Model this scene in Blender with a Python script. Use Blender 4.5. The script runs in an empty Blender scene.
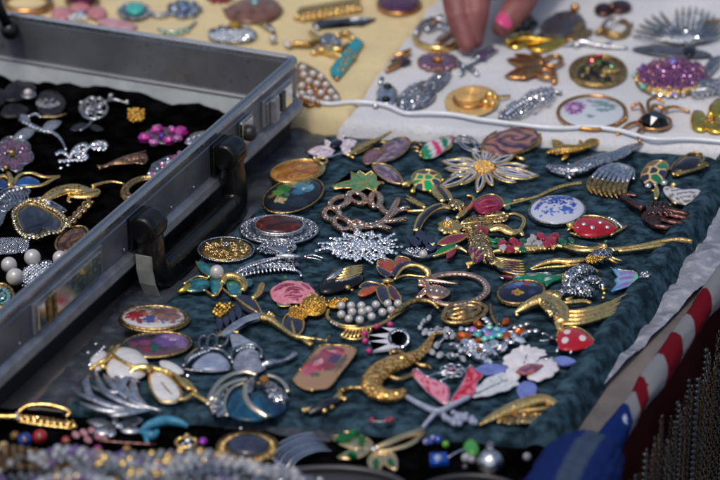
import bpy, bmesh, math, random
from mathutils import Vector, Matrix, noise
random.seed(7)
sc = bpy.context.scene
COL = sc.collection
# ------------------------------------------------------------ camera, light, exposure
PITCH = math.radians(26.0)
FPX = 2600.0                      # focal length in photograph pixels (720 wide)
U = 0.0007                        # metres per photograph pixel at the aim point
DIST = FPX * U
FW = Vector((0, math.cos(PITCH), -math.sin(PITCH)))
UPV = Vector((0, math.sin(PITCH), math.cos(PITCH)))
RT = Vector((1, 0, 0))
CAMP = -DIST * FW
cam = bpy.data.cameras.new('camera')
cam.sensor_width = 36.0
cam.lens = FPX / 720 * 36
cam.clip_start = 0.05
cam.clip_end = 200
co = bpy.data.objects.new('camera', cam)
COL.objects.link(co)
co.location = CAMP
co.rotation_euler = (math.radians(90) - PITCH, 0, 0)
sc.camera = co
cam.dof.use_dof = True
cam.dof.focus_distance = DIST - 0.02
cam.dof.aperture_fstop = 6.3
cam.dof.aperture_blades = 9

SUN_EL, SUN_AZ = math.radians(66), math.radians(-150)   # azimuth from +Y (away), negative = left
w = bpy.data.worlds.new('World')
sc.world = w
w.use_nodes = True
nt = w.node_tree
bg = nt.nodes['Background']
sky = nt.nodes.new('ShaderNodeTexSky')
sky.sky_type = 'NISHITA'
sky.sun_disc = False
sky.sun_elevation = SUN_EL
sky.sun_rotation = SUN_AZ
sky.air_density = 1.0
sky.dust_density = 4.0
sky.ozone_density = 0.6
nt.links.new(sky.outputs[0], bg.inputs[0])
bg.inputs[1].default_value = 0.13
sl = bpy.data.lights.new('sun', 'SUN')
sl.energy = 1.15
sl.angle = math.radians(10)
sl.color = (1.0, 0.95, 0.88)
so = bpy.data.objects.new('sun', sl)
COL.objects.link(so)
sd = Vector((math.sin(SUN_AZ) * math.cos(SUN_EL), math.cos(SUN_AZ) * math.cos(SUN_EL), math.sin(SUN_EL)))
so.rotation_euler = sd.to_track_quat('Z', 'Y').to_euler()
sc.view_settings.view_transform = 'Standard'
sc.view_settings.look = 'None'
sc.view_settings.exposure = -0.07
sc.view_settings.gamma = 1.0
try:
    sc.cycles.max_bounces = 6
    sc.cycles.use_denoising = True
    sc.cycles.sample_clamp_indirect = 6
except Exception:
    pass

# ------------------------------------------------------------ geometry helpers
WIRE = 1.0          # wire thickness of the current thing
ZB = 0.0          # height (in U) of the surface the current thing rests on


def P(x, y, z=0.0):
    """photograph pixel -> point on the horizontal plane z (in U) above the current surface"""
    zz = (z + ZB) * U
    d = FPX * FW + (x - 360) * RT - (y - 240) * UPV
    return CAMP + d * ((zz - CAMP.z) / d.z)


def KS(x, y):
    return (P(x, y) - CAMP).dot(FW) / FPX     # metres per pixel there


def crom(pts, sub, closed=False):
    n = len(pts)
    if sub <= 1 or n < 3:
        return [tuple(p) for p in pts]
    out = []
    segs = n if closed else n - 1
    for i in range(segs):
        p1, p2 = pts[i], pts[(i + 1) % n]
        p0 = pts[i - 1] if (closed or i > 0) else p1
        p3 = pts[(i + 2) % n] if (closed or i + 2 < n) else p2
        for k in range(sub):
            t = k / sub
            out.append(tuple(0.5 * (2 * b + (c - a) * t + (2 * a - 5 * b + 4 * c - d) * t * t + (3 * b - a - 3 * c + d) * t ** 3)
                             for a, b, c, d in zip(p0, p1, p2, p3)))
    if not closed:
        out.append(tuple(pts[-1]))
    return out


def el(cx, cy, rx, ry, a=0, n=32):
    a = math.radians(a)
    return [(cx + rx * math.cos(t) * math.cos(a) - ry * math.sin(t) * math.sin(a),
             cy + rx * math.cos(t) * math.sin(a) + ry * math.sin(t) * math.cos(a))
            for t in [2 * math.pi * i / n for i in range(n)]]


def lf(x0, y0, x1, y1, w, bend=0.0, n=7, pk=0.45):
    """leaf outline from base to tip, half width w px, bent sideways by bend px"""
    dx, dy = x1 - x0, y1 - y0
    L = math.hypot(dx, dy) or 1
    nx, ny = -dy / L, dx / L
    a, b = [], []
    for i in range(n + 1):
        t = i / n
        u = t ** (math.log(.5) / math.log(pk))
        ww = w * math.sin(math.pi * u) ** 0.8 if 0 < t < 1 else 0
        o = bend * math.sin(math.pi * t)
        bx, by = x0 + dx * t + nx * o, y0 + dy * t + ny * o
        a.append((bx + nx * ww, by + ny * ww))
        b.append((bx - nx * ww, by - ny * ww))
    return a + b[-2:0:-1]


def inside(x, y, poly):
    c = False
    j = len(poly) - 1
    for i in range(len(poly)):
        xi, yi = poly[i][0], poly[i][1]
        xj, yj = poly[j][0], poly[j][1]
        if (yi > y) != (yj > y) and x < (xj - xi) * (y - yi) / (yj - yi) + xi:
            c = not c
        j = i
    return c


def lin(h):
    if not isinstance(h, str):
        return tuple(h)
    h = h.lstrip('#')
    v = [int(h[i:i + 2], 16) / 255 for i in (0, 2, 4)]
    return tuple(c / 12.92 if c <= .04045 else ((c + .055) / 1.055) ** 2.4 for c in v)


class MB:
    def __init__(s, name, mat, sub=None):
        s.name, s.mat, s.subname = name, mat, sub
        s.bm = bmesh.new()
        s.cl = None
        s.props = {}
        s.bevel = None

    def _ring(s, pts):
        return [s.bm.verts.new(p) for p in pts]

    def _bridge(s, a, b, smooth=True, close=True):
        n = len(a)
        for i in range(n if close else n - 1):
            j = (i + 1) % n
            try:
                f = s.bm.faces.new((a[i], a[j], b[j], b[i]))
                f.smooth = smooth
            except ValueError:
                pass

    def _cap(s, a, smooth=True):
        try:
            f = s.bm.faces.new(a)
            f.smooth = smooth
            return f
        except ValueError:
            return None

    # swept tube along pixel points (x, y[, z]); r in px, list = taper
    def tube(s, pts, r, z=None, closed=False, n=8, sub=4, flat=1.0):
        m = len(pts)
        rs = r if isinstance(r, (list, tuple)) else [r]
        q = []
        for i, p in enumerate(pts):
            t = i / max(1, m - 1) * (len(rs) - 1)
            k = int(min(t, len(rs) - 2)) if len(rs) > 1 else 0
            rr = rs[0] if len(rs) == 1 else rs[k] * (1 - (t - k)) + rs[k + 1] * (t - k)
            zz = p[2] if len(p) > 2 else (z if z is not None else rr * flat)
            q.append((p[0], p[1], zz, rr * WIRE))
        q = crom(q, sub, closed)
        W = [P(a, b, c) for a, b, c, _ in q]
        R = [max(.05, d) * KS(a, b) for a, b, c, d in q]
        s.wtube(W, R, closed, n, flat)
        return s

    def wtube(s, W, R, closed=False, n=8, flat=1.0):
        N = len(W)
        rings = []
        for i in range(N):
            a = W[i - 1] if (i > 0 or closed) else W[i]
            b = W[(i + 1) % N] if (i < N - 1 or closed) else W[i]
            t = (b - a)
            if t.length < 1e-9:
                t = Vector((1, 0, 0))
            t.normalize()
            side = t.cross(Vector((0, 0, 1)))
            if side.length < 1e-3:
                side = Vector((1, 0, 0))
            side.normalize()
            up = side.cross(t)
            r = R[i] if isinstance(R, (list, tuple)) else R
            rings.append(s._ring([W[i] + side * r * math.cos(2 * math.pi * k / n) + up * r * flat * math.sin(2 * math.pi * k / n) for k in range(n)]))
        for i in range(N if closed else N - 1):
            s._bridge(rings[i], rings[(i + 1) % N])
        if not closed:
            s._cap(rings[0]); s._cap(rings[-1])
        return s

    # flat plate with bevelled top edge; outline in pixels
    def plate(s, pts, z=0.0, h=2.0, bev=.5, sub=1, inset=0.0):
        pts = crom(pts, sub, True)
        W = [P(a, b, z + h / 2) for a, b in pts]
        A = sum(W[i].x * W[(i + 1) % len(W)].y - W[(i + 1) % len(W)].x * W[i].y for i in range(len(W)))
        if A < 0:
            W.reverse()
        n = len(W)
        nr = []
        for i in range(n):
            e = (W[(i + 1) % n] - W[i - 1])
            v = Vector((-e.y, e.x, 0))
            nr.append(v.normalized() if v.length > 1e-9 else v)
        z0, z1 = (z + ZB) * U, (z + h + ZB) * U
        b = bev * U
        i0 = inset * U
        rings = []
        for zz, o in ((z0, i0), (z1 - b, i0), (z1 - .3 * b, i0 + .3 * b), (z1, i0 + b)):
            rings.append(s._ring([Vector((W[i].x + nr[i].x * o, W[i].y + nr[i].y * o, zz)) for i in range(n)]))
        for i in range(3):
            s._bridge(rings[i], rings[i + 1], smooth=i > 0)
        f = s._cap(rings[3], smooth=False)
        if f:
            bmesh.ops.triangulate(s.bm, faces=[f], ngon_method='EAR_CLIP')
        f = s._cap(rings[0][::-1], smooth=False)
        if f:
            bmesh.ops.triangulate(s.bm, faces=[f], ngon_method='EAR_CLIP')
        return s

    # domed cabochon on a star-shaped outline; col(x, y) gives its painted colour
    def dome(s, pts, z=0.0, h=3.0, wall=.8, rings=7, col=None, sub=1, pw=.5, rip=0.0):
        pts = crom(pts, sub, True)
        n = len(pts)
        cx = sum(p[0] for p in pts) / n
        cy = sum(p[1] for p in pts) / n
        zr = z + wall + h * .4
        W = [P(a, b, zr) for a, b in pts]
        C = P(cx, cy, zr)
        if col and s.cl is None:
            s.cl = s.bm.loops.layers.float_color.new('Col')
        info = {}

        def ring(k, zz):
            r = []
            for i in range(n):
                p = C + (W[i] - C) * k
                zq = zz
                if rip and k < 1:
                    zq += rip * noise.noise(Vector((pts[i][0] * .35 * k + cx, pts[i][1] * .35 * k, 0)))
                v = s.bm.verts.new((p.x, p.y, (zq + ZB) * U))
                info[v] = (cx + (pts[i][0] - cx) * k, cy + (pts[i][1] - cy) * k)
                r.append(v)
            return r
        rs = [ring(1, z), ring(1, z + wall)]
        for j in range(1, rings):
            k = 1 - (j / rings) ** 1.3
            rs.append(ring(k, z + wall + h * (1 - k * k) ** pw))
        ctr = s.bm.verts.new((C.x, C.y, (z + wall + h + ZB) * U))
        info[ctr] = (cx, cy)
        nf = []
        for i in range(len(rs) - 1):
            for a in range(n):
                b = (a + 1) % n
                f = s.bm.faces.new((rs[i][a], rs[i][b], rs[i + 1][b], rs[i + 1][a]))
                f.smooth = True
                nf.append(f)
        for a in range(n):
            f = s.bm.faces.new((rs[-1][a], rs[-1][(a + 1) % n], ctr))
            f.smooth = True
            nf.append(f)
        s._cap(rs[0][::-1])
        if col:
            for f in nf:
                for l in f.loops:
                    c = col(*info[l.vert])
                    l[s.cl] = (*c, 1)
        return s

    def ball(s, x, y, r, z=None, sq=1.0, n=12, m=8, smooth=True):
        k = KS(x, y)
        c = P(x, y, r * sq if z is None else z)
        R = r * k
        rings = []
        for j in range(1, m):
            t = math.pi * j / m
            rings.append(s._ring([c + Vector((R * math.sin(t) * math.cos(2 * math.pi * i / n), R * math.sin(t) * math.sin(2 * math.pi * i / n), R * sq * math.cos(t))) for i in range(n)]))
        a = s.bm.verts.new(c + Vector((0, 0, R * sq)))
        b = s.bm.verts.new(c - Vector((0, 0, R * sq)))
        for j in range(len(rings) - 1):
            s._bridge(rings[j], rings[j + 1], smooth)
        for i in range(n):
            f = s.bm.faces.new((rings[0][i], rings[0][(i + 1) % n], a)); f.smooth = smooth
            f = s.bm.faces.new((rings[-1][(i + 1) % n], rings[-1][i], b)); f.smooth = smooth
        return s

    # cut stone: girdle, crown, table; slightly tilted at random
    def gem(s, x, y, r, z=None, n=8, asp=1.0, ang=0.0, tilt=.28):
        k = KS(x, y)
        c = P(x, y, .5 * r if z is None else z)
        R = r * k
        M = Matrix.Rotation(random.uniform(-tilt, tilt), 3, 'X') @ Matrix.Rotation(random.uniform(-tilt, tilt), 3, 'Y') @ Matrix.Rotation(math.radians(-ang), 3, 'Z')
        o = random.uniform(0, .4) if asp == 1 else 0

        def ring(f, zz, off):
            return s._ring([c + M @ Vector((f * R * math.cos(2 * math.pi * (i + off) / n + o), f * R * asp * math.sin(2 * math.pi * (i + off) / n + o), zz * R)) for i in range(n)])
        r0, r1, r2 = ring(.8, -.6, 0), ring(1, 0, 0), ring(.58, .48, .5)
        s._bridge(r0, r1, False)
        for i in range(n):
            j = (i + 1) % n
            s.bm.faces.new((r1[i], r1[j], r2[i]))
            s.bm.faces.new((r1[j], r2[j], r2[i]))
        s._cap(r2, False)
        return s

    def gems(s, pts, r, step=None, z=None, closed=False, sub=6):
        q = crom(pts, sub, closed)
        if closed:
            q = q + [q[0]]
        step = step or 2.1 * r
        acc = step * .5
        for i in range(len(q) - 1):
            a, b = q[i], q[i + 1]
            # equal spacing on the surface, not in the picture
            L = math.hypot(b[0] - a[0], (b[1] - a[1]) / .45)
            while acc <= L and L > 0:
                t = acc / L
                zz = z if z is not None else (a[2] * (1 - t) + b[2] * t if len(a) > 2 else None)
                s.gem(a[0] + (b[0] - a[0]) * t, a[1] + (b[1] - a[1]) * t, r * random.uniform(.9, 1.08), zz)
                acc += step
            acc -= L
        return s

    def fill(s, poly, r, z=1.0, kind='gem', jit=.3, hz=0.0):
        xs = [p[0] for p in poly]; ys = [p[1] for p in poly]
        cx = (min(xs) + max(xs)) / 2; cy = (min(ys) + max(ys)) / 2
        hw = (max(xs) - min(xs)) / 2 + .01; hh = (max(ys) - min(ys)) / 2 + .01
        sx, sy = 2.1 * r, 2.1 * r * .45 * .9
        y = min(ys); row = 0
        while y <= max(ys):
            x = min(xs) + (sx / 2 if row % 2 else 0)
            while x <= max(xs):
                a, b = x + random.uniform(-jit, jit) * r, y + random.uniform(-jit, jit) * r * .5
                if inside(a, b, poly):
                    d = min(1, math.hypot((a - cx) / hw, (b - cy) / hh))
                    zz = z + hz * (1 - d * d)
                    if kind == 'gem':
                        s.gem(a, b, r * random.uniform(.85, 1.1), zz)
                    else:
                        s.ball(a, b, r * random.uniform(.7, 1.25), zz, n=7, m=5)
                x += sx
            y += sy; row += 1
        return s

    def ring(s, cx, cy, rx, ry, r, z=None, a=0, n=8):
        return s.tube(el(cx, cy, rx, ry, a, 40), r, z=z, closed=True, sub=1, n=n)

    def loops(s, items, r, z=None):
        for pts in items:
            s.tube(pts, r, z=z, closed=True, sub=2, n=6)
        return s

    def box(s, x0, x1, y0, y1, z0, z1, M=None):
        v = [Vector((x, y, z)) for z in (z0, z1) for x, y in ((x0, y0), (x1, y0), (x1, y1), (x0, y1))]
        v = s._ring([M @ p if M else p for p in v])
        for q in ((0, 3, 2, 1), (4, 5, 6, 7), (0, 1, 5, 4), (1, 2, 6, 5), (2, 3, 7, 6), (3, 0, 4, 7)):
            s.bm.faces.new([v[i] for i in q])
        return s

    def finish(s, parent=None, origin=None):
        bm = s.bm
        bmesh.ops.recalc_face_normals(bm, faces=bm.faces)
        o0 = origin or Vector((0, 0, 0))
        for v in bm.verts:
            v.co -= o0
        me = bpy.data.meshes.new(s.name)
        bm.to_mesh(me)
        bm.free()
        me.materials.append(s.mat)
        o = bpy.data.objects.new(s.name, me)
        COL.objects.link(o)
        if parent:
            o.parent = parent
        else:
            o.location = o0
        if s.bevel:
            b = o.modifiers.new('edge', 'BEVEL'); b.width = s.bevel; b.segments = 2; b.limit_method = 'ANGLE'
        for k, v in s.props.items():
            o[k] = v
        return o


CUR = None
PEND = []
GROUP = None


def flush():
    global CUR, PEND
    made = {}
    for m, par in PEND:
        root = CUR
        o = m.finish(None, root.location.copy())
        o.location = (0, 0, 0)
        o.parent = made[id(par)] if par is not None else root
        made[id(m)] = o
    PEND = []


def T(name, label, cat, x, y, group=''):
    global CUR
    flush()
    o = bpy.data.objects.new(name, None)
    o.empty_display_size = .01
    COL.objects.link(o)
    o.location = P(x, y, 0)
    o['label'] = label
    o['category'] = cat
    g = GROUP if group == '' else group
    if g:
        o['group'] = g
    CUR = o
    return o


def B(name, mat, parent=None):
    m = MB(name, mat)
    PEND.append((m, parent))
    return m


def solo(m, label, cat, group=None, origin=None):
    o = m.finish(None, origin)
    o['label'] = label; o['category'] = cat
    if group:
        o['group'] = group
    return o


# ------------------------------------------------------------ materials
def mat(name, col=(.5, .5, .5), metal=0.0, rough=.4, coat=0.0, bump=None, var=None, sheen=0.0, spark=None, attr=False, spec=.5, stretch=None, ctint=None, rvar=None, var2=None):
    m = bpy.data.materials.new(name)
    m.use_nodes = True
    t = m.node_tree
    N, L = t.nodes, t.links
    b = N['Principled BSDF']
    b.inputs['Base Color'].default_value = (*lin(col), 1)
    b.inputs['Metallic'].default_value = metal
    b.inputs['Roughness'].default_value = rough
    b.inputs['Coat Weight'].default_value = coat
    b.inputs['Coat Roughness'].default_value = .06
    b.inputs['Specular IOR Level'].default_value = spec
    if sheen:
        b.inputs['Sheen Weight'].default_value = sheen
        b.inputs['Sheen Roughness'].default_value = .35
        if ctint:
            b.inputs['Sheen Tint'].default_value = (*ctint, 1)
    tc = N.new('ShaderNodeTexCoord')
    src = tc.outputs['Object']
    if stretch:
        mp = N.new('ShaderNodeMapping')
        mp.inputs['Scale'].default_value = stretch
        L.new(src, mp.inputs[0]); src = mp.outputs[0]

    def nz(scale, detail=3.0):
        n = N.new('ShaderNodeTexNoise')
        n.inputs['Scale'].default_value = scale
        n.inputs['Detail'].default_value = detail
        L.new(src, n.inputs['Vector'])
        return n
    cs = None
    if attr:
        a = N.new('ShaderNodeVertexColor'); a.layer_name = 'Col'
        cs = a.outputs[0]
        L.new(cs, b.inputs['Base Color'])
    if var:
        n = nz(var[0])
        r = N.new('ShaderNodeValToRGB')
        lo, hi = (var[2] if len(var) > 2 else (.35, .65))
        r.color_ramp.elements[0].position = lo
        r.color_ramp.elements[1].position = hi
        r.color_ramp.elements[0].color = (*lin(col), 1)
        r.color_ramp.elements[1].color = (*lin(var[1]), 1)
        L.new(n.outputs[0], r.inputs[0])
        cs = r.outputs[0]
        if var2:
            n2 = nz(var2[0])
            r2 = N.new('ShaderNodeValToRGB')
            r2.color_ramp.elements[0].position = var2[2][0]
            r2.color_ramp.elements[1].position = var2[2][1]
            r2.color_ramp.elements[0].color = (0, 0, 0, 1)
            mx = N.new('ShaderNodeMixRGB')
            L.new(n2.outputs[0], r2.inputs[0]); L.new(r2.outputs[0], mx.inputs[0])
            L.new(cs, mx.inputs[1]); mx.inputs[2].default_value = (*lin(var2[1]), 1)
            cs = mx.outputs[0]
        L.new(cs, b.inputs['Base Color'])
    if rvar:
        n = nz(rvar[0]); r = N.new('ShaderNodeMapRange')
        r.inputs[1].default_value = .3; r.inputs[2].default_value = .7
        r.inputs[3].default_value = rvar[1]; r.inputs[4].default_value = rvar[2]
        L.new(n.outputs[0], r.inputs[0]); L.new(r.outputs[0], b.inputs['Roughness'])
    nrm = None
    if bump:
        n = nz(bump[0], 4.0)
        bp = N.new('ShaderNodeBump')
        bp.inputs['Strength'].default_value = bump[1]
        bp.inputs['Distance'].default_value = bump[2] if len(bump) > 2 else .0006
        L.new(n.outputs[0], bp.inputs['Height'])
        nrm = bp.outputs[0]
    if spark:                       # a bed of tiny set stones: every cell is a facet of its own
        v = N.new('ShaderNodeTexVoronoi')
        v.inputs['Scale'].default_value = spark[0]
        L.new(src, v.inputs['Vector'])
        g = N.new('ShaderNodeNewGeometry')
        sb = N.new('ShaderNodeVectorMath'); sb.operation = 'SUBTRACT'; sb.inputs[1].default_value = (.5, .5, .5)
        L.new(v.outputs['Color'], sb.inputs[0])
        ml = N.new('ShaderNodeVectorMath'); ml.operation = 'SCALE'; ml.inputs['Scale'].default_value = spark[1]
        L.new(sb.outputs[0], ml.inputs[0])
        ad = N.new('ShaderNodeVectorMath'); ad.operation = 'ADD'
        L.new(g.outputs['Normal'], ad.inputs[0]); L.new(ml.outputs[0], ad.inputs[1])
        no = N.new('ShaderNodeVectorMath'); no.operation = 'NORMALIZE'
        L.new(ad.outputs[0], no.inputs[0])
        nrm = no.outputs[0]
        r = N.new('ShaderNodeValToRGB')
        r.color_ramp.elements[0].position = .42
        r.color_ramp.elements[1].position = .6
        r.color_ramp.elements[0].color = (*lin(col), 1)
        r.color_ramp.elements[1].color = (*lin(spark[2]), 1)
        ds = N.new('ShaderNodeMath'); ds.operation = 'MULTIPLY'; ds.inputs[1].default_value = 1.0
        L.new(v.outputs['Distance'], ds.inputs[0])
        L.new(ds.outputs[0], r.inputs[0])
        L.new(r.outputs[0], b.inputs['Base Color'])
    if nrm:
        L.new(nrm, b.inputs['Normal'])
        if coat:
            L.new(nrm, b.inputs['Coat Normal'])
    return m


G = mat('gold', (.94, .66, .25), 1, .2, bump=(520, .6), var=(330, (.62, .36, .11), (.46, .72)), rvar=(500, .12, .34))
GY = mat('bright_gold', (.86, .62, .13), 1, .2, bump=(330, .5), var=(200, (.70, .44, .06)))
AG = mat('antique_gold', (.66, .46, .19), 1, .28, bump=(620, .9), var=(380, (.22, .13, .045)), rvar=(420, .22, .45))
GN = mat('nugget_gold', (.82, .52, .12), 1, .22, bump=(700, .9, .0011), var=(420, (.5, .27, .05)))
PGM = mat('engraved_gold', (.72, .48, .2), 1, .3, bump=(900, 1.0, .001), var=(600, (.3, .19, .07)))
RG = mat('rose_gold', (.88, .58, .42), 1, .24, bump=(420, .35), var=(260, (.58, .30, .17)))
CU = mat('copper_gold', (.72, .38, .15), 1, .26, bump=(350, .5), var=(200, (.5, .24, .08)))
SV = mat('silver', (.80, .81, .83), 1, .18, bump=(520, .7), var=(330, (.36, .365, .39)), rvar=(400, .14, .36))
DS = mat('tarnished_silver', (.52, .53, .55), 1, .27, bump=(640, .9), var=(380, (.16, .165, .18)))
GM = mat('gunmetal', (.12, .125, .14), 1, .3, bump=(500, .5), var=(260, (.05, .052, .06)))
BZ = mat('dark_bronze', (.20, .10, .085), 1, .3, bump=(520, .8), var=(300, (.07, .035, .035)))
PS = mat('pave_silver', (.80, .82, .86), 1, .1, spark=(900, 1.5, (.12, .125, .14)))
PD = mat('pave_dark_silver', (.66, .68, .72), 1, .16, spark=(800, 1.1, (.13, .135, .15)))
PG = mat('pave_gold', (.86, .66, .36), 1, .14, spark=(800, 1.4, (.30, .18, .05)))
PR = mat('pave_rose', (.96, .80, .68), 1, .12, spark=(760, 1.2, (.60, .38, .24)))
CL = mat('clear_stone', (.80, .83, .87), .95, .03)
CG = mat('smoky_stone', (.36, .38, .43), .9, .05)
PEARL = mat('pearl', (.46, .45, .43), .12, .2, coat=1.0, spec=.7, bump=(300, .04), var=(90, (.52, .50, .50)))
PAINT = mat('painted_glaze', (.8, .8, .8), 0, .3, spec=.35, coat=.18, attr=True, bump=(260, .06))
PAINTM = mat('painted_enamel', (.8, .8, .8), .1, .3, spec=.35, coat=.15, attr=True, bump=(500, .15))
_E = {}


def E(h, rough=.2, var=None):
    k = (h, rough, var)
    if k not in _E:
        c = lin(h)
        v = lin(var) if var else tuple(x * .62 for x in c)
        _E[k] = mat('enamel_' + h.strip('#'), c, 0.0, rough + .06, spec=.4, coat=.22, var=(190, v), bump=(350, .12))
    return _E[k]


def ST(h, rough=.05):
    k = ('st', h)
    if k not in _E:
        _E[k] = mat('glass_stone_' + h.strip('#'), h, .45, rough + .03, coat=.2)
    return _E[k]


def blobs(base, items, jit=.35, sc_=.16):
    """painted pattern: list of (x, y, rx, ry, colour) drawn over a base colour"""
    base = lin(base)
    it = [(a, b, c, d, lin(e)) for a, b, c, d, e in items]

    def f(x, y):
        c = base
        n = noise.noise(Vector((x * sc_ * 2.3, y * sc_ * 4, 3)))
        m = noise.noise(Vector((x * sc_ * 5.3, y * sc_ * 9, 7)))
        for a, b, rx, ry, e in it:
            if ((x - a) / rx) ** 2 + ((y - b) / ry) ** 2 < 1 + jit * 2 * (n + m * .7):
                k = .82 + .3 * m
                c = (e[0] * k, e[1] * k, e[2] * k)
        return c
    return f


def swirl(cols, fx=.1, fy=.3, tw=3.0):
    cols = [lin(c) for c in cols]

    def f(x, y):
        n = noise.noise(Vector((x * fx, y * fy, 1.3)))
        v = (.5 + .5 * math.sin(x * fx * 2.1 + tw * n * 2 + y * fy * 1.7)) * (len(cols) - 1)
        i = min(len(cols) - 2, int(v)); t = v - i
        return tuple(a * (1 - t) + b * t for a, b in zip(cols[i], cols[i + 1]))
    return f


def ruffle(pts, amp=.8, n=3, sub_=6):
    """outline with a wavy edge"""
    q = crom(pts, sub_, True)
    cx = sum(p[0] for p in q) / len(q); cy = sum(p[1] for p in q) / len(q)
    return [(cx + (x - cx) * (1 + amp * .05 * math.sin(i * 2 * math.pi / n) + .03 * amp * noise.noise(Vector((i * .7, cx, 0)))),
             cy + (y - cy) * (1 + amp * .05 * math.sin(i * 2 * math.pi / n))) for i, (x, y) in enumerate(q)]
# ============================================================ the setting
M_TABLE = mat('table_board', (.15, .132, .126), 0, .6, bump=(60, .15, .002), var=(25, (.085, .077, .077)), var2=(300, (.15, .137, .135), (.55, .8)))
M_SHEET = mat('darkened_grey_sheet', (.045, .051, .066), 0, .36, coat=.15, bump=(38, .5, .004), var=(45, (.026, .03, .04)), var2=(150, (.085, .092, .115), (.5, .8)))  # base colour darkened to carry the reflection of the dark case
M_FILM = mat('pale_film', (.25, .26, .31), 0, .3, coat=.3, bump=(60, .9, .006), var=(40, (.15, .16, .205)), var2=(120, (.42, .44, .5), (.5, .8)))
M_VELVET = mat('teal_velvet', (.0078, .0175, .027), 0, .8, spec=.03, sheen=.06, ctint=(.10, .34, .46), bump=(620, .8, .001),
               var=(105, (.042, .086, .120), (.37, .67)), var2=(200, (.004, .0095, .0135), (.52, .76)), stretch=(.92, 1.15, 1))
M_BLACK = mat('black_velvet', (.0008, .0008, .0009), 0, .95, spec=.0, bump=(200, .9, .002), var=(70, (.0042, .0042, .0050), (.42, .75)))
M_CREAM = mat('cream_cloth', (.66, .55, .31), 0, .8, spec=.08, bump=(260, .5, .001), var=(18, (.57, .47, .28)), var2=(420, (.50, .41, .24), (.55, .8)))
M_WHITE = mat('white_cloth', (.61, .615, .625), 0, .75, spec=.1, bump=(420, .8, .001), var=(16, (.50, .515, .55)), var2=(420, (.46, .475, .51), (.52, .72)))
M_CORD = mat('white_plastic', (.68, .71, .77), 0, .28, coat=.3)
M_ALU = mat('case_aluminium', (.24, .25, .27), .6, .38, bump=(900, .05), var=(22, (.17, .18, .195)), var2=(260, (.09, .095, .105), (.60, .78)), rvar=(60, .28, .45))
M_RIM = mat('case_rim', (.44, .455, .48), .9, .24, bump=(700, .03), rvar=(200, .18, .34))
M_FLANGE = mat('case_flange', (.36, .37, .40), .6, .42, bump=(500, .2), var=(90, (.24, .25, .28)))
M_SHELL = mat('case_shell', (.018, .018, .021), 0, .45, bump=(900, .3))
M_LINE = mat('case_lining', (.52, .56, .56), 0, .75, spec=.2, bump=(240, .4), var=(60, (.40, .43, .44)))
M_CHROME = mat('latch_metal', (.66, .65, .62), 1, .12, bump=(300, .06), rvar=(260, .08, .3))
M_HANDLE = mat('handle_plastic', (.004, .004, .0045), 0, .3, spec=.35, coat=.1, bump=(120, .08), rvar=(90, .16, .38))
M_STRAP = mat('grey_plastic', (.25, .26, .245), 0, .45, bump=(200, .3), var=(80, (.17, .175, .165)))

ZT = -18.0      # the table top, in U


def struct(m):
    o = m.finish()
    o['kind'] = 'structure'
    return o


# ground under the stall
g = MB('ground', mat('asphalt', (.05, .05, .052), 0, .85, bump=(90, .5, .004), var=(30, (.07, .07, .07))))
g.box(-30, 30, -30, 30, -.80, -.78)
struct(g)
# edge of the table, in pixels: runs from the near right corner away to the right
E0 = P(589, 470, ZT); E1 = P(800, 170, ZT)
edge = (E1 - E0).normalized()
enorm = Vector((edge.y, -edge.x, 0))
ang = math.atan2(edge.y, edge.x)
ME = Matrix.Translation(E0) @ Matrix.Rotation(ang, 4, 'Z')   # x along the edge (away), y towards the stall
t = MB('table_top', M_TABLE)
t.box(-.62, 2.2, .002, 1.5, -.022, 0, ME)
o = t.finish(None, Vector((0, 0, ZT * U)))
tb = bpy.data.objects.new('market_table', None)
COL.objects.link(tb); tb.location = (0, 0, ZT * U)
tb['label'] = 'grey brown stall table under the cloths, the case and the white pads'; tb['category'] = 'table'
o.parent = tb; o.location = (0, 0, 0)
for lx, ly in ((-.5, .1), (-.5, 1.35), (2.05, .1), (2.05, 1.35)):
    l = MB('leg', M_SHELL)
    l.box(lx, lx + .04, ly, ly + .04, -.765, -.0225, ME)
    q = l.finish(None, Vector((0, 0, ZT * U))); q.parent = tb; q.location = (0, 0, 0)


def sheet(name, matl, quad, nx, ny, zf, label, cat, back=None):
    """cloth spread over the corners quad (pixels, at the table height), zf(u, v, p) gives its height in metres"""
    m = MB(name, matl)
    c = [P(x, y, ZT * 0) for x, y in quad]
    rows = []
    for j in range(ny + 1):
        v = j / ny
        r = []
        for i in range(nx + 1):
            u = i / nx
            p = (c[0] * (1 - u) + c[1] * u) * (1 - v) + (c[3] * (1 - u) + c[2] * u) * v
            dx, dy, z = zf(u, v, p)
            r.append(m.bm.verts.new((p.x + dx, p.y + dy, z)))
        rows.append(r)
    for j in range(ny):
        m._bridge(rows[j], rows[j + 1], close=False)
    return m


def nz3(p, s, o=0.0, st=1.0):
    return noise.noise(Vector((p.x * s, p.y * s * st, o)))


# wrinkled plastic sheet on the table
def zf(u, v, p):
    a = abs(nz3(p, 22, 5)) + .5 * abs(nz3(p, 55, 8))
    return 0, 0, ZT * U + .0012 + .0065 * a


m = sheet('plastic_sheet', M_SHEET, [(286, 100), (520, 125), (330, 432), (34, 390)], 120, 150, zf, '', '')
solo(m, 'grey blue plastic sheet darkened by painted case reflection between the case and the teal cloth', 'plastic sheet')
m = sheet('plastic_sheet', M_FILM, [(640, 135), (845, 130), (606, 372), (480, 376)], 90, 150, zf, '', '')
solo(m, 'pale crumpled plastic film between the teal cloth and the striped flag', 'plastic sheet')


# quilted teal velvet with a thick rolled right edge
CQ = [(324, 131), (757, 150), (562, 438), (56, 405)]
CW = (P(*CQ[1]) - P(*CQ[0])).length
CH = (P(*CQ[3]) - P(*CQ[0])).length


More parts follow.
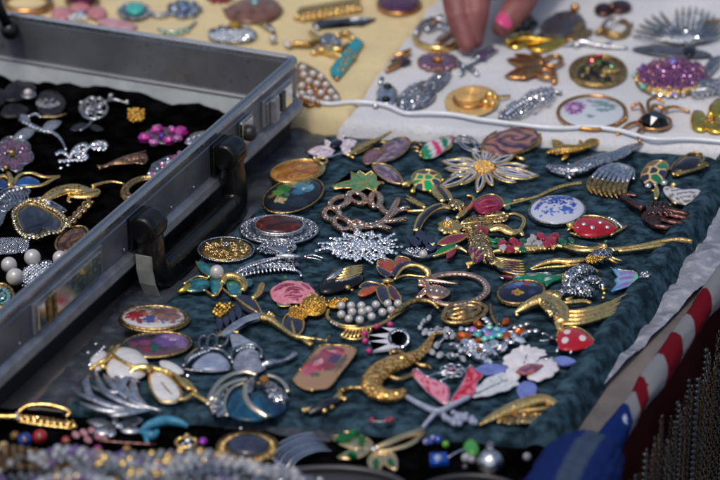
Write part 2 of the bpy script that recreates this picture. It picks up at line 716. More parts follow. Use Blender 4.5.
def zf(u, v, p):
    du = (1 - u) * CW                    # metres from the right edge
    dl, dt, db = u * CW, v * CH, (1 - v) * CH
    z = -.0010 + .0012 * nz3(p, 55, 1, 1.3) + .0007 * nz3(p, 150, 2, 1.2) - .0016 * abs(nz3(p, 26, 4, 1.5))
    R = .0125
    wob = .0022 * nz3(p, 45, 9)
    if du < 2 * R:
        k = (du - R) / R
        z += (.0062 + wob) * math.sqrt(max(0, 1 - k * k))
    if du < R:
        k = du / R
        z = z * k + (ZT * U + .002) * (1 - k) ** 2 * 1.0 + (0 if k > 0 else 0)
    if 2 * R <= du < 2 * R + .006:
        z -= .0018 * (1 - (du - 2 * R) / .006)
    e = min(dl, dt * .9)
    if e < .011:
        k = 1 - e / .011
        z -= .0105 * (1 - math.sqrt(max(0, 1 - k * k)))
    if db < .010:
        k = 1 - db / .010
        z -= .011 * (1 - math.sqrt(max(0, 1 - k * k)))
    return .0015 * nz3(p, 18, 3), .0015 * nz3(p, 16, 6), z


m = sheet('velvet_cloth', M_VELVET, CQ, 300, 330, zf, '', '')
solo(m, 'crushed teal velvet cloth with a padded rolled edge, laid under the brooches', 'cloth')


# black velvet in front
def zf(u, v, p):
    return 0, 0, -.0085 + .0016 * nz3(p, 40, 2) + .0008 * nz3(p, 110, 5) - (.006 * max(0, (u - .97) / .03))


m = sheet('black_cloth', M_BLACK, [(-60, 393), (561, 428), (540, 540), (-90, 540)], 160, 50, zf, '', '')
solo(m, 'black velvet cloth in front of the teal one', 'cloth')

# ------------------------------------------------------------ pads behind
ZP = 10.0
ZB = 0


def pad(name, matl, quad, z1, seed, label, R=.011):
    global ZB
    ZB = z1
    c = [P(x, y) for x, y in quad]
    w_, h_ = (c[1] - c[0]).length, (c[3] - c[0]).length
    full = (z1 - ZT - 1) * U

    def zf(u, v, p):
        wob = .004 * nz3(p, 14, seed) + .0015 * nz3(p, 50, seed)
        e = min(u * w_, (1 - u) * w_, v * h_, (1 - v) * h_)
        z = z1 * U - .0010 + .0010 * nz3(p, 24, seed) + .0007 * nz3(p, 70, seed + 3) - .0008 * abs(nz3(p, 12, seed + 5, 2))
        if e < R:
            k = 1 - e / R
            z -= full * (1 - math.sqrt(max(0, 1 - k * k)))
        return wob, wob * .6, z
    m = sheet(name, matl, quad, 170, 120, zf, '', '')
    ZB = 0
    return solo(m, label, 'display pad')


pad('cream_pad', M_CREAM, [(-170, -62), (484, -50), (350, 118), (-130, 46)], ZP, 11, 'cream padded cloth behind the case, covered with old brooches')
pad('white_pad', M_WHITE, [(452, -50), (905, -44), (880, 164), (336, 121)], ZP - 1.2, 23, 'white padded cloth under the hand, covered with brooches')
m = MB('edging_cord', M_CORD)
ZB = ZP
m.tube([(288, 95), (303, 97), (318, 102), (330, 104), (351, 102), (372, 103), (388, 106), (405, 113), (422, 113), (450, 114), (478, 119), (500, 122), (540, 127), (566, 128), (592, 127), (622, 131), (652, 139), (690, 139), (725, 142), (770, 146)],
       2.3, z=1.8, sub=5, n=10)
solo(m, 'wavy white plastic cord running along the front of both pads', 'cord')
ZB = 0

# ------------------------------------------------------------ the case
ZTOP = .055
cz = ZTOP / U
C0 = P(301, 55, cz)
Cu = (P(0, 317, cz) - C0)
Cu.z = 0
Cu.normalize()
Cv = Vector((-Cu.y, Cu.x, 0))
if Cv.dot(P(0, 9, cz) - C0) < 0:
    Cv = -Cv
LU, LV = .505, .36
tcase = bpy.data.objects.new('display_case', None)
COL.objects.link(tcase)
org = Vector((C0.x, C0.y, ZT * U)) + Cu * .25 + Cv * .18
tcase.location = org
tcase['label'] = 'open grey metal briefcase with a black handle, filled with brooches'
tcase['category'] = 'briefcase'


def cp(a, b, z):
    """case coordinates: a along the front from the near right corner, b along the back rim, z height"""
    return Vector((C0.x, C0.y, 0)) + Cu * a + Cv * b + Vector((0, 0, z))


def cpart(m, parent=None):
    o = m.finish(None, org)
    o.location = (0, 0, 0)
    o.parent = parent or tcase
    return o


def rrect(d, z, r=.010, k=6):
    """rounded rectangle of the case, inset by d"""
    rr = max(.0015, r - d)
    out = []
    for cx, cy, a0 in ((LU - d - rr, LV - d - rr, 0), (d + rr, LV - d - rr, 90), (d + rr, d + rr, 180), (LU - d - rr, d + rr, 270)):
        for i in range(k + 1):
            a = math.radians(a0 + 90 * i / k)
            out.append(cp(cx + rr * math.cos(a), cy + rr * math.sin(a), z))
    return out


def sweep(m, prof, closed=False):
    rings = [m._ring(rrect(d, z)) for d, z in prof]
    for i in range(len(rings) - 1 + (1 if closed else 0)):
        m._bridge(rings[i], rings[(i + 1) % len(rings)], smooth=False)
    return m


m = MB('frame', M_ALU)
sweep(m, [(.0012, .0515), (.0012, .046), (.0004, .0452), (.0004, .0225), (.003, .0222), (.003, .009), (.0055, .009), (.0055, .049), (.0045, .0515)], True)
cpart(m)
m = MB('rim', M_RIM)
prof = [(-.0004, .0508), (-.0005, .0530), (0, .0540), (.0008, .0544), (.0015, .0540), (.0020, .0531), (.0038, .0531), (.0043, .0546), (.0050, .0551), (.0058, .0548), (.0064, .0538), (.0064, .0508)]
sweep(m, prof, True)
cpart(m)
m = MB('flange', M_FLANGE)
sweep(m, [(.0026, .0226), (-.0035, .0185), (-.0046, .0135), (-.0028, .0105), (.0028, .0095)], True)
cpart(m)
m = MB('lower_shell', M_SHELL)
sweep(m, [(.0035, .0105), (.0045, .002), (.0075, ZT * U + .0015), (.0080, ZT * U + .0005), (.0080, -.0095), (.0056, -.0095), (.0056, .0105)], True)
cpart(m)
m = MB('inner_ledge', M_ALU)
sweep(m, [(.0057, .0175), (.0075, .0172), (.0085, .0160), (.0085, .0148), (.0057, .0142)], True)
cpart(m)
m = MB('lining', M_LINE)
sweep(m, [(.0057, .0142), (.0082, .0138), (.0105, -.009), (.0057, -.009)], True)
cpart(m)
m = MB('velvet_bed', M_BLACK)
rows = []
for j in range(61):
    r = []
    for i in range(81):
        q = cp(.0095 + (LU - .019) * i / 80, .0095 + (LV - .019) * j / 60, 0)
        e = min(i / 80 * LU, (80 - i) / 80 * LU, j / 60 * LV, (60 - j) / 60 * LV)
        q.z = -.0022 + .0022 * noise.noise(Vector((q.x * 40, q.y * 40, 1))) + .0016 * noise.noise(Vector((q.x * 130, q.y * 130, 4))) + max(0, .016 - e) * (.35 + .5 * noise.noise(Vector((q.x * 60, q.y * 60, 7))))
        r.append(m.bm.verts.new(q))
    rows.append(r)
for j in range(60):
    m._bridge(rows[j], rows[j + 1], close=False)
cpart(m)


def cbox(m, a0, a1, d0, d1, z0, z1, bev=None):
    """box on the case front: a along the front, d outwards from it"""
    v = [cp(a, -d, z) for z in (z0, z1) for a, d in ((a0, d0), (a1, d0), (a1, d1), (a0, d1))]
    v = m._ring(v)
    for q in ((0, 3, 2, 1), (4, 5, 6, 7), (0, 1, 5, 4), (1, 2, 6, 5), (2, 3, 7, 6), (3, 0, 4, 7)):
        m.bm.faces.new([v[i] for i in q])
    m.bevel = bev
    return m


def front_a(px, py, z):
    """distance along the front of the case under a pixel, for a height z"""
    q = P(px, py, z / U)
    return (q - C0).dot(Cu)


# two latches with plates, hasp and button
for px, py in ((262, 100), (70, 290)):
    a = front_a(px, py, .034)
    hw = .027 if px > 200 else .047
    m = MB('latch', M_FLANGE)
    cbox(m, a - hw, a + hw, -.001, .0016, .0235, .0455, .0008)
    L0 = cpart(m)
    m = MB('latch_plate', M_CHROME)
    cbox(m, a - hw + .004, a + hw - .004, .0014, .0030, .0255, .0425, .0006)
    cpart(m, L0)
    if px > 200:
        m = MB('hasp', M_FLANGE)
        cbox(m, a + .010, a + .019, .003, .0075, .0245, .0440, .0012); cpart(m, L0)
        m = MB('hasp', M_SHELL)
        cbox(m, a - .008, a + .000, .0028, .0045, .0265, .042, .001); cpart(m, L0)
    else:
        for k in (.029, .021):
            m = MB('hasp', AG)
            cbox(m, a + k, a + k + .003, .003, .0048, .0255, .0445, .0008); cpart(m, L0)
# rivets along the front band and the flange
m = MB('rivets', M_RIM)
for k in range(14):
    a = .012 + .036 * k
    p = cp(a, -.0002, .0262)
    m.wtube([p - Cv * -.0004, p - Cv * .0006, p - Cv * .0010], [.0013, .0013, .0006], n=10)
cpart(m)
# lock with its knob between the latch and the handle
a = front_a(243, 132, .034)
m = MB('lock', M_CHROME)
cbox(m, a - .010, a + .010, 0, .004, .022, .046, .0016)
lk = cpart(m)
m = MB('lock_button', M_SHELL)
W = [cp(a, -.0038 - .0012 * i, .034) for i in range(6)]
m.wtube(W, [.0062, .0062, .0058, .0058, .0048, .003], n=14); cpart(m, lk)

# handle: two round mounts, two arms and a bar lying out on the table
aR, aL = front_a(214, 152, .036), front_a(140, 226, .036)
m = MB('handle', M_HANDLE)


def hsec(path, hw, hh):
    """rounded rectangular section swept along path (case coordinates a, d, z)"""
    Nn0 = Vector((0, .95, .30)).normalized()         # normal of the plane the handle hangs in
    rings = []
    for i, (a, d, z) in enumerate(path):
        p = path[max(0, i - 1)]; q = path[min(len(path) - 1, i + 1)]
        T_ = Vector((q[0] - p[0], q[1] - p[1], q[2] - p[2])).normalized()
        Nn = (Nn0 - T_ * Nn0.dot(T_)).normalized()
        S_ = T_.cross(Nn)
        r = []
        for k in range(16):
            an = 2 * math.pi * k / 16
            ca, sa = math.cos(an), math.sin(an)
            ca = math.copysign(abs(ca) ** .5, ca); sa = math.copysign(abs(sa) ** .5, sa)
            o_ = Vector((a, d, z)) + S_ * hw * ca + Nn * hh * sa
            r.append(cp(o_.x, -o_.y, o_.z))
        rings.append(m._ring(r))
    for i in range(len(rings) - 1):
        m._bridge(rings[i], rings[i + 1])
    m._cap(rings[0]); m._cap(rings[-1])


ZB_ = ZT * U + .0105
ctrl = [(aR, .008, .042), (aR, .010, .034), (aR - .001, .0115, .018), (aR, .013, ZB_ + .007), (aR + .008, .0145, ZB_)]
ctrl += [(aR + .02, .0148, ZB_), ((aR + aL) / 2, .0152, ZB_), (aL - .02, .0148, ZB_)]
ctrl += [(aL - .008, .0145, ZB_), (aL, .013, ZB_ + .007), (aL + .001, .0115, .018), (aL, .010, .034), (aL, .008, .042)]
hsec(crom(ctrl, 5), .0104, .0070)
hd = cpart(m)
for a in (aR, aL):
    m = MB('mount', M_HANDLE)
    W = [cp(a - .0115 + .0033 * i, -.0095, .0375) for i in range(8)]
    m.wtube(W, [.009, .0105, .0105, .0105, .0105, .0105, .0105, .009], n=20)
    cbox(m, a - .012, a + .012, -.001, .0035, .022, .046, .0012)
    cpart(m, hd)
m = MB('end_strap', M_STRAP)
pth = [(aL + .0112, .0110, .0205), (aL + .0120, .0118, .010), (aL + .0116, .0135, ZB_ + .002), (aL + .0075, .0150, ZB_ - .0092)]
rings = []
for a, d, z in pth:
    rings.append(m._ring([cp(a + da, -d - dd, z) for da, dd in ((0, -.0062), (0, .0062), (.0014, .0056), (.0014, -.0056))]))
for i in range(3):
    m._bridge(rings[i], rings[i + 1], smooth=False)
m._cap(rings[0]); m._cap(rings[-1])
cpart(m, hd)
# lid stay in the far left corner
m = MB('lid_stay', M_HANDLE)
q = P(10, 31, 62)
m.wtube([q + Vector((0, .004, 0)), q, q - Vector((0, .006, 0))], [.007, .0075, .005], n=14)
m.wtube([q, q + Vector((-.008, .0, .022)), q + Vector((-.022, .01, .075))], [.0042, .004, .004], n=10)
cpart(m)

# ------------------------------------------------------------ flag cloth along the table edge, red drape, blue bundle
M_FLAG = mat('flag_cloth', (.5, .5, .5), 0, .85, attr=True, bump=(700, .5), spec=.06)
SHADE_RED, SHADE_WHT, SHADE_BLU = (.10, .0035, .009), (.155, .162, .18), (.004, .016, .095)  # stripe colours darkened: the shade on the flag is put into them


def eedge(s, n, z):
    """edge coordinates: s along the table edge, n outwards, z height"""
    return Vector((E0.x, E0.y, 0)) + edge * s + enorm * n + Vector((0, 0, z))


def edge_s(px, py, z=-8):
    return (P(px, py, z) - E0).dot(edge)


m = MB('flag_roll', M_FLAG)
m.cl = m.bm.loops.layers.float_color.new('Col')
ss = [(edge_s(x, y), c) for x, y, c in ((612, 416, SHADE_BLU), (622, 404, SHADE_WHT), (634, 391, SHADE_RED), (650, 368, SHADE_WHT), (668, 345, SHADE_RED), (681, 327, SHADE_WHT), (693, 301, SHADE_RED), (717, 263, SHADE_WHT), (745, 225, SHADE_RED), (765, 195, SHADE_WHT), (780, 175, SHADE_RED))]
s0, s1 = edge_s(582, 452), edge_s(800, 130)
NR, NK = 260, 36
rings = []
info = {}
for i in range(NR + 1):
    s = s0 + (s1 - s0) * i / NR
    r = .0076 + .0006 * math.sin(s * 60) + .0012 * noise.noise(Vector((s * 30, 0, 2)))
    rg = []
    for k in range(NK):
        a = 2 * math.pi * k / NK
        rr = r * (1 + .14 * noise.noise(Vector((s * 25, math.cos(a) * 1.5, math.sin(a) * 1.5))) + .10 * abs(noise.noise(Vector((s * 90 + 2 * a, math.cos(a) * 2.5, math.sin(a) * 2.5)))))
        v = m.bm.verts.new(eedge(s, .003 + rr * math.cos(a), ZT * U + .0055 + rr * math.sin(a)))
        info[v] = (s + .012 * math.cos(a + .6), a)
        rg.append(v)
    rings.append(rg)
for i in range(NR):
    m._bridge(rings[i], rings[i + 1])
m._cap(rings[0]); m._cap(rings[-1])


def flagcol(s, a):
    c = SHADE_BLU
    for k in range(len(ss)):
        lo = ss[k][0]
        if s >= lo:
            c = ss[k + 1][1] if k + 1 < len(ss) else SHADE_RED
    # a second turn of the cloth shows along the inner side
    if 2.6 < a < 4.4 and s > ss[0][0] + .01:
        c = SHADE_RED if math.sin(s * 70 + 1) > -.75 else SHADE_WHT
    if c is SHADE_BLU:
        # one woven star
        if math.hypot(s - ss[0][0] + .011, (a - 1.1) * .012) < .0032:
            c = (.34, .40, .52)
    return c


for f in m.bm.faces:
    for l in f.loops:
        l[m.cl] = (*flagcol(*info[l.vert]), 1)
solo(m, 'rolled red and white striped flag cloth along the table edge', 'flag')

M_DRAPE = mat('red_drape', (.030, .0016, .0035), 0, .85, spec=.1, sheen=.1, ctint=(.5, .05, .07), bump=(200, .3), var=(20, (.014, .001, .002)))
m = MB('red_drape', M_DRAPE)
rows = []
for j in range(41):
    z = ZT * U - .002 - .70 * j / 40
    r = []
    for i in range(161):
        s = -.5 + 2.3 * i / 160
        k = min(1, j / 12)
        r.append(m.bm.verts.new(eedge(s, .0015 + .0035 * k * math.sin(s * 62 + 3 * math.sin(s * 11)) + .002 * noise.noise(Vector((s * 30, z * 4, 1))), z)))
    rows.append(r)
for j in range(40):
    m._bridge(rows[j], rows[j + 1], close=False)
solo(m, 'dark red cloth hanging down the side of the table behind the chains', 'drape')

m = MB('blue_bundle', M_FLAG)
m.cl = m.bm.loops.layers.float_color.new('Col')
info = {}
path = [P(593, 454, -8), P(582, 468, -5), P(570, 488, -4), P(562, 505, -4), P(550, 540, -6)]
W = crom([tuple(p) for p in path], 10)
W = [Vector(p) for p in W]
rings = []
for i, p in enumerate(W):
    t = (W[min(len(W) - 1, i + 1)] - W[max(0, i - 1)]).normalized()
    sd_ = t.cross(Vector((0, 0, 1))).normalized(); up = sd_.cross(t)
    rr = (.0195 + .0065 * min(1, i / 11)) * (1 if i > 1 else (.86, .97)[i])
    rg = []
    for k in range(72):
        a = 2 * math.pi * k / 72
        q = rr * (1 + .07 * noise.noise(Vector((i * .3, math.cos(a) * 2, math.sin(a) * 2))) - .09 * abs(noise.noise(Vector((i * .25 + a * .8, math.cos(a) * 3.5, math.sin(a) * 3.5))))) * (1 - .07 * (abs((a / (2 * math.pi) * 9) % 1 - .5) < .06))
        v = m.bm.verts.new(p + sd_ * q * math.cos(a) + up * q * .8 * math.sin(a))
        info[v] = a
        rg.append(v)
    rings.append(rg)
for i in range(len(rings) - 1):
    m._bridge(rings[i], rings[i + 1])
m._cap(rings[0]); m._cap(rings[-1])
for f in m.bm.faces:
    for l in f.loops:
        a = info[l.vert]
        l[m.cl] = ((.035, .055, .095, 1) if 1.45 < a < 2.0 else (.006, .017, .09, 1))
solo(m, 'blue cloth bundle with a pale grey stripe at the near table corner', 'cloth bundle')
# ============================================================ brooches on the teal velvet
GROUP = 'brooches laid on the teal velvet'
ZB = 1.2
WIRE = 1.4


def petal(m, x0, y0, x1, y1, w, r, z=2.5, bend=0, lift=0):
    o = lf(x0, y0, x1, y1, w, bend)
    n = len(o)
    m.tube([(a, b, z + lift * (1 - abs(i / n - .5) * 2)) for i, (a, b) in enumerate(o)], r, closed=True, sub=1, n=6)


# --- back row
T('orchid_spray_brooch', 'pale pink enamel flower spray with a dark centre stone, back left of the velvet', 'brooch', 332, 148)
b = B('petals', PAINT)
pk = swirl(['#b9a3b4', '#d9cdd6', '#8d7387', '#e4dde2'], .3, .6)
for q in ((333, 148, 309, 151, 4.2), (335, 149, 318, 156, 3.4), (339, 146, 355, 141, 4.6), (340, 148, 350, 151, 3.6), (337, 144, 343, 136, 3.2), (330, 146, 325, 140, 2.8)):
    b.dome(lf(*q), 1, 2.2, col=pk, rings=4)
B('edge', SV).tube([(308, 152), (322, 157), (340, 153), (356, 145)], .8, z=1.5)
B('centre_stone', ST('#1a1c2c')).dome(el(336, 143, 6, 3.2, -15), 2.5, 2)
B('small_stone', CL).gem(330, 143, 1.6, 4).gem(343, 137, 1.7, 4).gem(346, 146, 1.5, 4)

T('butterfly_brooch', 'marbled purple enamel butterfly with a slanted gold body, at the back of the velvet', 'brooch', 375, 150)
mp = swirl(['#3c3040', '#6b566c', '#927e94', '#4a3b4a', '#a08894'], .22, .5, 5)
mpk = swirl(['#6d4a58', '#8a6572', '#5e3f50'], .2, .4)
W1, W2, W3, W4 = [(353, 150), (360, 143), (372, 139), (374, 143), (365, 150), (354, 154)], [(381, 150), (388, 142), (402, 137), (410, 141), (406, 150), (392, 154)], \
    [(363, 158), (370, 150), (380, 149), (383, 152), (376, 160), (366, 164)], [(372, 163), (384, 153), (398, 149), (408, 148), (398, 157), (383, 162)]
for wv, cc in ((W1, swirl(['#50403a', '#7a6660', '#3d3030'], .3, .5)), (W2, mp), (W3, mpk), (W4, mp)):
    b = B('wing', PAINTM); b.dome(wv, 1.5, 1.2, col=cc, sub=3, rings=4)
    B('wing_edge', AG, b).tube(wv, .7, z=2.2, closed=True, sub=3, n=6)
B('body', G).tube([(347, 156, 3), (361, 148, 4), (375, 141, 4.5), (391, 132, 5)], [1.2, 1.8, 1.6, 1.0])
B('antenna', G).tube([(380, 142, 4), (388, 143, 3)], .9).tube([(349, 156, 2), (354, 158, 2)], 1)

T('leaf_brooch', 'narrow marbled purple leaf brooch edged in gold, left of the green turtle', 'brooch', 388, 175)
b = B('leaf', PAINTM)
LF = lf(372, 165, 404, 184, 7.0, -1.0)
b.dome(LF, .8, 1.8, col=mp, rings=5)
B('leaf_edge', G).tube(LF, .75, z=1.6, closed=True, sub=1, n=6)
B('stem', G).tube([(402, 183), (405, 185), (410, 186)], [1.2, 1.8, 1.2])

T('striped_bug_brooch', 'beetle brooch with green, white and pink enamel stripes and gold legs', 'brooch', 435, 148)
o = lf(419, 155, 456, 136, 8, 0, 10, .4)
b = B('striped_back', PAINT)


def stripes(x, y):
    t = ((x - 419) * 37 + (y - 155) * -19) / (37 * 37 + 19 * 19)
    for lo, c in ((.86, '#7a2238'), (.74, '#b9b6ba'), (.60, '#0c6a4c'), (.50, '#b7b9bb'), (.40, '#b82a5c'), (.27, '#c2c2c4'), (.06, '#0a7a52')):
        if t > lo:
            return lin(c)
    return lin('#8a6a2a')


b.dome(o, 1, 4.0, col=stripes, rings=8)
B('frame', G).tube([(421, 156, 1.5), (433, 155, 1.5), (446, 150, 1.5), (452, 145, 2)], 1.2).tube([(420, 153, 2), (427, 144, 2), (440, 138, 2), (453, 136, 2)], .8)
B('head', AG).ball(421, 156, 3, 2.5)
b = B('legs', AG)
for q in ((422, 146, 411, 143), (419, 149, 411, 148), (420, 152, 413, 152)):
    b.tube([(q[0], q[1], 2), ((q[0] + q[2]) / 2, q[3] - 1, 3), (q[2], q[3], .8)], .9)

T('open_leaf_brooch', 'silver outlined open leaf brooch beside the large purple oval', 'brooch', 468, 145)
b = B('outline', SV)
b.loops([lf(457, 137, 482, 151, 6.5), lf(460, 139, 478, 150, 3.5)], .8, 1.5)
B('stem', DS).tube([(474, 148), (484, 147), (491, 150)], .8)

T('swirl_oval_brooch', 'large oval brooch of swirling purple brown stone in a gold rim', 'brooch', 512, 141)
b = B('stone', PAINT)


def agate(x, y):
    dx, dy = (x - 514) / 30, (y - 139) / 13
    r = math.hypot(dx, dy) * 4.2 + 1.5 * noise.noise(Vector((x * .08, y * .2, 4))) + math.atan2(dy, dx) * .5
    v = .5 + .5 * math.sin(r * 3.2)
    a, c = lin('#33263a'), lin('#7c5c66') if v < .8 else lin('#9a6c58')
    return tuple(p * (1 - v) + q * v for p, q in zip(a, c))


OV = el(511.5, 139.5, 29.5, 12.2, -13, 96)
b.dome(OV, 3.5, 3.5, col=agate, rings=26)
B('rim', AG).plate(el(511.5, 141.5, 32, 14, -13, 48), 0, 3.6, 1.4).tube(OV, 1.0, z=4.2, closed=True, sub=1)
B('pin_end', G).tube([(515, 157, 1), (524, 160, 1)], [1.4, 1.8])

T('daisy_brooch', 'large open daisy of looped gold and white enamel petals with a granulated gold centre', 'brooch', 484, 168)
bg_, bw = B('petals', G), B('white_petals', E('#b9bac2', .2, '#8d909c'))
tips = [(444, 162, 4.0, 1), (447, 169, 4, 1), (441, 187, 4.5, 1), (460, 184, 3.5, 0), (478, 191, 3.8, 1), (492, 185, 3.2, 0), (514, 182, 4, 0), (530, 178, 4.2, 1), (536, 176, 4, 0), (526, 167, 3.6, 0), (513, 156, 3.4, 1), (503, 154, 3, 0), (492, 149, 2.6, 1), (485, 148, 2.4, 0), (473, 152, 2.8, 0), (458, 159, 3.2, 0), (452, 176, 3.4, 0)]
for x, y, wd, k in tips:
    sx, sy = 484 + (x - 484) * .16, 167 + (y - 167) * .2
    petal(bg_, sx, sy, x, y, wd, .8, 4.0, lift=-2.0)
    petal(bw, sx + (x - sx) * .15, sy + (y - sy) * .15 - .5, sx + (x - sx) * .93, sy + (y - sy) * .93 - .6, wd * .55, .75, 4.6, lift=-2.0)
b = B('centre', G)
b.dome(el(484, 167, 10.5, 6.2), 3, 2.5)
b.fill(el(484, 166.5, 10, 5.8), 1.2, 5.4, 'ball', hz=2.4)

T('turtle_brooch', 'turtle brooch with green and blue enamel shell cells between gold lines', 'brooch', 425, 181)
SH = [(412, 178), (417, 172), (427, 170), (437, 173), (441, 179), (437, 187), (426, 189), (416, 186)]
b = B('shell', PAINT)
cells = [(417, 183, '#1a7a4a'), (424, 174, '#22354f'), (433, 175, '#26344a'), (420, 178.5, '#0f8a55'), (428, 178.7, '#0d8f52'), (418, 185.5, '#2b4258'), (428.5, 185, '#0a9a58'), (436, 183, '#223a55'), (438, 177, '#0b6a44'), (413, 177, '#0b6a44')]


def hexc(x, y):
    d = sorted((math.hypot(x - a, (y - b_) * 1.7), c) for a, b_, c in cells)
    return lin('#d8b868') if d[1][0] - d[0][0] < 1.9 else lin(d[0][1])


b.dome(SH, 2, 4.5, col=hexc, sub=10, rings=30)
B('shell_rim', G).tube(SH, 1.0, z=2.2, closed=True)
B('head', G).tube([(412, 182, 2.5), (407, 184, 2.5), (402, 185.5, 2)], [1.8, 2.6, 2.0])
b = B('feet', GY)
for q in ((415, 187, 412, 193), (427, 190, 433, 192.5), (441, 180, 444, 181)):
    b.tube([(q[0], q[1], 1.6), (q[2], q[3], 1.4)], [1.4, 2.3])

T('maple_leaf_brooch', 'green enamel maple leaf brooch with a fine gold edge', 'brooch', 358, 182)
ML = [(333, 186.5), (342, 183), (352, 180.5), (351.5, 172.5), (357, 175), (359, 171.5), (365, 175.5), (370, 172), (374.5, 176), (375, 181.5), (381, 182.5), (376, 185), (374, 191), (366, 187.5), (361, 190), (352, 194), (353, 187.5), (344, 187.5), (337, 188.5)]
B('leaf', E('#2b7355', .25, '#5f8a52')).plate(ML, .8, 1.6, .5)
B('leaf_edge', G).tube(ML, .65, z=2.2, closed=True, sub=1, n=6)
b = B('veins', G)
for q in ((336, 187), (353, 174), (371, 174), (374, 189), (355, 192)):
    b.tube([(366, 182, 2.4), ((366 + q[0]) / 2, (182 + q[1]) / 2 - .3, 2.6), (q[0], q[1], 2.3)], .45, n=5)
B('stem', G).tube([(366, 182), (374, 182), (382, 183.5)], .9)

# --- left column
T('agate_oval_brooch', 'amber brown banded agate oval in a gold frame, topmost of the left column', 'brooch', 297, 171)
b = B('stone', PAINT)
b.dome(el(295, 170.5, 24.5, 10, -9, 44), 2.5, 3.5, col=swirl(['#7a4a14', '#a8702a', '#5a320c', '#c08a45', '#8a5a1e'], .05, .42, 1.2), rings=10)
b = B('frame', G)
b.plate(el(297, 171.5, 29, 12, -9, 44), 0, 2.8, 1)
b.fill([(q[0], q[1]) for q in el(297, 171, 28.5, 11.6, -9)] , .01, 3) if False else None
b.tube(el(296, 171, 26, 10.8, -9, 44), .9, z=3.4, closed=True, sub=1)
B('bail', G).ring(322, 161, 5, 2.6, 1, 2.5).ball(314.5, 158.5, 2.2, 3)

T('lacquer_oval_brooch', 'black lacquer oval brooch painted with blue, green and cream flowers', 'brooch', 293, 196)
b = B('painted_face', PAINT)
b.dome(el(292.5, 194, 30, 15, -17, 52), 1.5, 3.2, rings=16, col=blobs('#080c12', [
    (297, 186, 14, 3.5, '#7d7a4a'), (302, 181, 10, 2.6, '#56663a'), (283, 190, 8, 4.5, '#2f6a2c'), (278, 194, 5, 4, '#4f8a34'), (303, 189, 8, 4.2, '#3f7f9a'), (298, 193, 6, 3.2, '#2f6a8a'), (311, 188, 4, 3, '#5a98b0'), (292, 184, 6, 1.8, '#b9a070'), (280, 201, 6, 2.6, '#b8a878'), (304, 190, 2, 1.4, '#b8c8b0'), (287, 196, 3, 2.4, '#3a6a50'), (300, 203, 12, 4, '#1c2634'), (272, 197, 3, 2, '#7a5a20')], .5))
B('rim', AG).ring(293, 195.5, 31.5, 16, .9, 1.6, -17)

T('filigree_cabochon_brooch', 'brown stone cabochon in a wide beaded silver filigree oval', 'brooch', 279, 230)
B('stone', PAINT).dome(el(278.5, 223, 23, 8.6, 0, 44), 4.5, 5, rings=10, col=swirl(['#1c0806', '#4a1a10', '#2a0d08', '#6a2a18'], .07, .2, 2))
b = B('plate', DS)
b.plate(el(279, 229.5, 40, 14.8, 0, 52), 0, 2, .8)
b.plate(el(279, 226.5, 27.5, 10.5, 0, 48), 1.5, 3.2, .8)
b = B('filigree', SV)
b.ring(279, 229.5, 39, 14.2, .8, 2.4).ring(279, 228.5, 35, 12.5, .6, 3).ring(279, 225, 24.5, 9.2, 1.0, 5)
for k in range(54):
    a = 2 * math.pi * k / 54
    b.ring(279 + 32.5 * math.cos(a), 228 + 11.8 * math.sin(a), 1.4, .8, .4, 3) if k % 2 else b.ball(279 + 37 * math.cos(a), 229 + 13.4 * math.sin(a), .8, 3, n=6, m=5)
b = B('beads', SV)
for k in range(18):
    a = 2 * math.pi * (k + .5) / 18
    b.ball(279 + 37.3 * math.cos(a), 229 + 13.5 * math.sin(a), 1.7, 3.4, n=8, m=6)

T('filigree_dome_brooch', 'round antique gold filigree brooch with a small silver flower in the middle', 'brooch', 226, 249)
b = B('plate', AG)
b.dome(el(226, 249, 26.5, 11.2, 0, 44), .8, 2.8, rings=8)
random.seed(3)
b = B('filigree', mat('filigree_gold', (.86, .66, .32), 1, .26, bump=(500, .4)))
for k in range(46):
    a = random.uniform(0, 6.28); q = random.uniform(.25, .92)
    x, y = 226 + 25 * q * math.cos(a), 248.3 + 10.4 * q * math.sin(a)
    z = 2.4 + 3.6 * math.sqrt(1 - q * q)
    s_ = random.uniform(2.2, 3.8)
    b.tube([(x + s_ * math.cos(t) * (1 - t / 9), y + .5 * s_ * math.sin(t) * (1 - t / 9), z) for t in [i * .9 + a for i in range(7)]], .75, sub=2, n=5)
b = B('rim', DS)
b.ring(226, 249.5, 28, 12.2, .9, 1)
for k in range(46):
    a = 2 * math.pi * k / 46
    b.ball(226 + 28.4 * math.cos(a), 249.5 + 12.5 * math.sin(a), .95, 1.2, n=6, m=5)
b = B('silver_flower', SV)
for k in range(6):
    a = k * 1.047
    b.ball(225 + 3.0 * math.cos(a), 244 + 1.6 * math.sin(a), 1.7, 7.5, .6, n=7, m=5)
b.ball(225, 243.6, 1.4, 8.4)

